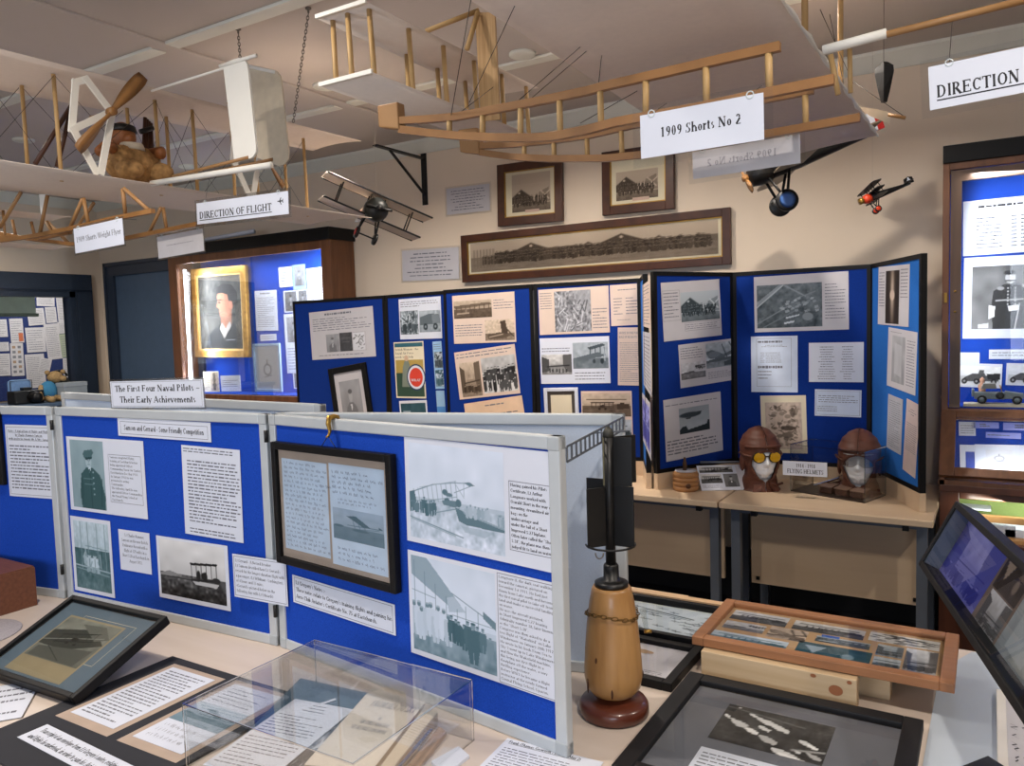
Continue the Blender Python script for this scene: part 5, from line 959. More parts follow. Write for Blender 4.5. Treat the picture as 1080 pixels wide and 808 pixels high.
fs('small caption card between the airmen and the biplane photographs', ((125.7, 558), (158.2, 562.5), (160, 606), (127.3, 600)), P1, [('P', .08, .06, .95, .82, ['Lt Charles Rumney', 'Samson on the new British', 'Endurance Record with a', 'flight of 129 miles in a', 'Short S.38 at Eastchurch in', 'August 1912.'], dict(align='c', fit=True))], 'caption_card', 'caption')
fs('photograph of a biplane standing on a dark field, middle panel', ((165.5, 564.5), (241, 576), (243, 644.5), (168.4, 629.3)), P1, [('p', .035, .04, .955, .93, P_bipground, 'bw')], 'photograph_print', 'photograph')
fs('white caption card overlapping the joint of the two blue screens', ((245.5, 583.8), (302.7, 592.7), (303.3, 639.3), (247.8, 629)), P1.sh(.012), [('b', .02, .04, .98, .96), ('P', .05, .08, .96, .9, ['Lt Gerrard - A Record Breaker', 'Lt Samson described how Lt Gerrard\'s', 'record for the longest duration flight with', 'a passenger, (Lt Wildman - Lushington),', 'of 4 hours and 15 mins.', '(Gerrard is pictured below on the', 'following day with Lt Edwards)'], dict(fit=True))], 'caption_card', 'caption')
tc = sheet('title_card', 'laminated title card standing on top of the middle blue panel', 'title card', ((115.5, 403.5), (212, 399.2), (217.5, 430.3), (119.5, 428.6)), P1.sh(.0), [('b', .015, .04, .985, .96, .0008), ('P', .05, .08, .97, .92, ['The First Four Naval Pilots –', 'Their Early Achievements'], dict(align='c', bold=True, fit=True))], lam=.006)
# nearest panel
fl = framed('framed_letter', 'black framed pair of handwritten pages hung on the nearest blue panel', 'framed letter', ((292, 464.5), (418.7, 478.7), (425, 624.7), (299.5, 591)), P2, .018, .02, M_BLACK, mat('fawn_mount', (178, 158, 142), .7), [('c', .03, .08, .47, .92, mat('pale_letter_paper', (206, 220, 236), .6), 'left_page'), ('c', .49, .07, .965, .955, mat('pale_letter_paper', (206, 220, 236), .6), 'right_page')], off=.002, gm=M_GLASS)
mo = [o for o in fl.children if o.name.startswith('mount')][0]; lp = [o for o in mo.children]; xs_ = [v.co.x for v in mo.data.vertices]; ys_ = [v.co.y for v in mo.data.vertices]; zz = max(v.co.z for v in mo.data.vertices)+.0006
mw, mh = max(xs_)-min(xs_), max(ys_)-min(ys_); rg = random.Random(4)
FX = lambda t: (t-.5)*mw*.965; FY = lambda t: (.5-t)*mh*.965
for nm, (x0, y0, x1, y1, k) in (('handwriting', (.045, .1, .455, .9, 19)), ('handwriting', (.51, .12, .95, .34, 5)), ('handwriting', (.56, .36, .9, .42, 2)), ('handwriting', (.54, .78, .93, .92, 3))):
    mb = MB(); scrawl(mb, FX(x0), FY(y0), FX(x1), FY(y1), k, zz, rg); obj(nm, mb, M_INKB, [o for o in lp if o.name.startswith('left_page' if x0 < .5 else 'right_page')][0], True)
rp = [o for o in lp if o.name.startswith('right_page')][0]
o = bpy.data.objects.new('photograph', picture_mesh(P_sea, 'blue', FX(.51), FY(.45), FX(.95), FY(.72), 90, 75, zz)); COL.objects.link(o); o.parent = rp; W[o] = W[rp]
hk = P2(352, 441); hk2 = P2(352, 464); r = thing('picture_hook', 'curved brass hook over the top rail holding the black framed letter by a cord', 'hook', hk+P2.n*.01)
q = P2(352, 438); q.z = 1.3235
mb = MB(); off = [(-.016, -.012), (-.012, .0012), (.0, .003), (.014, .001), (.017, -.012), (.013, -.03), (.017, -.04), (.024, -.042)]
mb.tube([q+P2.n*a_+Vector((0, 0, b_)) for a_, b_ in off], [.003, .004, .006, .007, .006, .004, .003, .0025], 10); obj('hook', mb, M_BRASS, r)
fa = [o for o in fl.children if o.name.startswith('frame')][0]; tp_ = W[fl] @ Vector((0, max(v.co.y for v in fa.data.vertices)-.004, .01))
obj('cord', MB().tube([tp_-P2.u*.03, q+P2.n*.019+Vector((0, 0, -.04)), tp_+P2.u*.03], .0012, 6), M_NAVY, r)
fs('caption strip under the framed letter on the nearest panel', ((308.7, 607), (417.5, 636.7), (417, 671.5), (310, 633.5)), P2, [('b', .02, .06, .98, .94), ('P', .035, .12, .975, .86, ['Lt Gregory\'s Notes :-', 'These notes relate to Gregory\'s training flights and gaining his', 'Aero Club Aviator\'s Certificate No. 75 at Eastchurch.'], dict(bold=True, fit=True))], 'caption_strip', 'caption')
fs('big sheet with a biplane hauled up beside a boat, on the nearest screen', ((426.4, 460), (584.4, 477.4), (587.5, 605), (430.4, 570)), P2, [('p', .03, .05, .695, .95, P_boat, 'blue'), ('b', .725, .28, .995, .88), ('P', .735, .29, .99, .87, ['Having gained his Pilots', 'Certificate, Lt Arthur', 'Longmore worked with', 'Oswald Short in the way of', 'mounting streamlined air', 'bags on the', 'undercarriage and', 'under the tail of a Short', 'Improved S.27 biplane.', 'Often later called the "Short', 'S.38", the plane was then', 'judged fit to land on water.'], dict(bold=True))])
fs('big sheet with a crowd before a large biplane wing, on the nearest screen', ((431, 580), (587.3, 615), (590.8, 742.3), (433.6, 687)), P2, [('p', .025, .04, .62, .95, P_crowdplane, 'blue'), ('b', .635, .02, .985, .99), ('P', .645, .03, .98, .97, ['Longmore (L the dark coat walking', 'toward the camera), pictured on', 'December 1st 1911. He had just', 'flown from Lake north and become', 'the first naval pilot to take off from', 'land and make a successful landing', 'on water.', 'He uses the aircraft pictured,', 'in Short Improved S.27 bearing', 'Admiralty number 38, later known', 'as the "Short S.38".', 'Congreve was then asked to do a', 'test flight of "Waterbird" on Lake', 'Windermere on January 20th 1912.', 'He wrote in his book From Sea to', 'Sky \'I went up to Lake Windermere', 'and flew the Wakefield machine,', 'this being my first flight in a', 'floatplane off the water, a very', 'thrilling experience\'.', 'Before WW1 he became a flight', 'instructor at the newly formed', 'Central Flying School, Upavon.'], dict(fit=True))])
# ================================================================ THINGS LYING ON THE FRONT TABLE
TZ = .72; Zt = ZP(TZ)
M_REDWOOD = mat('reddish_box_wood', (126, 76, 50), .55, c2=(100, 58, 38), scale=9, axis=(1.2, 12, 12))
a = onz(40, 638, TZ); z1 = TZ+.118
r = thing('wooden_box', 'reddish brown wooden box at the left edge in front of the leftmost blue panel', 'box', a+Vector((-.18, -.06, 0)))
bx = a+Vector((-.29, -.30, 0)); b2 = Vector((a.x, a.y, z1))
mb = MB(); w_ = .014
mb.box(bx, (bx.x+w_, b2.y, z1)); mb.box((b2.x-w_, bx.y, TZ), b2); mb.box((bx.x+w_, bx.y, TZ), (b2.x-w_, bx.y+w_, z1)); mb.box((bx.x+w_, b2.y-w_, TZ), (b2.x-w_, b2.y, z1)); mb.box((bx.x+w_, bx.y+w_, TZ), (b2.x-w_, b2.y-w_, TZ+.01))
obj('box_body', mb, M_REDWOOD, r, bevel=.002)
obj('lid', MB().box((bx.x+.002, bx.y+.002, z1), (b2.x-.002, b2.y-.002, z1+.004)), M_REDWOOD, r, bevel=.001)
obj('label_plate', MB().box((bx.x+.08, bx.y+.1, z1+.004), (b2.x-.07, b2.y-.12, z1+.0055)), M_PAPERG, r)
c = onz(2, 668, TZ); tag(obj('round_mat', MB().lathe(c+Vector((-.06, -.05, 0)), [(.0, 0), (.118, 0), (.12, .0015), (.118, .003), (0, .003)], 48), mat('silver_grey_fabric', (176, 170, 174), .8, scale=240, var=.2)), 'silvery grey round mat between the wooden box and the propped picture', 'mat')
sheet('loose_notice', 'white laminated notice cut off by the left edge, in front of the propped picture', 'notice', ((-30, 723), (12, 731.5), (38, 744), (-22, 772)), Zt, [('t', .05, .1, .95, .9, 5)], lam=.004)
# propped picture
q4 = [Vector(onz(82.5, 629.5, .842)), Vector(onz(183.7, 652.5, .842)), Vector(onz(68.7, 732.5, .745)), None]
fw_ = (q4[1]-q4[0]).length; q4[3] = q4[2]-(q4[1]-q4[0]).normalized()*fw_
cc = sum(q4, Vector())/4; u = ((q4[1]-q4[0])).normalized(); v = ((q4[0]-q4[3])+(q4[1]-q4[2])).normalized(); v = (v-u*v.dot(u)).normalized(); n = u.cross(v)
ww, hh2 = fw_, ((q4[0]-q4[3]).length+(q4[1]-q4[2]).length)/2
r = thing('propped_picture', 'black framed photograph with a blue grey mount propped up on the left of the table', 'framed photograph', M=mframe(cc-n*.024, u, v, n))
obj('frame', frame_bars(MB(), ww, hh2, .014, 0, .024), M_BLACK, r, True, bevel=.002)
mo = obj('mount', MB().box((-ww/2+.01, -hh2/2+.01, .002), (ww/2-.01, hh2/2-.01, .012)), mat('blue_grey_mount', (112, 132, 148), .6), r, True)
print_on(mo, [('b', .3, .17, .83, .66, .0016), ('c', .17, .2, .75, .9, mat('old_tan_card', (182, 166, 134), .6), 'backing_card')], ww, hh2, 110, 100, .012, 9, M_CREAM)
o = bpy.data.objects.new('photograph', picture_mesh(P_diagonal, 'olive', (.17-.5)*ww+.006, (.5-.2)*hh2-.006, (.75-.5)*ww-.006, (.5-.72)*hh2, 140, 140, .0128)); COL.objects.link(o); o.parent = mo; W[o] = W[mo]
obj('glass', MB().add([(-ww/2+.012, -hh2/2+.012, .019), (ww/2-.012, -hh2/2+.012, .019), (ww/2-.012, hh2/2-.012, .019), (-ww/2+.012, hh2/2-.012, .019)], [(0, 1, 2, 3)]), glass('reflective_picture_glass', (.9, .93, .95), 1.6, 0, 1.2), r, True)
bk = W[r] @ Vector((0, hh2*.3, 0)); bl = Vector((bk.x, bk.y+.02, TZ)); obj('strut', MB().bar(bk, bl, .06, .004, (0, 1, 0)), M_BLACK, r)
# black mount with two documents
cA, cB, cC = onz(182, 695, TZ), onz(1, 780, TZ), onz(340, 739, TZ)
mx0, mx1, my0, my1 = -1.735, -1.27, .70, 1.168
r = thing('document_mount', 'black card mount with two typed pages lying in front of the propped picture', 'mounted documents', ((mx0+mx1)/2, (my0+my1)/2, TZ))
obj('mount_board', MB().box((mx0, my0, TZ), (mx1, my1, TZ+.006)), mat('black_mount_card', (36, 37, 44), .8), r, bevel=.001)
def mslot(q, itm, lab, paper=M_PAPER, b=.016):
    SEED[0] += 1; c, u, v, n, w_, h, pw, ph = frame_of(q, ZP(TZ+.0065))
    o = obj('document', MB().box((-w_/2, -h/2, 0), (w_/2, h/2, .0008)), paper, None, True, M=mframe(c, u, v, n)); M0 = W[o]; o.parent = r; o.matrix_world = M0; o.matrix_parent_inverse = W[r].inverted(); o.matrix_basis = M0; W[o] = M0
    if b: obj('window_bevel', MB().box((-w_/2-b, -h/2-b*1.5, -.0008), (w_/2+b, h/2+b, -.0002)), mat('fawn_mount', (178, 158, 142), .7), o, True)
    print_on(o, itm, w_, h, pw, ph, .0008, SEED[0], M_INKG if b else None); o['label'] = lab
mslot(((179, 703), (224, 717), (122.5, 770), (78, 752.5)), [('t', .08, .05, .92, .95, 20, .4)], 'typed page')
mslot(((248, 722), (296, 735), (192.5, 797), (140, 776)), [('t', .1, .05, .9, .32, 5), ('p', 0, .36, 1, .68, P_sea, 'blue'), ('w', .1, .72, .85, .95, 3)], 'page with a blue sea picture')
mslot(((48, 764), (170, 822), (140, 842), (20, 778)), [('P', .04, .08, .97, .92, ['Transcript of an envelope from Lt Gregory\'s notes, relating to his training flights', 'and flights he undertook, in order to gain his Aviator\'s Certificate'], dict(bold=True))], 'caption strip', b=0)
# acrylic case with books
kx0, kx1, ky0, ky1, kz = -1.268, -.846, .868, 1.200, .842
r = thing('acrylic_case', 'clear acrylic display case over books in the foreground', 'display case', ((kx0+kx1)/2, (ky0+ky1)/2, TZ))
t = .003
for nm, (a, b) in {'front_pane': ((kx0, ky0, TZ), (kx1, ky0+t, kz-t)), 'back_pane': ((kx0, ky1-t, TZ), (kx1, ky1, kz-t)), 'left_pane': ((kx0, ky0+t, TZ), (kx0+t, ky1-t, kz-t)), 'right_pane': ((kx1-t, ky0+t, TZ), (kx1, ky1-t, kz-t)), 'top_pane': ((kx0, ky0, kz-t), (kx1, ky1, kz))}.items(): obj(nm, MB().box(a, b), M_ACRYL, r)
mb = MB(); e = .0016
for p, q in (((kx0, ky0, kz), (kx1, ky0, kz)), ((kx0, ky1, kz), (kx1, ky1, kz)), ((kx0, ky0, kz), (kx0, ky1, kz)), ((kx1, ky0, kz), (kx1, ky1, kz)), ((kx0, ky0, TZ), (kx0, ky0, kz)), ((kx1, ky0, TZ), (kx1, ky0, kz)), ((kx0, ky1, TZ), (kx0, ky1, kz)), ((kx1, ky1, TZ), (kx1, ky1, kz))): mb.bar(p, q, e)
obj('polished_edges', mb, glass('acrylic_edge', (.80, .84, .86), 1.5, .1, 1.6), r)
def bk_(q, z): return [onz(x, y, z) for x, y in q]
# open album with slate cover
r = thing('photo_album', 'open slate blue album with a photograph, inside the acrylic case', 'album', onz(300, 770, TZ))
qa = bk_(((317, 721), (392, 738), (330, 812), (250, 790)), TZ)
qa = [qa[0], qa[1], qa[2], qa[3]]
obj('cover', MB().prism([qa[3], qa[2], qa[1], qa[0]], (0, 0, 1), .014), mat('slate_blue_cover', (74, 98, 116), .55), r, bevel=.002)
c, u, v, n, w_, h, pw, ph = frame_of(((331, 762), (372, 772), (330, 820), (288, 806)), ZP(TZ+.0145)); o = bpy.data.objects.new('photograph', picture_mesh(P_melee, 'grey', -w_/2, h/2, w_/2, -h/2, 60, 60, .0006)); COL.objects.link(o); o.parent = r; M0 = mframe(c, u, v, n); o.matrix_parent_inverse = W[r].inverted(); o.matrix_basis = M0; W[o] = M0
tag(obj('bookmark', MB().box((-.028, -.004, 0), (.028, .004, .001)), M_PAPER, None, True, M=Matrix.Translation(onz(341, 742, TZ+.0155)) @ Matrix.Rotation(1.2, 4, 'Z')), 'thin white bookmark strip lying on the slate blue album', 'bookmark')
sheet('typed_page', 'loose typed page with white text lines lying over the album in the case', 'paper', ((302, 737), (362, 747), (296, 826), (225, 808)), ZP(TZ+.019), [('tc', .3, .03, .7, .16, 3), ('t', .06, .22, .94, .5, 7), ('t', .06, .56, .94, .95, 9)])
r = thing('open_book', 'cream title page of an open book in the acrylic case', 'book', onz(400, 790, TZ))
qb = bk_(((393, 740), (449, 756), (392, 832), (322, 824)), TZ+.0)
zb = .03
M_PAGE = mat('ivory_page', (222, 212, 198), .65, var=.03); M_PAGEE = mat('page_edges', (176, 148, 116), .7, scale=90, var=.25, axis=(1, 1, 12))
obj('page_block', MB().prism([qb[3], qb[2], qb[1], qb[0]], (0, 0, 1), zb), M_PAGEE, r)
top = [p+Vector((0, 0, zb+.0004)) for p in qb]
c = sum(top, Vector())/4; u = ((top[1]-top[0])+(top[2]-top[3])).normalized(); v = (top[0]-top[3]).normalized(); v = (v-u*v.dot(u)).normalized(); n = u.cross(v); w_ = (top[1]-top[0]).length; h = (top[0]-top[3]).length
tpg = obj('title_page', MB().prism([top[3], top[2], top[1], top[0]], (0, 0, 1), .0012), M_PAGE, r)
po_ = obj('title_lettering', MB(), M_INKG, tpg, True); bpy.data.objects.remove(po_)
mb = MB(); para(mb, ['FROM SEA TO SKY'], -w_*.36, h*.34, w_*.36, h*.24, .0018); para(mb, ['by', 'AIR CHIEF MARSHAL', 'SIR ARTHUR LONGMORE'], -w_*.28, h*.16, w_*.28, -h*.06, .0018, align='c')
M0 = mframe(c, u, v, n); mb.v = [tuple(M0 @ Vector(p)) for p in mb.v]; obj('title_lettering', mb, M_INKG, tpg)
r = thing('bound_book', 'thick closed book with tan page edges and a blue ribbon in the case', 'book', onz(455, 790, TZ))
qc = bk_(((449.5, 757), (462, 764), (408, 834), (396, 832)), TZ)
obj('page_block', MB().prism([qc[3], qc[2], qc[1], qc[0]], (0, 0, 1), .024), M_PAGEE, r); obj('cover', MB().prism([p+Vector((0, 0, .024)) for p in (qc[3], qc[2], qc[1], qc[0])], (0, 0, 1), .003), mat('buff_board', (206, 190, 166), .7), r)
qd = bk_(((463, 771), (471, 776), (424, 838), (412, 836)), TZ)
obj('lower_cover', MB().prism([qd[3], qd[2], qd[1], qd[0]], (0, 0, 1), .009), mat('worn_brown_board', (150, 118, 92), .7, scale=40, var=.3), r)
obj('ribbon', MB().bar(onz(455, 769, TZ+.0285), onz(418, 812, TZ+.0285), .006, .0012), mat('ribbon_navy', (44, 56, 100), .7), r)
tag(obj('folded_paper', MB().prism(bk_(((455, 806), (484, 790), (495, 800), (470, 820)), TZ), (0, 0, 1), .006), M_PAPER), 'white folded paper in the right corner of the acrylic case', 'paper')
sheet('typed_page', 'typed page with an underlined heading at the bottom edge, in front of the nearest panel', 'paper', ((536, 779), (640, 806), (606, 840), (502, 812)), Zt, [('P', .05, .04, .8, .14, ['Frank (Thomas Gosworth\'s Diaries, May 2)'], dict(bold=True, ul=True)), ('t', .05, .24, .8, .9, 9)])
# ---------------------------------------------------------------- wooden practice bomb with black vanes
bc = Vector((-.652, 1.428, TZ)); M_BOMB = mat('turned_willow', (184, 140, 86), .38, c2=(148, 104, 56), scale=9, axis=(4, 4, .6), coat=.25); M_BASE = mat('red_brown_base', (96, 46, 30), .3, c2=(76, 34, 24), scale=6, axis=(1, 5, 1), coat=.3)
r = thing('wooden_bomb', 'turned wooden practice bomb with black tail vanes standing on a round base', 'bomb', bc)
obj('base', MB().lathe(bc, [(.0, 0), (.066, 0), (.071, .006), (.071, .022), (.066, .03), (.05, .034), (.038, .036), (.03, .044), (.0, .044)], 48), M_BASE, r)
obj('body', MB().lathe(bc, [(.0, .040), (.03, .041), (.045, .047), (.055, .060), (.0592, .08), (.0592, .10), (.0565, .14), (.052, .19), (.046, .235), (.0405, .262), (.037, .268), (0, .268)], 48), M_BOMB, r)
mb = MB()
for k in range(9):
    an = random.uniform(0, 2*PI); zz_ = random.uniform(.07, .24); rr = .0597-.0185*max(0, (zz_-.1)/.16); p = bc+Vector((rr*math.cos(an), rr*math.sin(an), zz_)); mb.ball(p, (.0016, .0016, random.choice((.004, .006, .014))), 8, 6)
for an, zz_, hz in ((-2.2, .07, .016), (-1.75, .13, .006), (-1.2, .066, .01)):
    p = bc+Vector((.0590*math.cos(an), .0590*math.sin(an), zz_)); mb.ball(p, (.0022, .0022, hz), 8, 6)
obj('dark_cracks', mb, mat('crack_dark', (70, 40, 22), .8), [o for o in r.children if o.name.startswith('body')][0])
obj('collar', MB().lathe(bc, [(.0, .268), (.034, .268), (.034, .276), (.026, .28), (.016, .282), (.0155, .31), (.013, .314), (0, .314)], 32), M_BLK, r)
obj('shaft', MB().tube([bc+Vector((0, 0, .31)), bc+Vector((0, 0, .58))], .0105, 16), M_BLK, r)
fwd = Vector((CF.x, CF.y, 0)).normalized(); rgt = Vector((CR.x, CR.y, 0)).normalized()
def vane(a_, b_, z0, z1, th=.003):
    a_, b_ = bc+a_, bc+b_; d = (b_-a_).normalized(); s_ = Vector((-d.y, d.x, 0))*th/2
    return MB().prism([Vector((p.x, p.y, TZ+z0)) for p in (a_-s_, b_-s_, b_+s_, a_+s_)], (0, 0, 1), z1-z0)
lo = rgt*-1
for d, L, z0, z1 in ((rgt*.86-fwd*.5, .052, .352, .475), (rgt*-.92-fwd*.38, .052, .352, .472), (rgt*-.86+fwd*.5, .05, .36, .487), (rgt*.9+fwd*.42, .045, .352, .475)): obj('lower_vane', vane(d*.008, d*L, z0, z1), M_BLK, r)
for d, L in ((rgt*.9-fwd*.42, .048), (rgt*.93+fwd*.36, .062)): obj('upper_vane', vane(d*.008, d*L, .475, .573), M_BLK, r)
for d in (rgt*-.98-fwd*.1,): obj('upper_vane', vane(d*.004, d*.012, .475, .573, .006), mat('tarnished_strip', (120, 116, 92), .5, .4), r)
obj('vane_rim', MB().tube([bc+rgt*.05*math.cos(k)+fwd*-.05*math.sin(k)+Vector((0, 0, .354)) for k in np.linspace(0, PI, 14)], .0022, 6), M_BLK, r)
obj('cap', MB().lathe(bc+Vector((0, 0, .573)), [(.011, 0), (.011, .008), (.008, .016), (.003, .021), (0, .022)], 20), mat('dull_iron', (66, 66, 62), .5, .5), r)
obj('arming_pin', MB().tube([bc+Vector((0, 0, .582))-rgt*.028, bc+Vector((0, 0, .584))+rgt*.04], .0018, 8), M_LEG, r)
obj('wire_loop', MB().tube([bc-rgt*(.026+.008*math.cos(k))-fwd*.03+Vector((0, 0, .345-.012*math.sin(k))) for k in np.linspace(0, PI, 12)], .0014, 8), M_CHAIN, r)
mb = MB(); NL = 30
for k in range(NL):
    an = 2*PI*k/NL; rr = .0525; p = bc+Vector((rr*math.cos(an), rr*math.sin(an), .214-.006*math.cos(an*2))); tng = Vector((-math.sin(an), math.cos(an), 0)); rad = Vector((math.cos(an), math.sin(an), 0)); up = Vector((0, 0, 1)) if k % 2 else rad
    mb.tube([p+tng*.0068*math.cos(j)+up*.0036*math.sin(j) for j in np.linspace(0, 2*PI, 11)], .0011, 5, cap=False)
obj('brass_chain', mb, mat('dark_brass_chain', (112, 86, 46), .45, .7), r)
p = bc+rgt*.056+Vector((0, 0, .2)); obj('swing_tag', MB().prism([p+Vector((0, 0, .016))+rgt*.0, p+rgt*.012+Vector((0, 0, .02)), p+rgt*.018-Vector((0, 0, .025)), p+rgt*.010-Vector((0, 0, .028))], fwd, .002), glass('tag_plastic', (.85, .88, .88), 1.5, .1, 1.5), r)
obj('tag_fitting', MB().tube([p+rgt*.009-Vector((0, 0, .03)), p+rgt*.024-Vector((0, 0, .03))], .004, 10), M_BRASS, r)
# ---------------------------------------------------------------- frames on the right of the table
def flat_frame(label, x0, x1, y0, y1, z, b, th, fm, mount, items, glz=True, inner=None, name='framed_picture', tilt=0.0, b_far=None):
    M0 = Matrix.Translation(((x0+x1)/2, (y0+y1)/2, z)) @ Matrix.Rotation(tilt, 4, 'X'); r = thing(name, label, 'framed picture', M=M0); w_, h = x1-x0, y1-y0
    obj('frame', frame_bars(MB(), w_, h, b, 0, th), fm, r, True, bevel=.002)
    if inner: obj('slip', frame_bars(MB(), w_-2*b, h-2*b, inner[1], .001, th*.7), inner[0], r, True)
    mo = obj('mount', MB().box((-w_/2+b*.8, -h/2+b*.8, .001), (w_/2-b*.8, h/2-b*.8, th*.4)), mount, r, True); SEED[0] += 1
    print_on(mo, items, w_-2*b, h-2*b, 90, 60, th*.4, SEED[0])
    if glz: obj('glass', MB().add([(-w_/2+b, -h/2+b, th*.72), (w_/2-b, -h/2+b, th*.72), (w_/2-b, h/2-b, th*.72), (-w_/2+b, h/2-b, th*.72)], [(0, 1, 2, 3)]), M_GLASS, r, True)
    return r
flat_frame('pale print of many small aircraft in a dark frame behind the wooden bomb', -.935, -.575, 1.795, 2.045, TZ, .016, .03, M_BLACK, mat('pale_print', (214, 222, 216), .6), [('p', .05, .04, .97, .97, P_manyplanes, 'cool')])
bl = flat_frame('black framed pale document with a brown stain beside the wooden bomb', -.80, -.578, 1.565, 1.79, TZ, .022, .02, M_BLACK, mat('pale_document', (206, 204, 210), .6), [('t', .3, .75, .9, .93, 4, .3)])
mo = [o for o in bl.children if o.name.startswith('mount')][0]; flat_poly(mo, 'brown_stain', [(-.02+.03*math.cos(k), .045+.011*math.sin(k)) for k in np.linspace(0, 2*PI, 16)[:-1]], .0086, mat('stain_brown', (178, 146, 108), .6))
obj('wooden_batten', MB().box((-.95, 2.050, TZ), (-.56, 2.075, TZ+.032)), mat('pale_moulding', (206, 172, 134), .45), None); tag(bpy.data.objects['wooden_batten'], 'pale wooden moulding strip lying along the back edge of the table', 'batten')
tag(obj('wooden_batten', MB().box((-.95, 2.078, TZ), (-.72, 2.097, TZ+.026)), mat('pale_moulding2', (222, 192, 156), .45), None), 'shorter pale wooden strip behind the moulding at the table edge', 'batten')
# long wood framed photo display on pine blocks
M_OAKF = mat('orange_oak_frame', (162, 112, 76), .45, c2=(142, 96, 62), scale=7, axis=(.6, 9, 9))
zf = .785
r = flat_frame('long orange wood frame of many photographs raised on pine blocks', -.572, -.05, 1.684, 1.962, zf, .026, .02, M_OAKF, mat('tan_backing', (186, 152, 112), .7), [
 ('p', .02, .06, .3, .34, P_longbip, 'grey'), ('p', .02, .4, .22, .62, P_twoplanes, 'grey'), ('p', .0, .72, .36, .95, P_longbip, 'blue'), ('p', .24, .36, .42, .66, P_floatplane, 'warm'), ('p', .33, .08, .66, .34, P_longbip, 'bw'),
 ('p', .4, .62, .72, .97, P_dark, 'blue'), ('p', .46, .4, .7, .56, P_oldplane, 'cool'), ('c', .48, .36, .56, .42, mat('bright_blue_label', (40, 98, 190), .5), 'blue_label'), ('p', .68, .06, .98, .3, P_manyplanes, 'bw'), ('p', .73, .36, .84, .64, P_street, 'cool'), ('p', .85, .34, .98, .9, P_street, 'grey'), ('p', .73, .68, .84, .96, P_longbip, 'cool')], name='framed_photographs')
M_PINE = mat('knotty_pine', (208, 184, 150), .6, c2=(186, 158, 120), scale=5, axis=(.5, 7, 7))
def pine(label, x0, x1, y0, y1, z1, knots):
    r = thing('pine_block', label, 'wood block', ((x0+x1)/2, (y0+y1)/2, TZ), 'pine blocks under the long wood frame')
    b = obj('block', MB().box((x0, y0, TZ), (x1, y1, z1)), M_PINE, r, bevel=.002)
    for (x, z, rx, rz) in knots: obj('knot', MB().lathe((x, y0-.0004, z), [(0, 0), (1e-3, .0)], 4, (0, -1, 0)).add([(x+rx*math.cos(k), y0-.0008, z+rz*math.sin(k)) for k in np.linspace(0, 2*PI, 18)[:-1]], [tuple(range(17))]), mat('pine_knot', (150, 92, 56), .6), b)
pine('long pine block with knots propping the front of the long wood frame', -.545, -.222, 1.665, 1.695, zf-.002, [(-.262, TZ+.034, .014, .011), (-.306, TZ+.056, .006, .004), (-.236, TZ+.056, .005, .004)])
pine('shorter shaded pine block behind the knotty one', -.43, -.168, 1.74, 1.78, zf-.002, [])
pine('thin pine batten under the back rail of the long wood frame', -.55, -.1, 1.915, 1.945, zf-.002, [])
# big dark framed photograph
r = flat_frame('large charcoal framed photograph with a grey mount, front right of the table', -.563, -.100, 1.215, 1.642, TZ, .034, .022, mat('charcoal_frame', (27, 27, 30), .55, spec=.25), mat('slate_mount', (104, 107, 116), .75), [('p', .2, .14, .72, .56, P_photoA, 'bw'), ('b', .2, .1, .72, .17, .0012), ('c', .2, .66, .6, .9, M_PAPER, 'caption_card')], name='framed_photograph')
mo = [o for o in r.children if o.name.startswith('mount')][0]
cc_ = [o for o in mo.children if o.name.startswith('caption_card')][0]; mb = MB(); greek(mb, -.11, -.07, .03, -.13, 5, .0096, random.Random(3)); obj('printed_text', mb, M_INKG, cc_, True)
# pale grey board and papers right
tag(obj('pale_board', MB().prism([Vector((-.096, 1.30, TZ)), Vector((.012, 1.30, TZ)), Vector((.034, 1.88, TZ)), Vector((-.008, 2.085, TZ)), Vector((-.028, 2.082, TZ)), Vector((-.062, 2.0, TZ)), Vector((-.088, 1.84, TZ))], (0, 0, 1), .003), mat('pale_grey_blue_card', (176, 186, 198), .32, var=.02)), 'smooth pale grey blue card lying beside the large dark frame', 'card')
r = thing('ring_folder', 'white edged folder with a handwritten page at the right edge of the photo', 'folder', (.1, 1.55, TZ))
obj('cover', MB().box((.02, 1.25, TZ), (.2, 1.86, TZ+.018)), mat('folder_white', (226, 222, 216), .5), r, bevel=.002)
pg_ = obj('page', MB().box((.036, 1.26, TZ+.018), (.195, 1.85, TZ+.019)), M_PAPERG, r)
mb = MB(); scrawl(mb, -.24, .03, .24, -.02, 2, 0, random.Random(8)); Mx = Matrix.Translation((.115, 1.55, TZ+.0193)) @ Matrix.Rotation(PI/2, 4, 'Z'); mb.v = [tuple(Mx @ Vector(p)) for p in mb.v]; obj('handwriting', mb, M_INK, pg_)
mb = MB(); scrawl(mb, -.24, .075, .24, .04, 2, 0, random.Random(9)); mb.v = [tuple(Mx @ Vector(p)) for p in mb.v]; obj('handwriting', mb, M_INK, pg_)
a = onz(1042, 803, TZ+.02); tag(obj('picture_corner', MB().prism([a+Vector((0, 0, 0)), a+Vector((.05, -.05, 0)), a+Vector((.03, -.1, 0)), a+Vector((-.04, -.06, 0))], (0, 0, 1), .01), M_BLK), 'black card corner poking in at the bottom right edge of the photo', 'card')
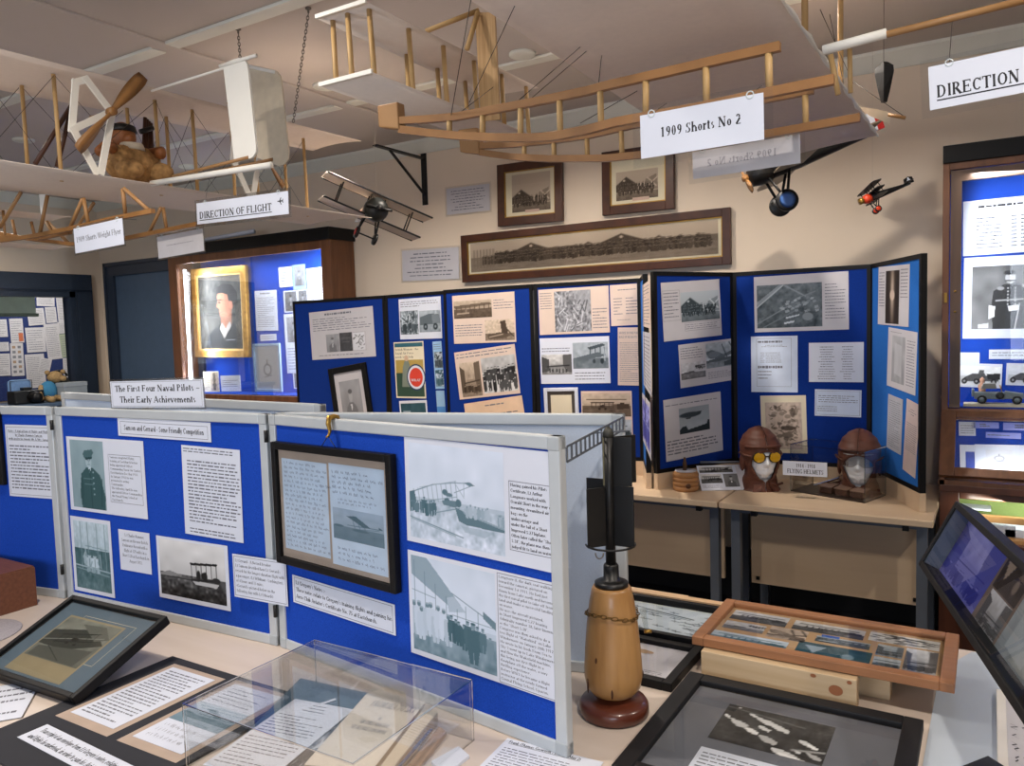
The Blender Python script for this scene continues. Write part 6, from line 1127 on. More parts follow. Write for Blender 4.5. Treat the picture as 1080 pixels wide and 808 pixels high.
# tilted black framed photo board
zl = .95; Lf = onz(968, 595, zl); d2 = Vector((.24, -.97, 0)).normalized(); Ln = Lf + d2*1.0
dv = ray(1008, 528); perp = Vector((d2.y, -d2.x, 0)); perp = -perp if perp.x < 0 else perp
best = None
for k in range(200):
    s_ = .1+.003*k; P_ = CAM+dv*((s_*5)); off_ = P_-Lf
    if abs(off_.dot(d2)) < .02 and (best is None or abs(off_.dot(d2)) < abs((best-Lf).dot(d2))): best = P_
t_ = (Lf-CAM).dot(d2)/dv.dot(d2); Uf = CAM+dv*t_
vv_ = (Uf-Lf); u = -d2; v = vv_.normalized()
Hh = vv_.length; Ww = 1.0
n = d2.cross(v); n = -n if n.dot(CAM-Lf) < 0 else n
u = v.cross(n)
cc = Lf + d2*Ww/2 + v*Hh/2
r = thing('tilted_photo_board', 'black framed glazed board of photographs tilted up at the right edge', 'framed photographs', M=mframe(cc-n*.05, u, v, n))
obj('frame', frame_bars(MB(), Ww, Hh, .014, 0, .05), M_BLACK, r, True, bevel=.002)
mo = obj('mount', MB().box((-Ww/2+.01, -Hh/2+.01, .002), (Ww/2-.01, Hh/2-.01, .012)), mat('brown_grey_mount', (120, 104, 96), .7), r, True)
sx = 1 if (W[r] @ Vector((Ww/2, 0, 0))-Lf).length < (W[r] @ Vector((-Ww/2, 0, 0))-Lf).length else -1
def tb(x0, x1, y0, y1): # x measured from the far end
    f = lambda x: (1-x) if sx > 0 else x
    a_, b_ = sorted((f(x0), f(x1))); return (a_, y0, b_, y1)
print_on(mo, [('p', *tb(.02, .30, .1, .95), P_street, 'violet'), ('p', *tb(.31, .44, .08, .5), P_dark, 'warm'), ('p', *tb(.32, .44, .52, .95), P_street, 'grey'), ('p', *tb(.45, .62, .3, .95), P_faded, 'cool'), ('p', *tb(.47, .66, .05, .28), P_street, 'bw'), ('p', *tb(.66, .98, .08, .95), P_melee, 'bw')], Ww, Hh, 150, 90, .012, 77)
obj('glass', MB().add([(-Ww/2+.012, -Hh/2+.012, .046), (Ww/2-.012, -Hh/2+.012, .046), (Ww/2-.012, Hh/2-.012, .046), (-Ww/2+.012, Hh/2-.012, .046)], [(0, 1, 2, 3)]), M_GLASS, r, True)
obj('inner_lip', MB().box((sx*(Ww/2-.014), -Hh/2+.014, .012), (sx*(Ww/2-.018), Hh/2-.014, .045)), mat('blue_grey_acrylic', (128, 142, 158), .2), r, True)
pz = cc-n*.05; ft = Vector((.30, pz.y, TZ)); obj('easel_leg', MB().bar(pz+v*Hh*.2, ft, .03, .012), M_BLACK, r); obj('easel_leg', MB().bar(pz-v*Hh*.35, Vector((.24, pz.y, TZ+.001)), .03, .012), M_BLACK, r)
# ================================================================ THINGS ON THE BACK TABLE (right)
def head_and_helmet(c, turn, lab_h, lab_k, goggles):
    """a white display head and, as things of their own, the leather helmet on it and the goggles"""
    R = Matrix.Rotation(turn, 3, 'Z')                       # local -Y is the way the face looks
    g = lambda x, y, z: c + R @ Vector((x, y, z))
    def skin(fn, nu=40, nv=34, z0=0., z1=1.):
        vs, fs_ = [], []
        for i in range(nv+1):
            z = z0+(z1-z0)*i/nv
            for j in range(nu):
                vs.append(g(*fn(2*PI*j/nu, z)))
        for i in range(nv):
            for j in range(nu): fs_.append((i*nu+j, i*nu+(j+1) % nu, (i+1)*nu+(j+1) % nu, (i+1)*nu+j))
        fs_ += [tuple(reversed(range(nu))), tuple(nv*nu+j for j in range(nu))]
        return vs, fs_
    def head(a, z):
        zz = z*.285                                          # neck base to crown
        kn = [(0, .062, .062, .0), (.05, .052, .055, .01), (.16, .05, .056, .008), (.24, .05, .066, -.004), (.32, .056, .082, -.008), (.45, .068, .094, -.002), (.6, .076, .1, .004), (.75, .077, .1, .008), (.88, .062, .082, .01), (.96, .036, .05, .012), (1, .004, .006, .012)]
        for (a0, x0, y0, o0), (a1, x1, y1, o1) in zip(kn, kn[1:]):
            if a0 <= z <= a1: t = (z-a0)/(a1-a0); t = t*t*(3-2*t); rx, ry, oy = x0+(x1-x0)*t, y0+(y1-y0)*t, o0+(o1-o0)*t; break
        x, y = rx*math.sin(a), -ry*math.cos(a)+oy
        fr = max(0, math.cos(a)); fa_ = math.sin(a)
        bump = lambda zc, zs, ac, as_: math.exp(-((z-zc)/zs)**2-((a if a < PI else a-2*PI)-ac)**2/as_**2)
        dn = .024*bump(.47, .06, 0, .16)+.012*bump(.54, .08, 0, .12)      # nose
        dn += -.010*bump(.56, .035, .36, .2)-.010*bump(.56, .035, -.36, .2)  # eye sockets
        dn += .007*bump(.61, .03, .36, .3)+.007*bump(.61, .03, -.36, .3)     # brows
        dn += .006*bump(.375, .018, 0, .28)+.006*bump(.34, .016, 0, .24)-.005*bump(.357, .008, 0, .3)-.004*bump(.40, .02, 0, .12)  # lips
        dn += .010*bump(.27, .04, 0, .26)                                     # chin
        dn += .006*bump(.47, .06, .62, .24)+.006*bump(.47, .06, -.62, .24)    # cheekbones
        y -= dn
        return x, y, zz
    hd = MB(); hd.add(*skin(head, 64, 90), True)
    for s_ in (-1, 1): hd.ball(g(s_*.077, .012, .285*.5), (.01, .022, .034), 10, 8, R)
    o = obj('mannequin_head', hd, M_MANN); tag(o, lab_h, 'display head')
    k = thing('flying_helmet', lab_k, 'helmet', c, 'leather flying helmets')
    def face_edge(z):                                        # half-angle left open for the face
        if z < .14: return .0
        if z < .68: return .80*min(1, (z-.14)/.12)
        return 0
    nu, nv = 64, 48; vs, fs_ = [], []
    for i in range(nv+1):
        z = .0+1.0*i/nv
        for j in range(nu+1):
            op = max(.02, .98*math.sin(PI*min(1, max(0, (z-.16)/.53)))**.55 if .16 < z < .69 else .02)
            a_ = op+(2*PI-2*op)*j/nu
            zz = max(z, .02); x, y, h = head(a_, min(zz, 1)); 
            fat = .013+.018*math.exp(-((z-.12)/.13)**2)+(.02*max(0, .1-z)/.1)
            rr_ = math.hypot(x, y-.005)+1e-6; x *= 1+fat/rr_; y = .005+(y-.005)*(1+fat/rr_); h = h+(.012 if z > .9 else .0)*(z-.9)*10 - (0 if z > .1 else .012*(.1-z)*10)
            vs.append(g(x, y, h))
    for i in range(nv):
        for j in range(nu): fs_.append((i*(nu+1)+j, i*(nu+1)+j+1, (i+1)*(nu+1)+j+1, (i+1)*(nu+1)+j))
    mb = MB(); mb.add(vs, fs_, True); mb.add([Vector(p)+(c+Vector((0, 0, .15))-Vector(p)).normalized()*.004 for p in vs], [tuple(reversed(f)) for f in fs_], True)
    obj('leather_cap', mb, M_BROWNLEATHER, k)
    rim = []
    for i in range(nv+1):
        z = i/nv
        if .15 <= z <= .70: rim.append(vs[i*(nu+1)])
    rim2 = [vs[i*(nu+1)+nu] for i in range(nv+1) if .15 <= i/nv <= .70]
    obj('face_rim', MB().tube(list(rim)+list(reversed(rim2)), .006, 8), mat('fur_lining', (92, 54, 38), .95, scale=120, var=.4, bump=.8), k)
    obj('brow_flap', MB().tube([g(.089*math.sin(a_), -.113*math.cos(a_)+.004, .205+.010*math.cos(a_)) for a_ in np.linspace(-1.25, 1.25, 22)], [.002]+[.0075]*20+[.002], 8), M_BROWNLEATHER, k)
    obj('seam', MB().tube([g(0, -.112*math.cos(t), .195+.105*math.sin(t)) for t in np.linspace(.1, 2.6, 24)], .0022, 6), mat('leather_seam', (70, 36, 24), .7), k)
    for s_ in (-1, 1):
        obj('ear_flap', MB().ball(g(s_*.083, .006, .128), (.010, .028, .042), 16, 12, R), M_BROWNLEATHER, k)
    obj('chin_strap', MB().tube([g(.02, -.085, .045), g(.05, -.08, .03), g(.085, -.06, .035)], .006, 8), M_BROWNLEATHER, k)
    mb = MB()
    for s_ in (-1, 1): mb.prism([g(s_*.012, -.077, .035), g(s_*.055, -.07, .035), g(s_*.062, -.076, -.002), g(s_*.034, -.086, .004)], R @ Vector((0, -1, 0)), .006)
    obj('neck_flap', mb, M_BROWNLEATHER, k)
    r = thing('flying_goggles', goggles[0], 'goggles', g(0, -.1, .17))
    if goggles[1] == 'round':
        for s_ in (-1, 1):
            e_ = obj('lens_rim', MB().tube([g(s_*.036+.027*math.cos(t), -.103+.010*abs(math.cos(t)+s_)*.5, .166+.024*math.sin(t)) for t in np.linspace(0, 2*PI, 28)], .0035, 8), mat('goggle_rim', (58, 44, 34), .5, .3), r)
            mb = MB(); mb.add([g(s_*.036, -.110, .166)]+[g(s_*.036+.026*math.cos(t), -.104, .166+.023*math.sin(t)) for t in np.linspace(0, 2*PI, 25)[:-1]], [(0, 1+i, 1+(i+1) % 24) for i in range(24)], True); obj('amber_lens', mb, mat('amber_lens', (206, 158, 20), .12, coat=.6), e_)
        obj('bridge', MB().tube([g(-.012, -.108, .17), g(0, -.114, .173), g(.012, -.108, .17)], .003, 8), mat('goggle_rim', (58, 44, 34), .5, .3), r)
    else:
        mb = MB(); N_ = 26
        up_ = [g(.082*math.sin(a_), -.112*math.cos(a_)+.002, .196) for a_ in np.linspace(-1.0, 1.0, N_)]; dn_ = [g(.080*math.sin(a_), -.116*math.cos(a_)+.002, .140+.016*math.exp(-(a_/.2)**2)) for a_ in np.linspace(-1.0, 1.0, N_)]
        mb.add(up_+dn_, [(i, i+1, N_+i+1, N_+i) for i in range(N_-1)], True); obj('visor', mb, glass('visor_grey', (.62, .62, .62), 1.45, .1, .8), r)
        obj('visor_rim', MB().tube(up_+list(reversed(dn_))+[up_[0]], .0022, 6), mat('clear_rim', (160, 160, 158), .3), r)
    for s_ in (-1, 1): obj('strap', MB().tube([g(s_*.066, -.085, .168), g(s_*.088, -.045, .172), g(s_*.098, .0, .176)], .005, 8), M_BROWNLEATHER, r)
    return k
hc1 = Vector((-.925, 3.745, TZ)); hc2 = Vector((-.495, 3.79, TZ))
def yaw_to_cam(p, extra): return math.atan2(CAM.x-p.x, -(CAM.y-p.y))+extra
head_and_helmet(hc1, yaw_to_cam(hc1, .32), 'white polystyrene head wearing amber goggles, left of the two', 'brown leather flying helmet on the head with amber goggles', ('round amber aviator goggles on the left white head', 'round'))
head_and_helmet(hc2, yaw_to_cam(hc2, -.06), 'white polystyrene head behind the clear box, right of the two', 'brown leather flying helmet on the head behind the clear box', ('grey clear visor goggles on the right white head', 'visor'))
# clear box on the back table
q = [onz(834, 518, TZ), onz(912, 531, TZ), onz(934, 522.5, TZ)]; q.append(q[0]+(q[2]-q[1])*1.0)
r = thing('acrylic_box', 'clear acrylic box in front of the right flying helmet', 'display case', (q[0]+q[2])/2); H_ = .215
dk = mat('dark_brown_base', (62, 50, 44), .35)
obj('base_sheet', MB().prism(q, (0, 0, 1), .004), dk, r)
for i in range(4): obj(('front_pane', 'right_pane', 'back_pane', 'left_pane')[i], MB().bar(q[i]+Vector((0, 0, H_/2+.004)), q[(i+1) % 4]+Vector((0, 0, H_/2+.004)), .003, H_), M_ACRYL, r)
obj('top_pane', MB().prism([p+Vector((0, 0, H_+.004)) for p in q], (0, 0, 1), .003), M_ACRYL, r)
mb = MB()
for i in range(4):
    mb.bar(q[i]+Vector((0, 0, .004)), q[i]+Vector((0, 0, H_+.006)), .004); mb.bar(q[i]+Vector((0, 0, H_+.006)), q[(i+1) % 4]+Vector((0, 0, H_+.006)), .004)
obj('polished_edges', mb, glass('acrylic_edge', (.80, .84, .86), 1.5, .1, 1.6), r)
cx = (q[0]+q[1])/2; uu = (q[1]-q[0]).normalized(); vv = Vector((-uu.y, uu.x, 0))
def ob(t, s_, z=.004): return q[0]+uu*t+vv*s_+Vector((0, 0, z))
r = thing('ammunition_belt', 'brown leather pouch belt lying inside the small clear box', 'belt', ob(.2, .1))
for k in range(3): p_ = obj('pouch', MB().prism([ob(.12+.075*k, .04), ob(.18+.075*k, .04), ob(.18+.075*k, .10), ob(.12+.075*k, .10)], (0, 0, 1), .035), mat('dark_leather', (78, 46, 32), .5, scale=40, var=.25), r, bevel=.006); obj('flap', MB().prism([ob(.118+.075*k, .036, .034), ob(.182+.075*k, .036, .034), ob(.182+.075*k, .10, .042), ob(.118+.075*k, .10, .042)], (0, 0, 1), .004), mat('worn_leather', (132, 104, 88), .5), p_)
obj('strap', MB().tube([ob(.1, .13, .02), ob(.2, .14, .05), ob(.3, .12, .03)], [.012, .016, .01], 8), mat('dark_leather', (78, 46, 32), .5), r)
tag(obj('folded_map', MB().prism([ob(.08, .06, .03), ob(.15, .09, .06), ob(.17, .13, .07), ob(.1, .11, .035)], (0, 0, 1), .004), mat('pale_violet_paper', (170, 184, 228), .6)), 'pale violet folded paper on the leather belt in the clear box', 'paper')
r = thing('leather_mask', 'small brown leather mask on the belt in the clear box', 'mask', ob(.2, .12, .05)); obj('mask_body', MB().ball(ob(.22, .13, .07), (.05, .03, .022), 16, 10), mat('mask_leather', (96, 70, 54), .5, scale=30, var=.3), r); obj('strap', MB().tube([ob(.17, .14, .07), ob(.14, .12, .055), ob(.13, .09, .05)], .006), M_BROWNLEATHER, r)
sheet('helmet_sign', 'laminated sign about flying helmets in front of the two heads', 'sign', ((826, 486), (873, 488), (872, 503.5), (825.5, 500.5)), YP(3.6), [('P', .3, .12, .74, .48, ['1914 - 1918'], dict(bold=True)), ('P', .1, .5, .92, .9, ['FLYING HELMETS'], dict(bold=True))], lam=.004, th=.002)
r = thing('sign_stand', 'small clear foot holding up the sign about flying helmets', 'stand', (-.7, 3.62, TZ)); a = ony(849, 503, 3.605)
obj('foot', MB().box((a.x-.04, 3.603, TZ), (a.x+.04, 3.64, TZ+.003)), M_ACRYL, r); obj('back_plate', MB().box((a.x-.05, 3.604, TZ+.004), (a.x+.05, 3.607, a.z+.03)), M_ACRYL, r)
# turned wooden pot with a shell case
c = Vector((-1.232, 3.575, TZ)); M_POT = mat('turned_pot_wood', (176, 128, 80), .45, c2=(150, 104, 60), scale=6, axis=(1, 1, 9))
r = thing('wooden_pot', 'ribbed turned wooden pot with a brass shell case on top, by the folding board foot', 'pot', c)
pr = [(0, 0), (.056, 0), (.060, .006)]
for k in range(4): pr += [(.061, .008+.02*k), (.061, .022+.02*k), (.0575, .024+.02*k), (.0575, .027+.02*k)]
pr += [(.056, .088), (.05, .092), (0, .092)]
obj('pot_body', MB().lathe(c, pr, 36), M_POT, r); obj('lid_plate', MB().lathe(c+Vector((0, 0, .092)), [(0, 0), (.05, 0), (.05, .004), (0, .004)], 30), M_PAPERG, r)
obj('shell_case', MB().lathe(c+Vector((-.004, 0, .096)), [(0, 0), (.010, 0), (.010, .035), (.007, .042), (.006, .055), (.003, .062), (0, .064)], 18), mat('dark_bronze', (96, 70, 50), .4, .6), r)
obj('rivet', MB().lathe(c+Vector((.03, -.052, .03)), [(.012, -.004), (.012, .004), (0, .005)], 14, (.5, -.85, 0)), mat('rivet_brown', (86, 52, 30), .5), [o for o in r.children if o.name.startswith('pot_body')][0])
# printed leaflet propped beside it
q0, q1 = onz(740, 518, TZ), onz(801, 516.5, TZ+.0); lu = (q1-q0).normalized(); ln_ = Vector((-lu.y, lu.x, 0)); lh = .15
v = (ln_*.75+Vector((0, 0, .66))).normalized(); n = lu.cross(v); wL = (q1-q0).length
rt = obj('leaflet', MB().box((-wL/2, -lh/2, 0), (wL/2, lh/2, .002)), M_PAPER, None, True, M=mframe((q0+q1)/2+v*lh/2+Vector((0, 0, .001)), lu, v, n)); tag(rt, 'propped leaflet with aircraft photographs between the wooden pot and the left head', 'leaflet')
print_on(rt, [('p', .03, .05, .62, .3, P_longbip, 'bw'), ('p', .03, .36, .4, .72, P_longbip, 'bw'), ('p', .43, .36, .68, .88, P_portrait, 'bw'), ('c', .68, .03, .97, .97, M_PAPERG, 'text_panel'), ('t', .04, .78, .4, .92, 3)], wL, lh, 66, 30, .002, 55)
p = (q0+q1)/2+ln_*.13; tag(obj('leaflet_rest', MB().prism([q0+lu*.04+ln_*.12, q1-lu*.04+ln_*.12, q1-lu*.04+ln_*.15, q0+lu*.04+ln_*.15], (0, 0, 1), .095), M_BEECH), 'small wooden rest behind the propped leaflet', 'rest')
a = ony(724, 492, 3.66); tag(obj('metal_rod', MB().tube([Vector((-1.20, 3.70, .835)), Vector((-.99, 3.80, .835))], .006, 10), M_LEG), 'thin steel rod lying behind the leaflet', 'rod')
# ================================================================ HANGING MODELS
def wing_mesh(cor, camber=.012, th=.008, n=6):
    """cor: LE near, LE far, TE far, TE near (3-D); a thin cambered cloth wing"""
    a, b, c, d = (Vector(p) for p in cor); mb = MB(); vs = []
    for up in (0, 1):
        for i in range(n+1):
            t = i/n; z = camber*4*t*(1-t)*(1-.3*t)+(th*(1-abs(2*t-.7)*.6) if up else 0)
            vs += [a.lerp(d, t)+Vector((0, 0, z)), b.lerp(c, t)+Vector((0, 0, z))]
    k = 2*(n+1); fs = []
    for i in range(n):
        j = 2*i; fs += [(j, j+1, j+3, j+2), (k+j, k+j+2, k+j+3, k+j+1)]
    fs += [(0, k, k+1, 1), (2*n, 2*n+1, k+2*n+1, k+2*n)]
    fs += [(2*i, 2*i+2, k+2*i+2, k+2*i) for i in range(n)]+[(2*i+1, k+2*i+1, k+2*i+3, 2*i+3) for i in range(n)]
    return mb.add(vs, fs, True)
def chain_mesh(p, q, lk=.018, r=.0016):
    p, q = Vector(p), Vector(q); d = (q-p); n = max(3, int(d.length/(lk*.72))); st = d/n; dn = d.normalized(); a = dn.orthogonal().normalized(); b = dn.cross(a); mb = MB()
    for k in range(n):
        s_ = a if k % 2 else b; c = p+st*(k+.5)
        mb.tube([c+dn*lk*.5*math.cos(t)+s_*lk*.27*math.sin(t) for t in np.linspace(0, 2*PI, 10)], r, 5, cap=False)
    return mb
def rod(parent, name, p, q, r, m, n=8): return obj(name, MB().tube([p, q], r, n), m, parent)
def prop_mesh(c, p, q, w_, nrm):
    """a two-bladed wooden propeller through tips p, q"""
    c, p, q = Vector(c), Vector(p), Vector(q); nrm = Vector(nrm).normalized(); mb = MB()
    for e in (p, q):
        d = (e-c); s_ = d.cross(nrm).normalized(); L = d.length; vs = []; n = 9
        for i in range(n+1):
            t = i/n; ww = w_*(.35+.65*math.sin(min(1, t*1.15)*PI*.62)) * (1 if t < .93 else .8); tw = .75*(1-t)+.25; x = s_*math.cos(tw)+nrm*math.sin(tw)
            o = c+d*t; k = x.cross(d).normalized()*(.006*(1-t)+.0018)
            vs += [o-x*ww/2, o+k, o+x*ww/2, o-k]
        mb.add(vs, [(4*i+j, 4*i+(j+1) % 4, 4*i+4+(j+1) % 4, 4*i+4+j) for i in range(n) for j in range(4)]+[(3, 2, 1, 0), (4*n, 4*n+1, 4*n+2, 4*n+3)], True)
    mb.lathe(c-nrm*.012, [(0, 0), (.014, 0), (.014, .024), (0, .024)], 14, nrm); return mb
# ---------------------------------------------------------------- the twin-propeller pusher biplane on the left
ZU, ZL = 2.40, 2.045
r = thing('model_biplane', 'large white cloth pusher biplane model hanging on the left with the toy pilot', 'model aeroplane', (-2.7, 1.8, ZL), 'large model biplanes')
le = lambda y: -2.954+(y-1.465)*.1217; te = lambda y: -2.547+(y-1.272)*.0402
le2 = lambda y: -2.90+(y-1.415)*.07; te2 = lambda y: -2.44
obj('upper_wing', wing_mesh([(le(.75), .75, ZU), (le(2.79), 2.79, ZU), (te(2.79), 2.79, ZU), (te(.75), .75, ZU)]), M_CLOTH, r)
obj('lower_wing', wing_mesh([(le2(.75), .75, ZL), (le2(2.75), 2.75, ZL), (te2(2.79), 2.79, ZL), (te2(.75), .75, ZL)]), M_CLOTH, r)
M_STRUT = mat('pale_spruce', (198, 164, 112), .55, c2=(176, 140, 88), scale=12, axis=(1, 1, .2))
ys = [.95, 1.22, 1.49, 1.86, 2.02, 2.32, 2.60]
for y in ys:
    for x in (le2(y)+.035, -2.655): rod(r, 'strut', (x, y, ZL+.008), (x+(.0 if x < -2.8 else -.006), y, ZU+.004), .0068, M_STRUT)
mb = MB()
for y0, y1 in zip(ys, ys[1:]):
    for x in (le2(y0)+.035, -2.655):
        mb.tube([(x, y0, ZL+.01), (x, y1, ZU)], .0009, 4); mb.tube([(x, y1, ZL+.01), (x, y0, ZU)], .0009, 4)
obj('rigging_wires', mb, M_WIRE, r)
# white propeller support frames and propellers
for dy in (0, .62):
    fx = [onx(x, y, -2.50)+Vector((0, dy, 0)) for x, y in ((79, 87), (90, 84), (116, 118), (75, 137), (99, 182), (104, 182))]
    mb = MB()
    for a, b in ((0, 1), (1, 2), (2, 3), (3, 0), (3, 4), (2, 5)): ex = (fx[b]-fx[a]).normalized()*.009; dx_ = Vector((.0012*(a+2*b), 0, 0)); mb.bar(fx[a]-ex+dx_, fx[b]+ex+dx_, .022, .006, (1, 0, 0))
    obj('propeller_frame', mb, M_WHITEP, r)
    a, b = onx(82, 158, -2.46)+Vector((0, dy, 0)), onx(151, 80, -2.46)+Vector((0, dy, 0)); c = (a+b)/2
    if dy: c = c+Vector((0, -.02, 0)); v_ = (b-a); a, b = c-Vector((0, -v_.y, v_.z))*.5, c+Vector((0, -v_.y, v_.z))*.5
    obj('propeller', prop_mesh(c, a, b, .046, (1, 0, 0)), M_SKID, r); rod(r, 'propeller_shaft', c, c+Vector((-.12, 0, 0)), .006, M_DOWEL)
# brown diagonal seat struts
for a, b in (((40, 60), (68, 178)), ): pass
P_ = lambda x, y, X=-2.78: onx(x, y, X)
rod(r, 'seat_strut', P_(75, 112), P_(37, 173), .008, M_FRAMEW); rod(r, 'seat_strut', P_(76, 112), P_(60, 176), .008, M_FRAMEW)
# rudders and tail booms
Y1, Y2 = 1.70, 1.93
def plate(parent, name, pts, Yv, m, t=.006, rc=None):
    p = [ony(x, y, Yv) for x, y in pts]; return obj(name, MB().prism(p, (0, 1, 0), t), m, parent)
plate(r, 'rudder', [(235, 67), (247, 62.3), (252, 61), (257, 62.5), (260.3, 67), (261.5, 74), (270, 155), (269.5, 161), (266.5, 165.5), (262, 167.5), (247, 170.3)], Y1, M_WHITEP, .008)
plate(r, 'rudder', [(262, 69.5), (287, 73), (292, 75.5), (295.2, 80), (296.5, 86), (304.3, 160), (303.5, 168), (300, 173), (294, 175.5), (271, 166)], Y2, mat('thin_cream_cloth', (206, 194, 172), .7, scale=30), .006)
rod(r, 'rudder_bar', ony(232, 70, Y1), ony(270, 58.5, Y1), .006, M_WHITEP); rod(r, 'rudder_bar', ony(262, 70, Y2), ony(290, 76, Y2), .006, M_WHITEP)
for a, b, Yv, rr, m_ in (((160, 193.5), (286, 174), Y1, .010, M_WHITEP), ((183, 186), (262, 166), Y1, .0055, M_DOWEL), ((175, 192), (288, 168), Y2, .0055, M_DOWEL), ((178, 190), (276, 172), Y2, .005, M_DOWEL)): rod(r, 'tail_boom', ony(*a, Yv), ony(*b, Yv), rr, m_)
rod(r, 'tail_boom', ony(160, 96, Y1), ony(236, 72, Y1), .004, M_WHITEP)
# skids, outriggers and front elevator
def skid_line(parent, pts, Yv, w_, m, name='skid'):
    mb = MB().ribbon([ony(x, y, Yv) for x, y in pts], .013, w_)
    return obj(name, mb, m, parent)
skid_line(r, [(161.5, 222.5), (118, 231), (76, 241), (36, 249), (0, 254), (-40, 256)], 1.42, .013, M_SKID)
skid_line(r, [(214, 235), (200, 238), (130, 252), (76, 257.5), (30, 252), (0, 246), (-30, 238)], 1.72, .014, M_SKID)
skid_line(r, [(74, 245), (40, 252), (0, 250)], 1.50, .012, M_SKID, 'skid_brace')
for (a, b, Yv) in (((129.5, 199), (132, 225), 1.42), ((131, 199), (156, 221), 1.42), ((88, 209), (93, 235), 1.42), ((87, 210), (74, 240), 1.42), ((50, 206), (42, 247), 1.42), ((22, 203), (0, 240), 1.42), ((170, 219), (157, 246), 1.72), ((172, 219), (175.5, 241), 1.72), ((99, 214), (84, 236), 1.72), ((49, 234), (56, 247), 1.5), ((50, 234), (72, 256), 1.72), ((13, 232), (17, 250), 1.72), ((33, 234), (36, 247), 1.72)): rod(r, 'skid_strut', ony(*a, Yv), ony(*b, Yv), .0062, M_DOWEL)
xe = -3.22
eu, ed = onx(78, 229, xe), onx(78, 261, xe)
for p, nm in ((eu, 'elevator'), (ed, 'elevator')): obj(nm, wing_mesh([(xe-.16, .7, p.z), (xe-.16, p.y, p.z), (xe, p.y, p.z), (xe, .7, p.z)], .006, .005), M_CLOTH, r)
for k in range(5):
    y = .95+.16*k
    if y < eu.y: rod(r, 'elevator_strut', (xe-.03, y, ed.z+.008), (xe-.03, y, eu.z+.002), .005, M_DOWEL)
obj('white_bracket', MB().prism([ony(x, y, 1.5) for x, y in ((41, 205), (50, 205), (47, 226), (43, 226))], (0, 1, 0), .006), M_WHITEP, r)
# suspension chains (each a thing: it hangs from the ceiling)
def hook(parent, p): return obj('ceiling_hook', MB().lathe(Vector(p), [(0, 0), (.012, 0), (.012, -.006), (.004, -.01), (.004, -.02), (0, -.02)], 14), M_CHAIN, parent)
for i, (h, e) in enumerate((((-2.648, 2.254, ZC), (-2.60, 2.22, ZU+.02)), ((-2.265, 2.272, ZC), (-2.51, 2.40, ZU+.01)), ((-2.72, 1.05, ZC), (-2.72, 1.15, ZU+.02)))):
    t = thing('suspension_chain', ('steel chain dropping straight behind the white rudder', 'steel chain slanting down behind the cream rudder', 'steel chain holding the near end of the left biplane')[i], 'chain', h, 'chains holding the left biplane'); obj('links', chain_mesh(Vector(h)-Vector((0, 0, .02)), e), M_CHAIN, t); hook(t, h)
# toy pilot in the biplane
tp = onx(138, 186, -2.72); tp.z = ZL+.012; s_ = .1
M_FUR = mat('curly_tan_fur', (170, 132, 84), .95, scale=55, var=.4, bump=1.0)
t = thing('toy_pilot', 'curly tan toy bear pilot in a brown helmet sitting in the left biplane', 'soft toy', tp)
def furry(c, rr, seed, n=90, amp=.16):
    mb = MB(); mb.ball(c, rr, 28, 20); g = random.Random(seed); cs = [Vector((g.gauss(0, 1), g.gauss(0, 1), g.gauss(0, 1))).normalized() for _ in range(n)]; c = Vector(c); rm = max(rr)
    o = []
    for p in mb.v:
        d = Vector(p)-c; dn = d.normalized(); k = max(dn.dot(q) for q in cs); o.append(tuple(c+d*(1-amp+amp*min(1, max(0, (k-.9)/.1))*1.2)))
    mb.v = o; return mb
bc_ = onx(139, 173, -2.70); hd = onx(129, 145, -2.71)
obj('body', furry(bc_, (.085, .098, .072), 3), M_FUR, t)
obj('leg', furry(bc_+Vector((.06, -.05, -.035)), (.055, .045, .036), 5), M_FUR, t); obj('leg', furry(bc_+Vector((.06, .07, -.03)), (.055, .045, .036), 6), M_FUR, t)
obj('bib', MB().lathe(hd.lerp(bc_, .55)+Vector((.025, 0, 0)), [(.0, 0), (.048, 0), (.04, .025), (.0, .03)], 18), mat('bib_cream', (206, 196, 178), .8), t)
M_HEL = mat('brown_helmet', (140, 84, 42), .5, scale=20, var=.2)
obj('head', MB().ball(hd, (.048, .046, .054), 18, 14).ball(hd+Vector((.04, 0, -.012)), (.026, .024, .02), 12, 8), M_HEL, t)
obj('goggle_band', MB().lathe(hd+Vector((0, 0, .016)), [(.049, 0), (.051, .004), (.047, .022), (.04, .026)], 22), M_BLK, t)
obj('arm', MB().tube([hd.lerp(bc_, .6)+Vector((.0, -.05, 0)), onx(113, 152, -2.62), onx(106, 160, -2.58)], [.02, .017, .02], 10), M_HEL, t)
obj('arm', MB().tube([hd.lerp(bc_, .6)+Vector((.0, .05, 0)), bc_+Vector((.07, .08, .05)), bc_+Vector((.10, .05, .03))], [.02, .018, .02], 10), M_HEL, t)
b0 = onx(152, 168, -2.82); t2 = thing('control_levers', 'bundle of brown levers bound by a black strap behind the toy pilot', 'levers', (b0.x, b0.y, ZL+.012))
for k, (x0, x1) in enumerate(((147, 153), (152, 155), (157, 157), (160, 159))):
    p, q = onx(x0, 172, -2.82+.01*(k % 2)), onx(x1, 124+2*k, -2.82); p.z = ZL+.012; obj('lever', MB().tube([p, q], .0075, 8), M_FRAMEW, t2)
p, q = onx(148, 139, -2.80), onx(161, 135, -2.80); obj('strap', MB().tube([p, q], .010, 10), M_BLK, t2)
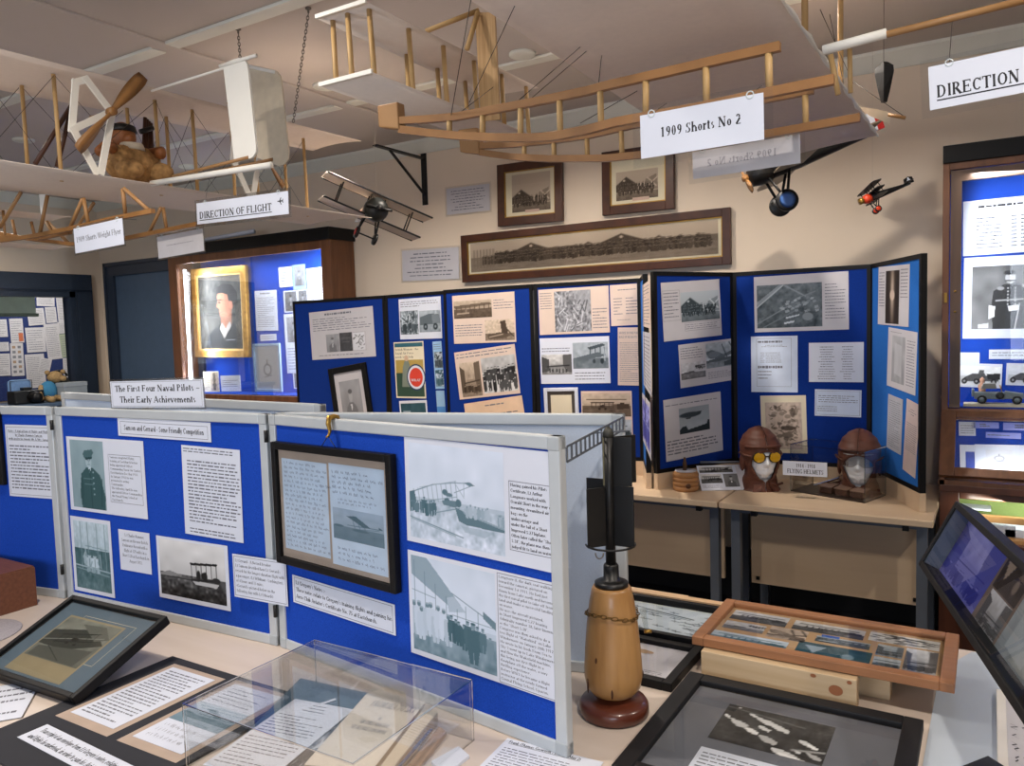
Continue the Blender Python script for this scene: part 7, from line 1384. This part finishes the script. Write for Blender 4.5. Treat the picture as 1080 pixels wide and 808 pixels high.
# ---------------------------------------------------------------- the wooden skid biplane in the middle
r = thing('model_biplane', 'large wooden skid biplane model hanging over the middle, elevator to the left', 'model aeroplane', (-.6, 1.6, 1.9), 'large model biplanes')
ZW = 2.15
obj('lower_wing', wing_mesh([(-.83, .35, ZW), (-.93, 3.42, ZW), (-.34, 3.05, ZW), (-.372, .35, ZW)], .014, .008), mat('pinkish_cloth', (224, 207, 195), .8, scale=50, var=.03), r)
obj('upper_wing', wing_mesh([(-.78, .55, 2.56), (-.80, 2.78, 2.56), (-.30, 2.72, 2.56), (-.33, .55, 2.56)], .014, .008), mat('grey_cloth', (190, 182, 168), .8, scale=50, var=.03), r)
mb = MB(); ptsb = []
for k in range(60): t_ = k/59; ptsb.append(Vector((-.372+.032*t_, .35+2.7*t_, ZW+.002*math.sin(k*1.9))))
mb.tube(ptsb, [.0045+.002*math.sin(k*1.7) for k in range(60)], 8); obj('braided_edge', mb, M_WHITEP, r)
for y in (.9, 1.5, 2.1, 2.65):
    for x in (-.40, -.72): rod(r, 'wing_strut', (x, y, ZW+.012), (x, y, 2.57), .008, M_STRUT)
# skids: (upper rail, lower rail) on two fore-and-aft planes
def skid(Yv, up, low, ties, blk):
    k = skid_line(r, low, Yv, .0155, M_SKID); skid_line(k, up, Yv, .0150, M_SKID, 'upper_rail')
    p = [ony(x, y, Yv) for x, y in blk]; obj('nose_block', MB().prism([q-Vector((0, .009, 0)) for q in p], (0, 1, 0), .026), M_DOWEL, k, bevel=.003)
    for (a, b) in ties: rod(k, 'spacer', ony(*a, Yv), ony(*b, Yv), .0062, M_STRUT)
skid(1.35, [(422, 127.5), (450, 126), (480, 123.5), (520, 116), (560, 108.5), (620, 96), (640, 90.5), (700, 77), (760, 63), (823, 49)], [(422, 136.5), (450, 140), (480, 143), (520, 145.2), (560, 145.5), (585, 144), (620, 137), (650, 129), (680, 123.5), (740, 113), (800, 100), (880, 84)],
     [((474, 125), (474, 142)), ((509, 120), (509, 144)), ((549, 112), (549, 145)), ((590, 104), (591, 143)), ((633, 94), (634, 134)), ((681, 82), (681, 122)), ((744.5, 68), (745, 111)), ((810.5, 54), (811.5, 97))], [(400.5, 112), (421.5, 108), (423.5, 137), (402, 135)])
skid(1.68, [(507, 154), (540, 152.5), (585, 148), (620, 143), (666, 132.5), (720, 121.5), (790, 108), (858, 95)], [(507, 161), (540, 165.5), (580, 167.5), (640, 167), (680, 163), (720, 157), (800, 143), (907, 124)],
     [((553, 153), (553, 166)), ((584, 149), (584.5, 167)), ((619, 144), (619.5, 166.5)), ((655, 136), (656, 162)), ((849, 97), (850, 133))], [(485, 137.5), (505, 135), (507.5, 163), (487, 161)])
# forward elevator box
e0, e1 = 1.375, 2.13
eu = [(-1.345, e0, 2.25), (-1.36, e1, 2.25), (-1.19, e1+.02, 2.25), (-1.19, e0, 2.25)]; el = [(-1.285, e0-.06, 2.07), (-1.29, e1-.1, 2.07), (-1.13, e1-.08, 2.07), (-1.13, e0-.06, 2.07)]
obj('elevator_plane', wing_mesh(eu, .0, .006), M_CLOTH, r); obj('elevator_plane', wing_mesh(el, .0, .006), M_CLOTH, r)
for pe, (aa, bb) in ((eu, (0, 3)), (el, (0, 3))): obj('white_edge', MB().bar(Vector(pe[aa])-Vector((0, .003, -.003)), Vector(pe[bb])-Vector((0, .003, -.003)), .006, .009), M_WHITEP, r)
for k in range(6):
    t_ = .04+.92*k/5
    for q in (.14, .86):
        a = Vector(el[0]).lerp(Vector(el[1]), t_).lerp(Vector(el[3]).lerp(Vector(el[2]), t_), q); b = Vector(eu[0]).lerp(Vector(eu[1]), t_).lerp(Vector(eu[3]).lerp(Vector(eu[2]), t_), q)
        rod(r, 'elevator_strut', a+Vector((0, 0, .004)), b, .0062, M_STRUT)
for q in (.5,): rod(r, 'elevator_strut', Vector(el[0]).lerp(Vector(el[3]), q)+Vector((0, .02, .004)), Vector(eu[0]).lerp(Vector(eu[3]), q)+Vector((0, .02, 0)), .0062, M_STRUT)
p = [ony(x, y, 1.70) for x, y in ((501, 13.5), (521.5, 12.5), (527, 126), (507, 127.5))]; obj('fin', MB().prism(p, (0, 1, 0), .006), M_BALSA, r)
a, b = ony(449, 33, 1.62), ony(505, 11, 1.70); rod(r, 'fin_brace', a, b, .0065, M_STRUT); rod(r, 'fin_brace', ony(504, 13, 1.69), ony(492.5, 52, 1.64), .0065, M_STRUT)
mb = MB()
for (a, ya), (b, yb) in ((((498, -8), 1.2), ((475, 126), 1.35)), (((543, 6), 1.36), ((495, 108), 1.35)), (((615, 47), 1.68), ((540, 112), 1.35)), (((622, 51), 1.72), ((553, 110), 1.35)), (((634.5, 58), 1.76), ((631, 92), 1.35)), (((672, 96), 1.9), ((612, 130), 1.68)), (((477, 125), 1.35), ((520, 92), 1.7))): mb.tube([ony(*a, ya), ony(*b, yb)], .0009, 4)
obj('rigging_wires', mb, M_WIRE, r)
# tail outrigger to the right, with its paper sleeve
a, m_, b = ony(868, 53, 1.6), ony(935, 35, 1.6), ony(1110, -7, 1.6)
k = rod(r, 'tail_boom', a, b, .0062, M_DOWEL, 10); obj('paper_sleeve', MB().tube([a, m_], .0088, 10), M_WHITEP, k)
mb = MB(); [mb.tube([ony(*p, 1.9), ony(*q, 2.6)], .0009, 4) for p, q in (((865, 10), (900, 88)), ((875, 15), (890, 90)))]; obj('control_lines', mb, M_WIRE, r)
for px_, Yv in (((876, 58, 884, 100), 1.9), ((896, 52, 897, 98), 2.2)): rod(r, 'tail_strut', ony(px_[0], px_[1], Yv), ony(px_[2], px_[3], Yv), .006, M_STRUT)
plate(r, 'tail_flag', [(905, 112), (937, 118), (938.5, 131), (917, 122)], 2.9, mat('thin_cream_cloth', (206, 194, 172), .7), .003); rod(r, 'tail_spar', ony(937, 121, 2.9), ony(955, 124.5, 2.9), .006, M_DOWEL); obj('tail_line', MB().tube([ony(897, 84, 2.9), ony(954, 123, 2.9)], .001, 4), M_WIRE, r)
# black painted blade hanging by the wall
b0, b1 = ony(932, 66, 3.2), ony(932.5, 108, 3.2); t = thing('propeller_blade', 'black tapered propeller blade hanging upright near the wall', 'propeller blade', b1); dz = b0.z-b1.z
vs = []; prof = [(0, .010), (.3, .020), (.75, .032), (.9, .030), (1, .012)]
mb = MB()
for f_, w_ in prof: z = b1.z+dz*f_; vs += [(b1.x-w_, b1.y, z), (b1.x, b1.y-.014, z), (b1.x+w_, b1.y, z), (b1.x, b1.y+.014, z)]
mb.add(vs, [(4*i+j, 4*i+(j+1) % 4, 4*i+4+(j+1) % 4, 4*i+4+j) for i in range(4) for j in range(4)]+[(3, 2, 1, 0), (16, 17, 18, 19)]); obj('blade', mb, M_BLK, t)
obj('hanging_line', MB().tube([b0, (b0.x, b0.y, ZC)], .001, 4), M_WIRE, t)
# ---------------------------------------------------------------- three small model aeroplanes near the back wall
def small_plane(name, label, c, f, s, L, span, decks, cols, wheels, extra):
    c, f, s = Vector(c), Vector(f).normalized(), Vector(s).normalized(); s = (s-f*s.dot(f)).normalized(); u = s.cross(f).normalized(); u = -u if u.z < 0 else u
    body, nose, wing, edge = cols; g = lambda x, y, z: c+f*x+s*y+u*z
    r = thing(name, label, 'model aeroplane', c); R_ = L*.075*extra.get('fat', 1)
    obj('fuselage', MB().lathe(g(-L*.72, 0, 0), [(0, 0), (R_*.3, 0), (R_*.55, L*.25), (R_*.95, L*.6), (R_*1.05, L*.85), (0, L*.85)], 14, f), body, r)
    obj('cowl', MB().lathe(g(L*.12, 0, 0), [(0, 0), (R_*1.25, 0), (R_*1.3, L*.08), (R_*1.1, L*.15), (R_*.4, L*.17), (0, L*.17)], 18, f), nose, r)
    pc = g(L*.31, 0, 0); e = (s*.5+u*.86) if extra.get('prop') == 'up' else (s*.9+u*.2)
    obj('propeller', prop_mesh(pc, pc-e*span*.13, pc+e*span*.13, L*.05, f), extra.get('propm', M_SKID), r)
    hs = []
    for (z, x, k) in decks:
        ch = L*extra.get('chord', .24)*k; sp = span*k
        def W_(a, b, o): return g(x+a, b, z+o)
        mb = MB(); n = 10; vs = []
        for i in range(n+1):
            y = -sp/2+sp*i/n; e_ = .72 if i in (0, n) else 1
            vs += [W_(ch/2*e_, y, 0), W_(-ch/2*e_, y, 0), W_(-ch/2*e_, y, L*.012), W_(ch*.4*e_, y, L*.022)]
        mb.add(vs, [(4*i+j, 4*i+4+j, 4*i+4+(j+1) % 4, 4*i+(j+1) % 4) for i in range(n) for j in range(4)]+[(0, 1, 2, 3), (4*n+3, 4*n+2, 4*n+1, 4*n)]); wv = obj('wing', mb, wing, r)
        if edge: mb = MB(); mb.tube([W_(ch/2, -sp/2, .001), W_(ch/2, sp/2, .001)], L*.012, 6); mb.tube([W_(-ch/2, -sp/2, .001), W_(-ch/2, sp/2, .001)], L*.009, 6); obj('wing_edge', mb, edge, wv)
        hs.append((z, x, k))
    for (z0, x0, k0), (z1, x1, k1) in zip(hs, hs[1:]):
        for y in (-.36, .36, -.07, .07):
            for dx in (-.06, .07): rod(r, 'strut', g(x0+dx*L, y*span*k0, z0), g(x1+dx*L, y*span*min(k0, k1), z1), L*.009, M_BLK, 6)
    obj('tailplane', MB().prism([g(-L*.58, -L*.17, R_*.3), g(-L*.58, L*.17, R_*.3), g(-L*.72, L*.2, R_*.3), g(-L*.72, -L*.2, R_*.3)], u, L*.012), wing, r)
    rd = obj('rudder', MB().prism([g(-L*.6, 0, R_*.2), g(-L*.62, 0, L*.12), g(-L*.72, 0, L*.15), g(-L*.8, 0, L*.12), g(-L*.8, 0, 0)], s, L*.012), extra.get('rudm', body), r)
    if 'stripe' in extra:
        for i, m_ in enumerate(extra['stripe']): obj('tail_stripe', MB().prism([g(-L*(.70+.05*i), -L*.006, 0), g(-L*(.70+.05*i), -L*.006, L*.14), g(-L*(.75+.05*i), -L*.006, L*.135), g(-L*(.75+.05*i), -L*.006, 0)], s, L*.026), m_, rd)
    if 'cross' in extra:
        for a, b, c_, d in ((-.07, .05, .13, .085), (-.03, .02, .09, .13)): obj('white_cross', MB().prism([g(-L*.71+a*L*.5, -L*.008, b*L), g(-L*.71-a*L*.5, -L*.008, b*L), g(-L*.71-a*L*.5, -L*.008, d*L), g(-L*.71+a*L*.5, -L*.008, d*L)], s, L*.028), extra['cross'], rd)
    for q in (-1, 1):
        wc = g(L*.10, q*span*.085, -R_*1.1-L*.2); wr = L*wheels[1]
        for dx in (-.07, .1): rod(r, 'undercarriage_leg', g(L*(.06+dx), q*R_*.7, -R_*.8), wc, L*.011, M_BLK, 6)
        w_ = obj('wheel', MB().lathe(wc-s*L*.02, [(0, 0), (wr*.9, 0), (wr, L*.012), (wr, L*.03), (wr*.9, L*.04), (0, L*.04)], 20, s), M_BLK, r)
        hm = wheels[0][0 if q < 0 else 1]
        if hm:
            for sg in (-1, 1): obj('hub', MB().lathe(wc+s*sg*L*.02, [(0, 0), (wr*.72, 0), (wr*.4, L*.008), (0, L*.01)], 18, s*sg), hm, w_)
    rod(r, 'axle', g(L*.10, -span*.085, -R_*1.1-L*.2), g(L*.10, span*.085, -R_*1.1-L*.2), L*.01, M_BLK, 6)
    tpz = g(0, 0, hs[-1][0]+L*.02); obj('hanging_line', MB().tube([tpz, Vector((tpz.x, tpz.y, ZC))], .0004, 4), mat('nylon_line', (190, 180, 165), .4), r)
    return r
M_RED = mat('red_paint', (178, 36, 34), .4); M_ORR = mat('orange_red_paint', (216, 66, 32), .4); M_MAUVE = mat('dull_mauve_dope', (126, 120, 134), .5); M_DKGREEN = mat('black_green_paint', (24, 28, 26), .4); M_BLUEP = mat('mid_blue_paint', (66, 104, 168), .4)
M_BUFF = mat('buff_dope', (176, 160, 140), .5, .1)
lt, rt = ony(341, 185, 2.86), ony(450, 233, 3.30); sp_ = (rt-lt).length; s_dir = (rt-lt).normalized(); f_dir = Vector((.95, -.30, -.10)); f_dir = (f_dir-s_dir*f_dir.dot(s_dir)).normalized()
Lb = sp_*.74; u_ = s_dir.cross(f_dir).normalized(); u_ = -u_ if u_.z < 0 else u_
cb = (lt+rt)/2-u_*Lb*.17
small_plane('small_model_biplane', 'small dark biplane model with a red wheel hub near the wall bracket', cb, f_dir, s_dir, Lb, sp_, [(-Lb*.10, Lb*.0, .92), (Lb*.17, Lb*.04, 1.0)], (M_BUFF, M_DKGREEN, M_BUFF, M_BLK), ((M_RED, None), .072), dict(rudm=M_PAPER, stripe=[M_RED, M_PAPER], propm=M_BLK, fat=1.5, chord=.36))
n0, t0 = ony(786, 188, 3.45), ony(929, 136, 3.72); f_dir = (n0-t0).normalized(); Lm = (n0-t0).length/1.08
cm = n0-f_dir*Lm*.31
small_plane('small_model_monoplane', 'small black monoplane model with a blue wheel under the middle wing tip', cm, f_dir, Vector((.1, 1, .12)), Lm, Lm*1.15, [(-Lm*.05, Lm*.0, 1.0)], (M_BLK, M_BLK, mat('brown_film_wing', (120, 106, 88), .5), None), ((M_BLUEP, None), .085), dict(rudm=M_PAPER, stripe=[M_PAPER, M_RED], prop='up', propm=M_SKID))
n0, t0 = ony(909, 212, 3.72), ony(961, 193, 3.82); f_dir = (n0-t0).normalized(); Lt_ = (n0-t0).length/1.05; ct = n0-f_dir*Lt_*.31
small_plane('small_model_triplane', 'tiny black triplane model with an orange red nose near the tall cabinet', ct, f_dir, Vector((.75, -.66, .28)), Lt_, Lt_*.95, [(-Lt_*.06, Lt_*.02, .9), (Lt_*.07, Lt_*.05, .95), (Lt_*.2, Lt_*.08, 1.0)], (M_BLK, M_ORR, mat('grey_black_wing', (44, 42, 40), .5), None), ((M_ORR, M_ORR), .07), dict(cross=M_PAPER, rudm=M_BLK, propm=M_BRASS))
# ================================================================ HANGING SIGNS
def hang(o, top_z, M0, hw_, hh_, ty):
    for q in (-.8, .8):
        p = M0 @ Vector((q*hw_, hh_, 0)); obj('tie', MB().tube([p, Vector((p.x, ty if ty else p.y, top_z))], .0006, 4), M_WIRE, o); obj('clip', MB().tube([p+Vector((.0055*math.cos(t), -.001, .0055*math.sin(t))) for t in np.linspace(0, 2*PI, 14)], .0011, 6), M_ACRED, o)
def sign(label, q, Yv, items, top, lam=.008, ink=None, paper=None, lm=None, ty=None):
    o = sheet('hanging_sign', label, 'sign', q, YP(Yv), items, paper, ink=ink, lam=lam, lam_mat=lm or M_LAMIN); c, u, v, n, w_, h, pw, ph = frame_of(q, YP(Yv)); hang(o, top, W[o], w_/2, h/2, ty); return o, w_, h
B_ = dict(bold=True)
sign('white sign clipped to the nearer wooden skid of the middle model', ((675.8, 121.6), (804.8, 98.4), (806.7, 146.7), (676, 168.5)), 1.27, [('P', .17, .32, .83, .62, ['1909 Shorts No 2'], B_)], 1.902, lam=.014, ty=1.343)
o, w_, h = sign('greyish back of a sign, its lettering showing through reversed, under the middle model', ((733, 164), (843.5, 138), (844.5, 175.5), (729, 186)), 1.74, [], 1.91, ty=1.685, lam=.010, paper=mat('see_through_paper', (206, 204, 208), .6))
mb = MB(); para(mb, ['1909 Shorts No 2'], -w_*.30, h*.20, w_*.36, -h*.16, .001, True); mb.v = [(-x, y, z) for x, y, z in mb.v]; mb.f = [list(reversed(f)) for f in mb.f]; obj('printed_text', mb, mat('show_through_ink', (166, 164, 172), .7), o, True)
def plane_icon(o, cx, cy, k):
    P8 = [(-1, 0), (-.8, .1), (-.25, .12), (.15, .8), (.35, .8), (.1, .12), (.55, .1), (.8, .42), (.95, .42), (.82, 0), (.95, -.42), (.8, -.42), (.55, -.1), (.1, -.12), (.35, -.8), (.15, -.8), (-.25, -.12), (-.8, -.1)]
    obj('plane_symbol', MB().add([(cx+x*k, cy+y*k, .0012) for x, y in P8], [tuple(range(len(P8)-1, -1, -1))]), M_INK, o, True)
o, w_, h = sign('hanging white sign reading DIRECTION OF FLIGHT with a plane symbol, under the left biplane', ((208, 214.5), (304, 201.5), (305, 225.5), (208, 237)), 1.68, [('P', .03, .38, .83, .82, ['DIRECTION OF FLIGHT'], dict(bold=True, ul=True))], 2.03, ty=1.70, lam=.010)
plane_icon(o, w_*.42, h*.1, h*.2)
o, w_, h = sign('white sign beginning DIRECTION cut off by the right edge of the photo', ((978.5, 74), (1228, 14), (1228, 72.5), (981.5, 113.8)), 1.5, [('P', .035, .42, .80, .80, ['DIRECTION OF FLIGHT'], dict(bold=True, ul=True))], 2.025, ty=1.6, lam=.012)
plane_icon(o, w_*.42, h*.1, h*.2)
sign('small white sign without underlining hanging from the left biplane skid', ((78, 241), (129.5, 230.5), (131, 257), (80, 268)), 1.36, [('P', .04, .33, .96, .62, ['1909 Shorts Weight Flyer'], {})], 1.87, ty=1.42, lam=.006)
sign('blank white back of a sign hanging left of the DIRECTION OF FLIGHT sign', ((166, 250), (214, 241), (215.5, 264.5), (167.5, 273)), 1.74, [('t', .2, .4, .8, .55, 1, .3)], 1.885, ty=1.72, lam=.006, ink=mat('show_through_ink', (166, 164, 172), .7), paper=mat('see_through_paper', (206, 204, 208), .6))
